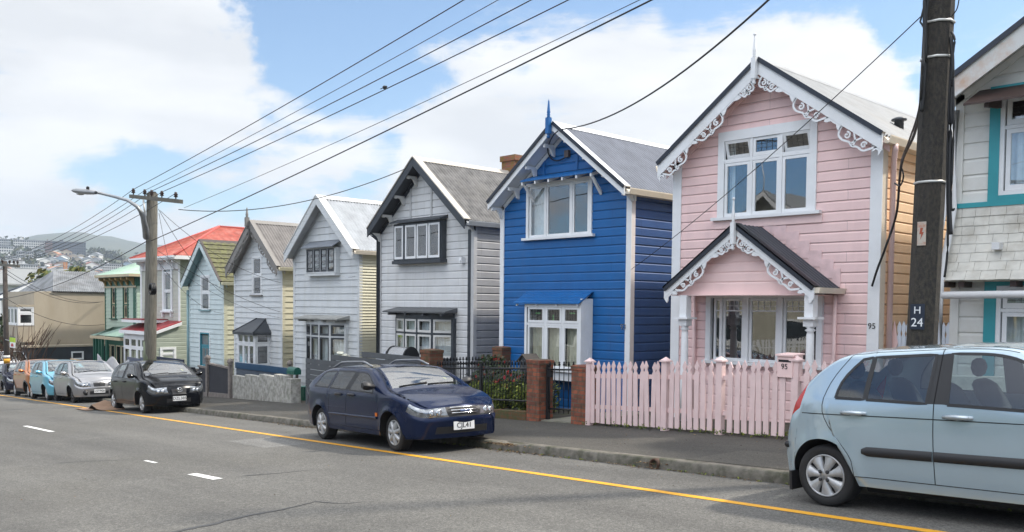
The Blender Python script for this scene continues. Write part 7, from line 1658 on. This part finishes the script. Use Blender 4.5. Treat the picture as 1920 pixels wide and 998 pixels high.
WAGON = dict(keys=[
 (-.80, (-.85, .50), (-.85, .54), (-.84, .60)), (-.70, (-.76, .68), (-.75, .76), (-.74, .84)), (-.50, (-.64, .82), (-.62, .9), (-.60, .97)), (-.34, (-.42, .915), (-.36, 1.03), (-.38, 1.11)),
 (-.2, (-.24, .945), (-.02, 1.17), (-.10, 1.225)), (0, (.15, .94), (.2, 1.205), (.18, 1.265)), (.33, (.36, .932), (.48, 1.21), (.46, 1.275)), (.40, (.44, .93), (.56, 1.213), (.55, 1.28)),
 (.95, (1.10, .912), (1.24, 1.205), (1.22, 1.28)), (1.05, (1.18, .91), (1.32, 1.2), (1.30, 1.28)), (1.12, (1.25, .908), (1.38, 1.196), (1.40, 1.275)), (1.75, (1.72, .895), (1.74, 1.165), (1.78, 1.25)),
 (2.2, (2.12, .88), (2.08, 1.01), (2.18, 1.10)), (2.31, (2.3, .865), (2.38, .885), (2.52, .925)), (2.68, (2.7, .78), (2.75, .82), (2.82, .86)), (3.02, (3.05, .66), (3.1, .72), (3.12, .78)),
 (3.22, (3.28, .56), (3.28, .64), (3.26, .715)), (3.33, (3.43, .53), (3.41, .61), (3.36, .675))],
 win=[(4, 6), (7, 8), (10, 12)], ws=(11, 13), rw=(3, 4), doors=[(7, 9), (9, 13)], lampcols=(15, 17), tailcols=(1, 2), wb=2.68, H=1.42, W=1.695, belt=.92, pillar=(8, 10), headf=(.48, .97), R=.34, r=.285)

def cr(a, b, c, d, t): return .5*((2*b)+(c-a)*t+(2*a-5*b+4*c-d)*t*t+(3*b-3*c+d-a)*t**3)

def build_car(nm, label, root_p, fwd, up, spec, body_m, sub=5, W=None, wb=None, H=None, group=None, rim='seven', plate=None, rub=None, rails=False, front='plain', visors=False, handle_m=None, detail=True, seatm=None, mirror_m=None, rim_m=None, rear_wash=False, cladding=None):
    ks = spec['keys']; W = W or spec['W']; sx = (wb or spec['wb'])/spec['wb']; sz = (H or spec['H'])/spec['H']; wb_ = wb or spec['wb']; R = spec['R']*max(1, sz*.98); r = spec['r']*max(1, sz*.98)
    fwd = Vector(fwd).normalized(); up = Vector(up).normalized(); left = up.cross(fwd).normalized(); fwd = left.cross(up)
    M = Matrix(((fwd.x, left.x, up.x, root_p.x), (fwd.y, left.y, up.y, root_p.y), (fwd.z, left.z, up.z, root_p.z), (0, 0, 0, 1)))
    car = thing(nm, label, 'car', group=group, M=M)
    belt = spec['belt']*sz; roof = max(k[3][1] for k in ks)*sz
    x_r = min(k[1][0] for k in ks)*sx; x_f = max(k[1][0] for k in ks)*sx
    def sill(x): return .215 if x > wb_+R else .25 if x < -R else .225
    def zbot(x):
        for c in (0, wb_):
            if abs(x-c) < R: return r+math.sqrt(max(0, R*R-(x-c)**2))
        return sill(x)
    # columns
    cols = []; n = sub
    def K(i): i = max(0, min(len(ks)-1, i)); k = ks[i]; return (k[0]*sx, k[1][0]*sx, k[1][1]*sz, k[2][0]*sx, k[2][1]*sz, k[3][0]*sx, k[3][1]*sz)
    for i in range(len(ks)-1):
        A, B, C, D = K(i-1), K(i), K(i+1), K(i+2)
        for q in range(n):
            t = q/n; v = [cr(A[m], B[m], C[m], D[m], t) for m in range(7)]; v[0] = B[0]+(C[0]-B[0])*t; v[1] = B[1]+(C[1]-B[1])*t; v[3] = B[3]+(C[3]-B[3])*t; cols.append(v)
    cols.append(list(K(len(ks)-1)))
    for e in (-R, R, wb_-R, wb_+R):
        j = min(range(1, len(cols)-1), key=lambda a: abs(cols[a][0]-e)); cols[j][0] = e
    hwm = W/2
    def hw(x, z):
        u = (x-x_r)/.55; pr = 1-.20*max(0, 1-u)**2.4 if u < 1 else 1
        u = max(0, (x_f-x)/.75); pf = 1-.40*(1-math.sqrt(u*(2-u))) if u < 1 else 1
        if z <= belt:
            t = (z-.2)/(belt-.2); s = .945+.055*math.sin(min(1, t/.62)*PI/2) if t < .62 else 1-.028*((t-.62)/.38)**2
        else:
            t = min(1, (z-belt)/(roof-belt)); s = .972-.215*t**1.05
        fl = 0
        for c in (0, wb_):
            d = math.hypot(x-c, z-r)
            if z > r-.05: fl = max(fl, .016*math.exp(-((d-R)/.06)**2))
        cl = .006*math.exp(-((z-belt*.89)/.018)**2) if -.1 < x < wb_+.3 else 0
        return hwm*pr*pf*s*.985+fl+cl
    nB, nW, nT = 9, 5, 4; bul = spec is HATCH
    def bstep(x): return .030*max(0, min(1, (x-(x_f-.40))/.2)) if x > 1 else .02*max(0, min(1, ((x_r+.25)-x)/.15))
    def colpts(c):
        P = []; bz = zbot(c[0])
        for j in range(nB): t = j/nB; x = c[0]+(c[1]-c[0])*t-(.13*sx*t*math.sin(PI*t)*math.exp(-((c[1]-.02*sx)/.16)**2) if bul else 0); z = bz+(c[2]-bz)*t; e = bstep(x) if j < nB-0 else 0; P.append((x+.6*e*(1 if x > 1 else -1), hw(x, z)+.5*e*(1 if j > 0 else 0), z))
        for j in range(nW): t = j/nW; x = c[1]+(c[3]-c[1])*t-(.05*sx*math.sin(PI*t)*math.exp(-((c[1]-.14*sx)/.16)**2) if bul else 0); z = c[2]+(c[4]-c[2])*t; P.append((x, hw(x, z), z))
        hW = hw(c[3], c[4]); hT = hw(c[5], c[6])-.085
        for j in range(nT+1):
            a = PI/2*j/nT; P.append((c[3]+(c[5]-c[3])*math.sin(a), hT+(hW-hT)*math.cos(a), c[4]+(c[6]-c[4])*(math.sin(a))))
        return P
    CP = [colpts(c) for c in cols]; nr = len(CP[0]); NC = len(CP)
    vs = [1, .9, .72, .52, .34, .17, 0, -.17, -.34, -.52, -.72, -.9, -1]
    def enddx(x):
        a = max(0, 1-(x-x_r)/.5); b_ = max(0, 1-(x_f-x)/.95); return -.12*a**1.3+.13*b_**1.5
    def across(p, top=True):
        x, y, z = p; crown = (.03 if z > belt+.1 else .035) if top else 0
        return [(x+enddx(x)*(1-v*v), y*v, z+crown*(1-v*v)) for v in vs]
    TP_ = [across(c[-1]) for c in CP]
    CF_ = [across(p, False) for p in CP[-1]]; CRr = [across(p, False) for p in CP[0]]
    for j in range(nr):   # blend crown at the nose
        t = (j/(nr-1))**3
        for k in range(len(vs)):
            for G_ in (CF_, CRr):
                q = G_[j][k]; G_[j][k] = (q[0], q[1], q[2]+.045*(1-vs[k]**2)*t)
    parts = {}
    def part(key):
        if key not in parts: parts[key] = MB(); parts[key].smooth = True
        return parts[key]
    jE, jW = nB, nB+nW
    key_at = lambda k: k*n
    def side_part(i, j):
        for q, (a, b) in enumerate(spec['win']):
            if key_at(a) <= i < key_at(b) and jE <= j < jW: return ('window', q)
        a, b = spec['pillar']
        if key_at(a) <= i < key_at(b) and jE <= j < jW: return 'pillar'
        a, b = spec['lampcols']
        if key_at(a)+2 <= i < key_at(b) and jE <= j < jW+2: return 'headlight'
        a, b = spec['tailcols']
        if key_at(a) <= i < key_at(b) and jE <= j < jW+2: return 'tail_light'
        for q, (a, b) in enumerate(spec['doors']):
            if key_at(a) <= i < key_at(b) and 1 <= j < jE: return ('door', q)
        return 'body'
    for s in (1, -1):
        for i in range(NC-1):
            for j in range(nr-1):
                k = side_part(i, j); k = (k, s) if k != 'body' else 'body'
                f = lambda p: (p[0], p[1]*s, p[2])
                part(k).poly([f(CP[i][j]), f(CP[i+1][j]), f(CP[i+1][j+1]), f(CP[i][j+1])])
    w0, w1 = key_at(spec['ws'][0]), key_at(spec['ws'][1])-1; r0, r1 = key_at(spec['rw'][0]), key_at(spec['rw'][1])
    for i in range(NC-1):
        for k in range(len(vs)-1):
            inner = 1 <= k <= len(vs)-3
            nmq = 'windscreen' if (w0 <= i < w1 and inner) else 'rear_window' if (r0 <= i < r1 and inner) else 'body'
            part(nmq).poly([TP_[i][k], TP_[i+1][k], TP_[i+1][k+1], TP_[i][k+1]])
    hf = spec['headf']
    for j in range(nr-1):
        for k in range(len(vs)-1):
            vm = (vs[k]+vs[k+1])/2; key = 'body'
            if jE <= j < jW+2 and hf[0] < abs(vm) < 1: key = ('headlight', 1 if vm > 0 else -1)
            elif front in ('wagon',) and jE <= j < jW+2 and abs(vm) < .46: key = 'grille'
            elif front in ('band', 'plain') and jE <= j < jW+1 and abs(vm) < .36: key = 'grille'
            elif front == 'shield' and jE-1 <= j < jW and abs(vm) < .36: key = 'grille'
            elif 2 <= j < 5 and (abs(vm) < (.50 if front in ('wagon', 'shield') else .52) or (front == 'wagon' and .6 < abs(vm) < .8)): key = 'lower_grille'
            part(key).poly([CF_[j][k], CF_[j+1][k], CF_[j+1][k+1], CF_[j][k+1]])
            part('body').poly([CRr[j][k], CRr[j+1][k], CRr[j+1][k+1], CRr[j][k+1]])
    und = part('underbody')
    for i in range(NC-1):
        a, b = CP[i][0], CP[i+1][0]; und.poly([a, b, (b[0], -b[1], b[2]), (a[0], -a[1], a[2])])
    def merge(mb):                       # weld so that smooth shading runs across faces
        d = {}; nv = []; mp = []
        for p in mb.v:
            k = (round(p.x, 4), round(p.y, 4), round(p.z, 4))
            if k not in d: d[k] = len(nv); nv.append(p)
            mp.append(d[k])
        mb.v = nv; F = []; m2 = []; s2 = []
        for f, a, b in zip(mb.f, mb.m, mb.sm):
            g = []; [g.append(mp[i]) for i in f if mp[i] not in g]
            if len(g) > 2: F.append(tuple(g)); m2.append(a); s2.append(b)
        mb.f, mb.m, mb.sm = F, m2, s2; return mb
    mm = {'body': body_m, 'underbody': M_under, 'windscreen': M_wglass, 'rear_window': M_cglass, 'grille': M_trim, 'lower_grille': M_trim}
    objs = {}
    for k, mb in parts.items():
        merge(mb)
        if isinstance(k, str): objs[k] = mb.build(k, mm[k], car, True)
        elif isinstance(k[0], tuple):
            (kn, q), s = k; objs[k] = mb.build(kn, M_cglass if kn == 'window' else body_m, car, True)
        else:
            kn, s = k; objs[k] = mb.build(kn, {'headlight': M_lamp, 'tail_light': M_red, 'pillar': M_trim}[kn], car, True)
    # shut lines and window seals as fine bands on the surface
    def band(idx, s, w, off, mb):
        L_ = []; Rr = []; P = [Vector((CP[i][j][0], CP[i][j][1]*s, CP[i][j][2])) for i, j in idx]
        for q, (i, j) in enumerate(idx):
            t = (P[min(q+1, len(P)-1)]-P[max(q-1, 0)])
            if t.length < 1e-6: t = Vector((1, 0, 0))
            t.normalize(); i2, j2 = min(i+1, NC-1), min(j+1, nr-1); i1, j1 = max(i-1, 0), max(j-1, 0)
            du = Vector(CP[i2][j])-Vector(CP[i1][j]); dv = Vector(CP[i][j2])-Vector(CP[i][j1]); nn = du.cross(dv); nn.y *= s if s > 0 else 1
            nn = du.cross(dv); nn = Vector((nn.x, nn.y*s, nn.z)); nn = nn.normalized() if nn.length > 1e-9 else Vector((0, s, 0))
            if nn.y*s < 0: nn = -nn
            b_ = t.cross(nn).normalized(); L_.append(P[q]+b_*w/2+nn*off); Rr.append(P[q]-b_*w/2+nn*off)
        mb.grid([L_, Rr])
    for s in (1, -1):
        sm = MB()
        for q, (a, b) in enumerate(spec['doors']):
            a, b = key_at(a), key_at(b)
            band([(a, j) for j in range(1, jW+3)], s, .007, .0012, sm); band([(b, j) for j in range(1, (jW+3) if q == 0 else jE+1)], s, .007, .0012, sm)
            band([(i, 1) for i in range(a, b+1)], s, .007, .0012, sm)
        a = key_at(spec['doors'][0][0]); b = key_at(spec['ws'][0]); band([(i, jW+2) for i in range(a, b+1)], s, .006, .0012, sm)
        sm.build('shut_line', M_seam, car, True)
        sm = MB()
        for a, b in spec['win']:
            a, b = key_at(a), key_at(b); lp = [(i, jE) for i in range(a, b+1)]+[(b, j) for j in range(jE+1, jW+1)]+[(i, jW) for i in range(b-1, a-1, -1)]+[(a, j) for j in range(jW-1, jE-1, -1)]; band(lp, s, .026, .0025, sm)
        sm.build('window_seal', M_trim, car, True)
        # door handles
        for q, (a, b) in enumerate(spec['doors']):
            j = nB-2; a, b = key_at(a), key_at(b); i = a+int((b-a)*(.12 if q == 0 else .05))+1; p = Vector(CP[i][j]); x0 = p.x+.12*sx if q == 0 else p.x+.08
            zc = belt*.905; y = hw(x0+.1, zc); hb = MB(); hb.smooth = True
            hb.tube([(x0, s*(y-.005), zc), (x0+.02, s*(y+.025), zc+.003), (x0+.10, s*(y+.034), zc+.004), (x0+.18, s*(y+.025), zc+.001), (x0+.20, s*(y-.005), zc)], [.014, .02, .021, .02, .014], 8)
            hb.tube([(x0-.02, s*(y+.003), zc), (x0+.1, s*(y+.010), zc), (x0+.22, s*(y+.003), zc)], [.016, .026, .016], 8)
            hb.build('handle', handle_m or body_m, objs[(('door', q), s)], True)
        if rub:
            z0, z1, xa, xb, xsp, rubm = rub
            for q, (xa_, xb_) in enumerate(((xa, xsp-.008), (xsp+.008, xb))):
                rb = MB(); rb.smooth = True; N_ = 14; rows = []
                for t in range(N_+1):
                    x = xa_+(xb_-xa_)*t/N_; e = 1-max(0, 1-(x-xa)/.06)**2 if q == 0 else 1; zm = (z0+z1)/2; h_ = (z1-z0)/2*(.55+.45*e)
                    rows.append([(x, s*(hw(x, zm-h_)+.001), zm-h_), (x, s*(hw(x, zm)+.016), zm-h_*.8), (x, s*(hw(x, zm)+.02), zm), (x, s*(hw(x, zm)+.016), zm+h_*.8), (x, s*(hw(x, zm+h_)+.001), zm+h_)])
                rb.grid(rows); rb.poly(rows[0]); rb.build('rub_strip', rubm, objs[(('door', q), s)], True)
        if rub and spec is HATCH:
            cb = MB(); N_ = 40; zc0 = belt*.885
            rows = []
            for t in range(N_+1):
                x = -.22+(2.45+.22)*t/N_; z = zc0-.02*(t/N_)**2; rows.append([(x, s*(hw(x, z-.005)+.0015), z-.005), (x, s*(hw(x, z+.003)+.0015), z+.003)])
            cb.grid(rows); cb.build('crease_shade', M_seam, car, True)  # shade of the crease painted as a thin dark band
        # mirrors
        xm = K(spec['doors'][1][1])[1]-.16; zm = belt+.02; y = hw(xm, zm); mb = MB(); mb.smooth = True
        rows = []
        for t, w, h_ in ((0, .02, .02), (.25, .05, .045), (.5, .075, .07), (.8, .075, .07), (1, .05, .045)):
            c = Vector((xm, s*(y-.02+.22*t), zm+.04+.03*t)); rows.append([c+Vector((w*math.cos(a*PI/5), 0, h_*math.sin(a*PI/5))) for a in range(11)])
        mb.grid(rows); mb.poly(rows[-1][:-1]); mb.build('mirror', mirror_m or body_m, car, True)
        if visors:
            for a, b in spec['win'][1:]:
                a, b = key_at(a), key_at(b); vb = MB(); vb.smooth = True; rows = []
                for i in range(a, b-1):
                    p, q_ = Vector(CP[i][jW]), Vector(CP[i][jW-1]); rows.append([(p.x, s*(p.y+.008), p.z+.012), (p.x, s*(p.y+.032), p.z-.02), (q_.x*.6+p.x*.4, s*(q_.y*.6+p.y*.4+.034), q_.z*.6+p.z*.4-.01)])
                vb.grid(rows); vb.build('window_visor', mat('smoked_visor', (.05, .045, .05), .12, coat=1), objs[(('window', 1), s)], True)
        if rails:
            xa, xb = .05, 1.55; rb = MB(); rb.smooth = True; pts = []
            for t in range(15):
                x = xa+(xb-xa)*t/14; i = min(range(NC), key=lambda a: abs(CP[a][-1][0]-x)); p = CP[i][-1]; pts.append((x, s*(p[1]-.02), p[2]+.015+.07*min(1, 5*min(t, 14-t)/14)))
            rb.tube(pts, .02, 7); rb.build('roof_rail', mat('rail_grey', (.22, .23, .25), .35, .4), car, True)
        if cladding:
            cb = MB(); cb.smooth = True
            for c in (0, wb_):
                rows = []
                for a in range(15):
                    th = PI*a/14; rows.append([(c+math.cos(th)*rr, s*(hw(c+math.cos(th)*rr, r+math.sin(th)*rr)+dd), r+math.sin(th)*rr) for rr, dd in ((R-.005, .005), (R+.05, .02), (R+.065, .003))])
                cb.grid(rows)
            cb.grid([[(x, s*(hw(x, z)+.012), z) for z in (.22, .30, .36)] for x in [R+.05+(wb_-2*R-.1)*t/8 for t in range(9)]])
            cb.build('cladding', cladding, car, True)
    # cabin
    ib = MB(); zd = belt-.17
    i0, i1 = 4*n, key_at(spec['ws'][1]); L2 = []; R2 = []
    for i in range(i0, i1+1, 2):
        x = CP[i][jE][0]; y = CP[i][jE][1]-.05; L2.append((x, y, zd)); R2.append((x, -y, zd))
    ib.grid([L2, R2]); xk = K(spec['ws'][1])[1]
    ib.hexa([(xk-.35, -hwm*.85, zd), (xk, -hwm*.8, zd), (xk, hwm*.8, zd), (xk-.35, hwm*.85, zd), (xk-.25, -hwm*.82, belt-.01), (xk+.02, -hwm*.76, belt-.03), (xk+.02, hwm*.76, belt-.03), (xk-.25, hwm*.82, belt-.01)])
    ib.build('cabin_deck', M_under, car, True)
    hl = MB(); hl.smooth = True
    for i in range(r1, w0):
        for k in range(len(vs)-1):
            hl.poly([(p[0], p[1]*.97, p[2]-.03) for p in (TP_[i][k], TP_[i+1][k], TP_[i+1][k+1], TP_[i][k+1])])
    hl.build('headliner', mat('headliner_grey', (.22, .22, .21), .9), car, True)
    dx = (spec['doors'][1][0])
    xs_ = K(spec['doors'][1][0])[1]
    for x, wd in ((xs_+.05, .42), (xs_-.75, .42)):
        for s in (1, -1):
            sb = MB(); sb.smooth = True; rows = []
            for t, w, th in ((0, 1, .1), (.5, 1, .1), (.85, .8, .09), (.95, .6, .06), (1, .45, .02)):
                zz = zd+(belt+.17*sz-zd)*t; c = Vector((x-.16*t, s*.36, zz)); rows.append([c+Vector((th*math.cos(a*PI/6), wd/2*w*math.sin(a*PI/6), 0)) for a in range(13)])
            sb.grid(rows); rows = []
            for t, w in ((0, .3), (.15, .75), (.5, 1), (.85, .8), (1, .3)):
                zz = belt+.19*sz+.17*t; c = Vector((x-.18, s*.36, zz)); rows.append([c+Vector((.055*w*math.cos(a*PI/6), .13*w*math.sin(a*PI/6), 0)) for a in range(13)])
            sb.grid(rows); sb.build('seat', seatm or M_seat, car, True)
    sw = MB(); sw.smooth = True; c = Vector((xk-.52, -.36, belt+.0)); sw.tube([c+Vector((.06*math.sin(a*PI/8), .18*math.cos(a*PI/8), .17*math.sin(a*PI/8))) for a in range(17)], .014, 6, False); sw.build('steering_wheel', M_trim, car, True)
    # wheels
    for xw in (0, wb_):
        for s in (1, -1):
            yo = hw(xw+R*1.02, r+.02)-.035; wl = bpy.data.objects.new('wheel', None); COL.objects.link(wl); wl.parent = car; wl.location = (xw, 0, r)
            tb = MB(); tb.lathe((0, 0, 0), [(r*.60, s*(yo-.20)), (r*.93, s*(yo-.20)), (r*.985, s*(yo-.185)), (r, s*(yo-.15)), (r, s*(yo-.05)), (r*.985, s*(yo-.018)), (r*.93, s*(yo-.002)), (r*.84, s*(yo+.004)), (r*.72, s*(yo-.0)), (r*.685, s*(yo-.010)), (r*.66, s*(yo-.03))], 40, 'y'); tb.build('tyre', M_tyre, wl, True)
            rb = MB(); ro_ = r*.685; f = lambda a, rr, d: (rr*math.cos(a), s*(yo+d), rr*math.sin(a))
            rb.mi = 1; rb.smooth = False; rb.poly([f(2*PI*k/30, ro_, -.05) for k in range(30)]); rb.mi = 0
            N7 = 7 if rim != 'six' else 6
            rb.smooth = True; rb.lathe((0, 0, 0), [(ro_, s*(yo-.012)), (ro_*.99, s*(yo+.002)), (ro_*.93, s*(yo+.0)), (ro_*.90, s*(yo-.02))], 40, 'y')
            rb.f = rb.f[:-2]; rb.m = rb.m[:-2]; rb.sm = rb.sm[:-2]
            for k in range(N7):
                a = 2*PI*k/N7+.3; w0_, w1_ = (.30, .26) if rim == 'seven' else (.22, .17)
                prof = [(.20, .55, .008), (.45, w0_*1.05, .012), (.75, w1_*1.15, .004), (.93, w1_*1.35, -.006)]
                if rim == 'star': prof = [(.2, .5, .010), (.45, .36, .016), (.7, .20, .012), (.93, .15, .0)]
                lo = [f(a-w_, ro_*t, d) for t, w_, d in prof]; mi = [f(a, ro_*t, d+.007) for t, w_, d in prof]; hi = [f(a+w_, ro_*t, d) for t, w_, d in prof]; lb = [f(a-w_*1.02, ro_*t, -.04) for t, w_, d in prof]; hb = [f(a+w_*1.02, ro_*t, -.04) for t, w_, d in prof]
                rb.grid([lb, lo, mi, hi, hb])
            rb.lathe((0, 0, 0), [(0, s*(yo+.022)), (ro_*.2, s*(yo+.02)), (ro_*.27, s*(yo+.012)), (ro_*.28, s*(yo-.02))] if rim == 'star' else [(0, s*(yo+.012)), (ro_*.3, s*(yo+.010)), (ro_*.34, s*(yo-.02))], 20, 'y')
            rb.mi = 1
            if rim == 'seven':
                for k in range(4):
                    a = PI/4+PI/2*k; c = f(a, ro_*.26, 0); rb.lathe((c[0], 0, c[2]), [(.017, s*(yo+.008)), (.017, s*(yo+.022)), (.010, s*(yo+.026)), (0, s*(yo+.026))], 10, 'y')
            rb.build('rim', [rim_m or M_rim, M_trim], wl, True)
    # front details
    def nose(v, z):
        j = min(range(nr), key=lambda a: abs(CF_[a][6][2]-z)); k = min(range(len(vs)), key=lambda a: abs(vs[a]-v)); return Vector(CF_[j][k])
    if plate:
        p = nose(0, .38*sz); Mx = Matrix(((0, 0, 1, p.x+.018), (1, 0, 0, 0 if front != 'wagon' else -.02), (0, 1, 0, .40*sz), (0, 0, 0, 1)))
        pb_ = MB(Mx); pb_.box(-.18, .18, -.062, .062, -.012, 0); pl = pb_.build('number_plate', M_plate, car, True); text_mesh(plate, .108, Mx @ Matrix.Translation((0, 0, .003)), 'lettering', M_plate_t, pl, local=True)
    if front == 'wagon':
        gb = MB(); gb.smooth = True
        for zz in (.575, .615, .655):
            pts = [Vector(nose(v, zz)) for v in (-.34, -.17, 0, .17, .34)]; pts = [Vector((p.x+.012, p.y*1.25, zz+.018)) for p in pts]; gb.tube(pts, .008, 6)
        gb.build('grille_bar', M_chrome, objs['grille'], True); p = nose(0, .62); eb = MB(); eb.smooth = True; eb.box(p.x+.015, p.x+.026, -.09, .09, .605, .637); eb.build('badge', mat('badge_blue', (.15, .2, .36), .3, .5), objs['grille'], True)
    if front == 'shield':
        p = nose(0, .6*sz); eb = MB(); eb.smooth = True; c = Vector((p.x+.03, 0, .64*sz)); eb.tube([c+Vector((0, .075*math.cos(a*PI/10), .058*math.sin(a*PI/10))) for a in range(21)], .009, 6, False); eb.tube([c+Vector((.002, -.07, .015)), c+Vector((.004, -.03, .018)), c+Vector((.004, 0, -.022)), c+Vector((.004, .03, .018)), c+Vector((.002, .07, .015))], .009, 6); eb.build('emblem', M_chrome, car, True)
    if front == 'band':
        p = nose(0, .62*sz); eb = MB(); c = Vector((p.x+.02, 0, .66*sz)); eb.tube([c+Vector((0, .04, .045)), c+Vector((0, -.04, .02)), c+Vector((0, .04, -.02)), c+Vector((0, -.04, -.045))], .008, 5); eb.build('emblem', M_chrome, car, True)
        for s in (1, -1):
            p = nose(.72*s, .36*sz); fb_ = MB(); fb_.lathe((p.x-.02, p.y, p.z), [(.10, 0), (.10, .02), (.06, .025), (.05, .045), (0, .045)], 14, 'x'); fb_.build('fog_light', M_trim, car, True)
    # headlamp bowls behind the lens face
    for s in (1, -1):
        lb = MB(); lb.smooth = True
        for v, rr in ((.84, .05), (.66, .055)):
            p = nose(v*s, (.62)*sz); lb.lathe((p.x+.002, p.y, p.z), [(rr, 0), (rr*.9, .008), (rr*.5, .012), (0, .014)], 14, 'x')
        lb.build('lamp_bowl', M_chrome, objs[('headlight', s)], True)
    if front == 'wagon':
        for s in (1, -1):
            x = wb_-R-.075; z = .55; b_ = MB(); y = hw(x, z); b_.box(x-.03, x+.03, min(s*y, s*(y+.012)), max(s*y, s*(y+.012)), z-.028, z+.028); b_.build('side_repeater', M_amber, car, True)
    # wipers
    ic = key_at(spec['ws'][1])-1
    for y0 in (-.55, .02):
        wbm = MB(); p = [Vector(TP_[ic][min(range(len(vs)), key=lambda a: abs(vs[a]*CP[ic][-1][1]-y))])+Vector((-.02-.05*abs(y)*0, 0, .018)) for y in (y0, y0+.25, y0+.5)]; p[2] += Vector((-.04, 0, .025)); p[1] += Vector((-.02, 0, .012)); wbm.tube(p, .009, 5); wbm.build('wiper', M_trim, car, True)
    if detail:
        yb = MB(); i = int(w0*.35+w1*.65); p = Vector(TP_[i][2]); q = Vector(TP_[i+1][2]); e = (Vector(TP_[i][3])-p)*.35; nn = (q-p).cross(e).normalized(); nn = nn if nn.z > 0 else -nn; o = nn*-.012
        yb.poly([p+o+e*.4, q+o+e*.4, q+e*1.4+o, p+e*1.4+o]); yb.build('licence_sticker', M_fog, car, True)
    return car

GN = 'cars parked along the kerb'
# light blue hatchback, nearest
c0 = G(1548, 950); paintA = paint('pale_ice_blue', (.42, .53, .60), .5, .22)
GETZ = build_car('parked_car', 'pale ice-blue hatchback with black rub strips nearest the camera at right', c0+CRS*(.8325-.06), KH, NRM, HATCH, paintA, sub=9, group=GN, rim='seven', rub=(.50, .585, .40, 1.95, 1.033, M_trim), handle_m=mat('silver_handle', (.50, .56, .60), .25, .6, coat=1), front='plain')
bt_ = MB(); bt_.smooth = True; bt_.tube([(-.43, -.70, .54), (-.475, -.62, .54), (-.50, -.5, .54)], .032, 8); bt_.build('bumper_trim', M_trim, GETZ, True)
mf = MB(); mf.box(-.37, -.345, -.78, -.6, .12, .30); mf.build('mud_flap', M_trim, GETZ, True); mf = MB(); mf.tube([(.35, -.62, .2), (2.1, -.62, .2)], .045, 6); mf.build('sill_pipe', M_under, GETZ, True)
# navy wagon
c0 = G(737, 847); c1 = G(605, 824); d = (c0-c1).normalized(); left = NRM.cross(d).normalized()
build_car('parked_car', 'dark navy station wagon with roof rails and plate CJL41', c1+left*(.8475-.07), d, NRM, WAGON, paint('navy_metallic', (.004, .012, .045), .25, .2), sub=7, group=GN, rim='star', plate='CJL41', rails=True, front='wagon', mirror_m=M_trim, handle_m=M_trim, rub=(.475, .515, .42, 2.26, 1.05, MATS['navy_metallic']))
# the row further down the hill
c0 = G(264, 775.5); dr = KH
def park(px, py, label, m, W, wb, H, rim, plate, front, **kw):
    c = G(px, py); build_car('parked_car', label, c-KH*wb+CRS*(W/2-.07), KH, NRM, HATCH, m, sub=4, W=W, wb=wb, H=H, group=GN, rim=rim, plate=plate, front=front, detail=kw.pop('detail', False), **kw)
park(263, 775.5, 'black hatchback with plate DZL385 parked beneath the timber pole', paint('black_metallic', (.003, .0035, .006), .1, .2), 1.755, 2.64, 1.465, 'six', 'DZL385', 'shield', detail=True)
park(132.5, 756, 'silver-grey small hatchback with plate LST900 behind the black hatchback', paint('silver_grey', (.30, .30, .31), .6, .3), 1.69, 2.43, 1.5, 'star', 'LST900', 'band', rim_m=M_trim)
park(84, 751.5, 'sky-blue small hatchback between the silver and orange cars', paint('sky_blue', (.13, .42, .56), .35, .3), 1.66, 2.44, 1.55, 'six', None, 'none', rim_m=M_rim)
park(50, 745.5, 'burnt-orange compact SUV behind the sky-blue hatchback', paint('burnt_orange', (.42, .13, .02), .4, .3), 1.78, 2.55, 1.6, 'six', None, 'plain', cladding=M_trim)
park(6.5, 740, 'dark blue-black car beyond the orange SUV', paint('ink_blue', (.012, .014, .03), .2, .25), 1.75, 2.6, 1.46, 'six', None, 'plain')
q = at(30, 700, 13.5)
build_car('parked_van', 'white van parked at the left beneath the twiggy shrub', Vector((q.x-1.0, 13.2, gz(q.x, 13.2, .05))), KH, NRM, HATCH, paint('white_van_paint', (.66, .67, .68), 0, .35), sub=3, W=1.8, wb=2.6, H=2.0, rim='six', front='plain', detail=False)
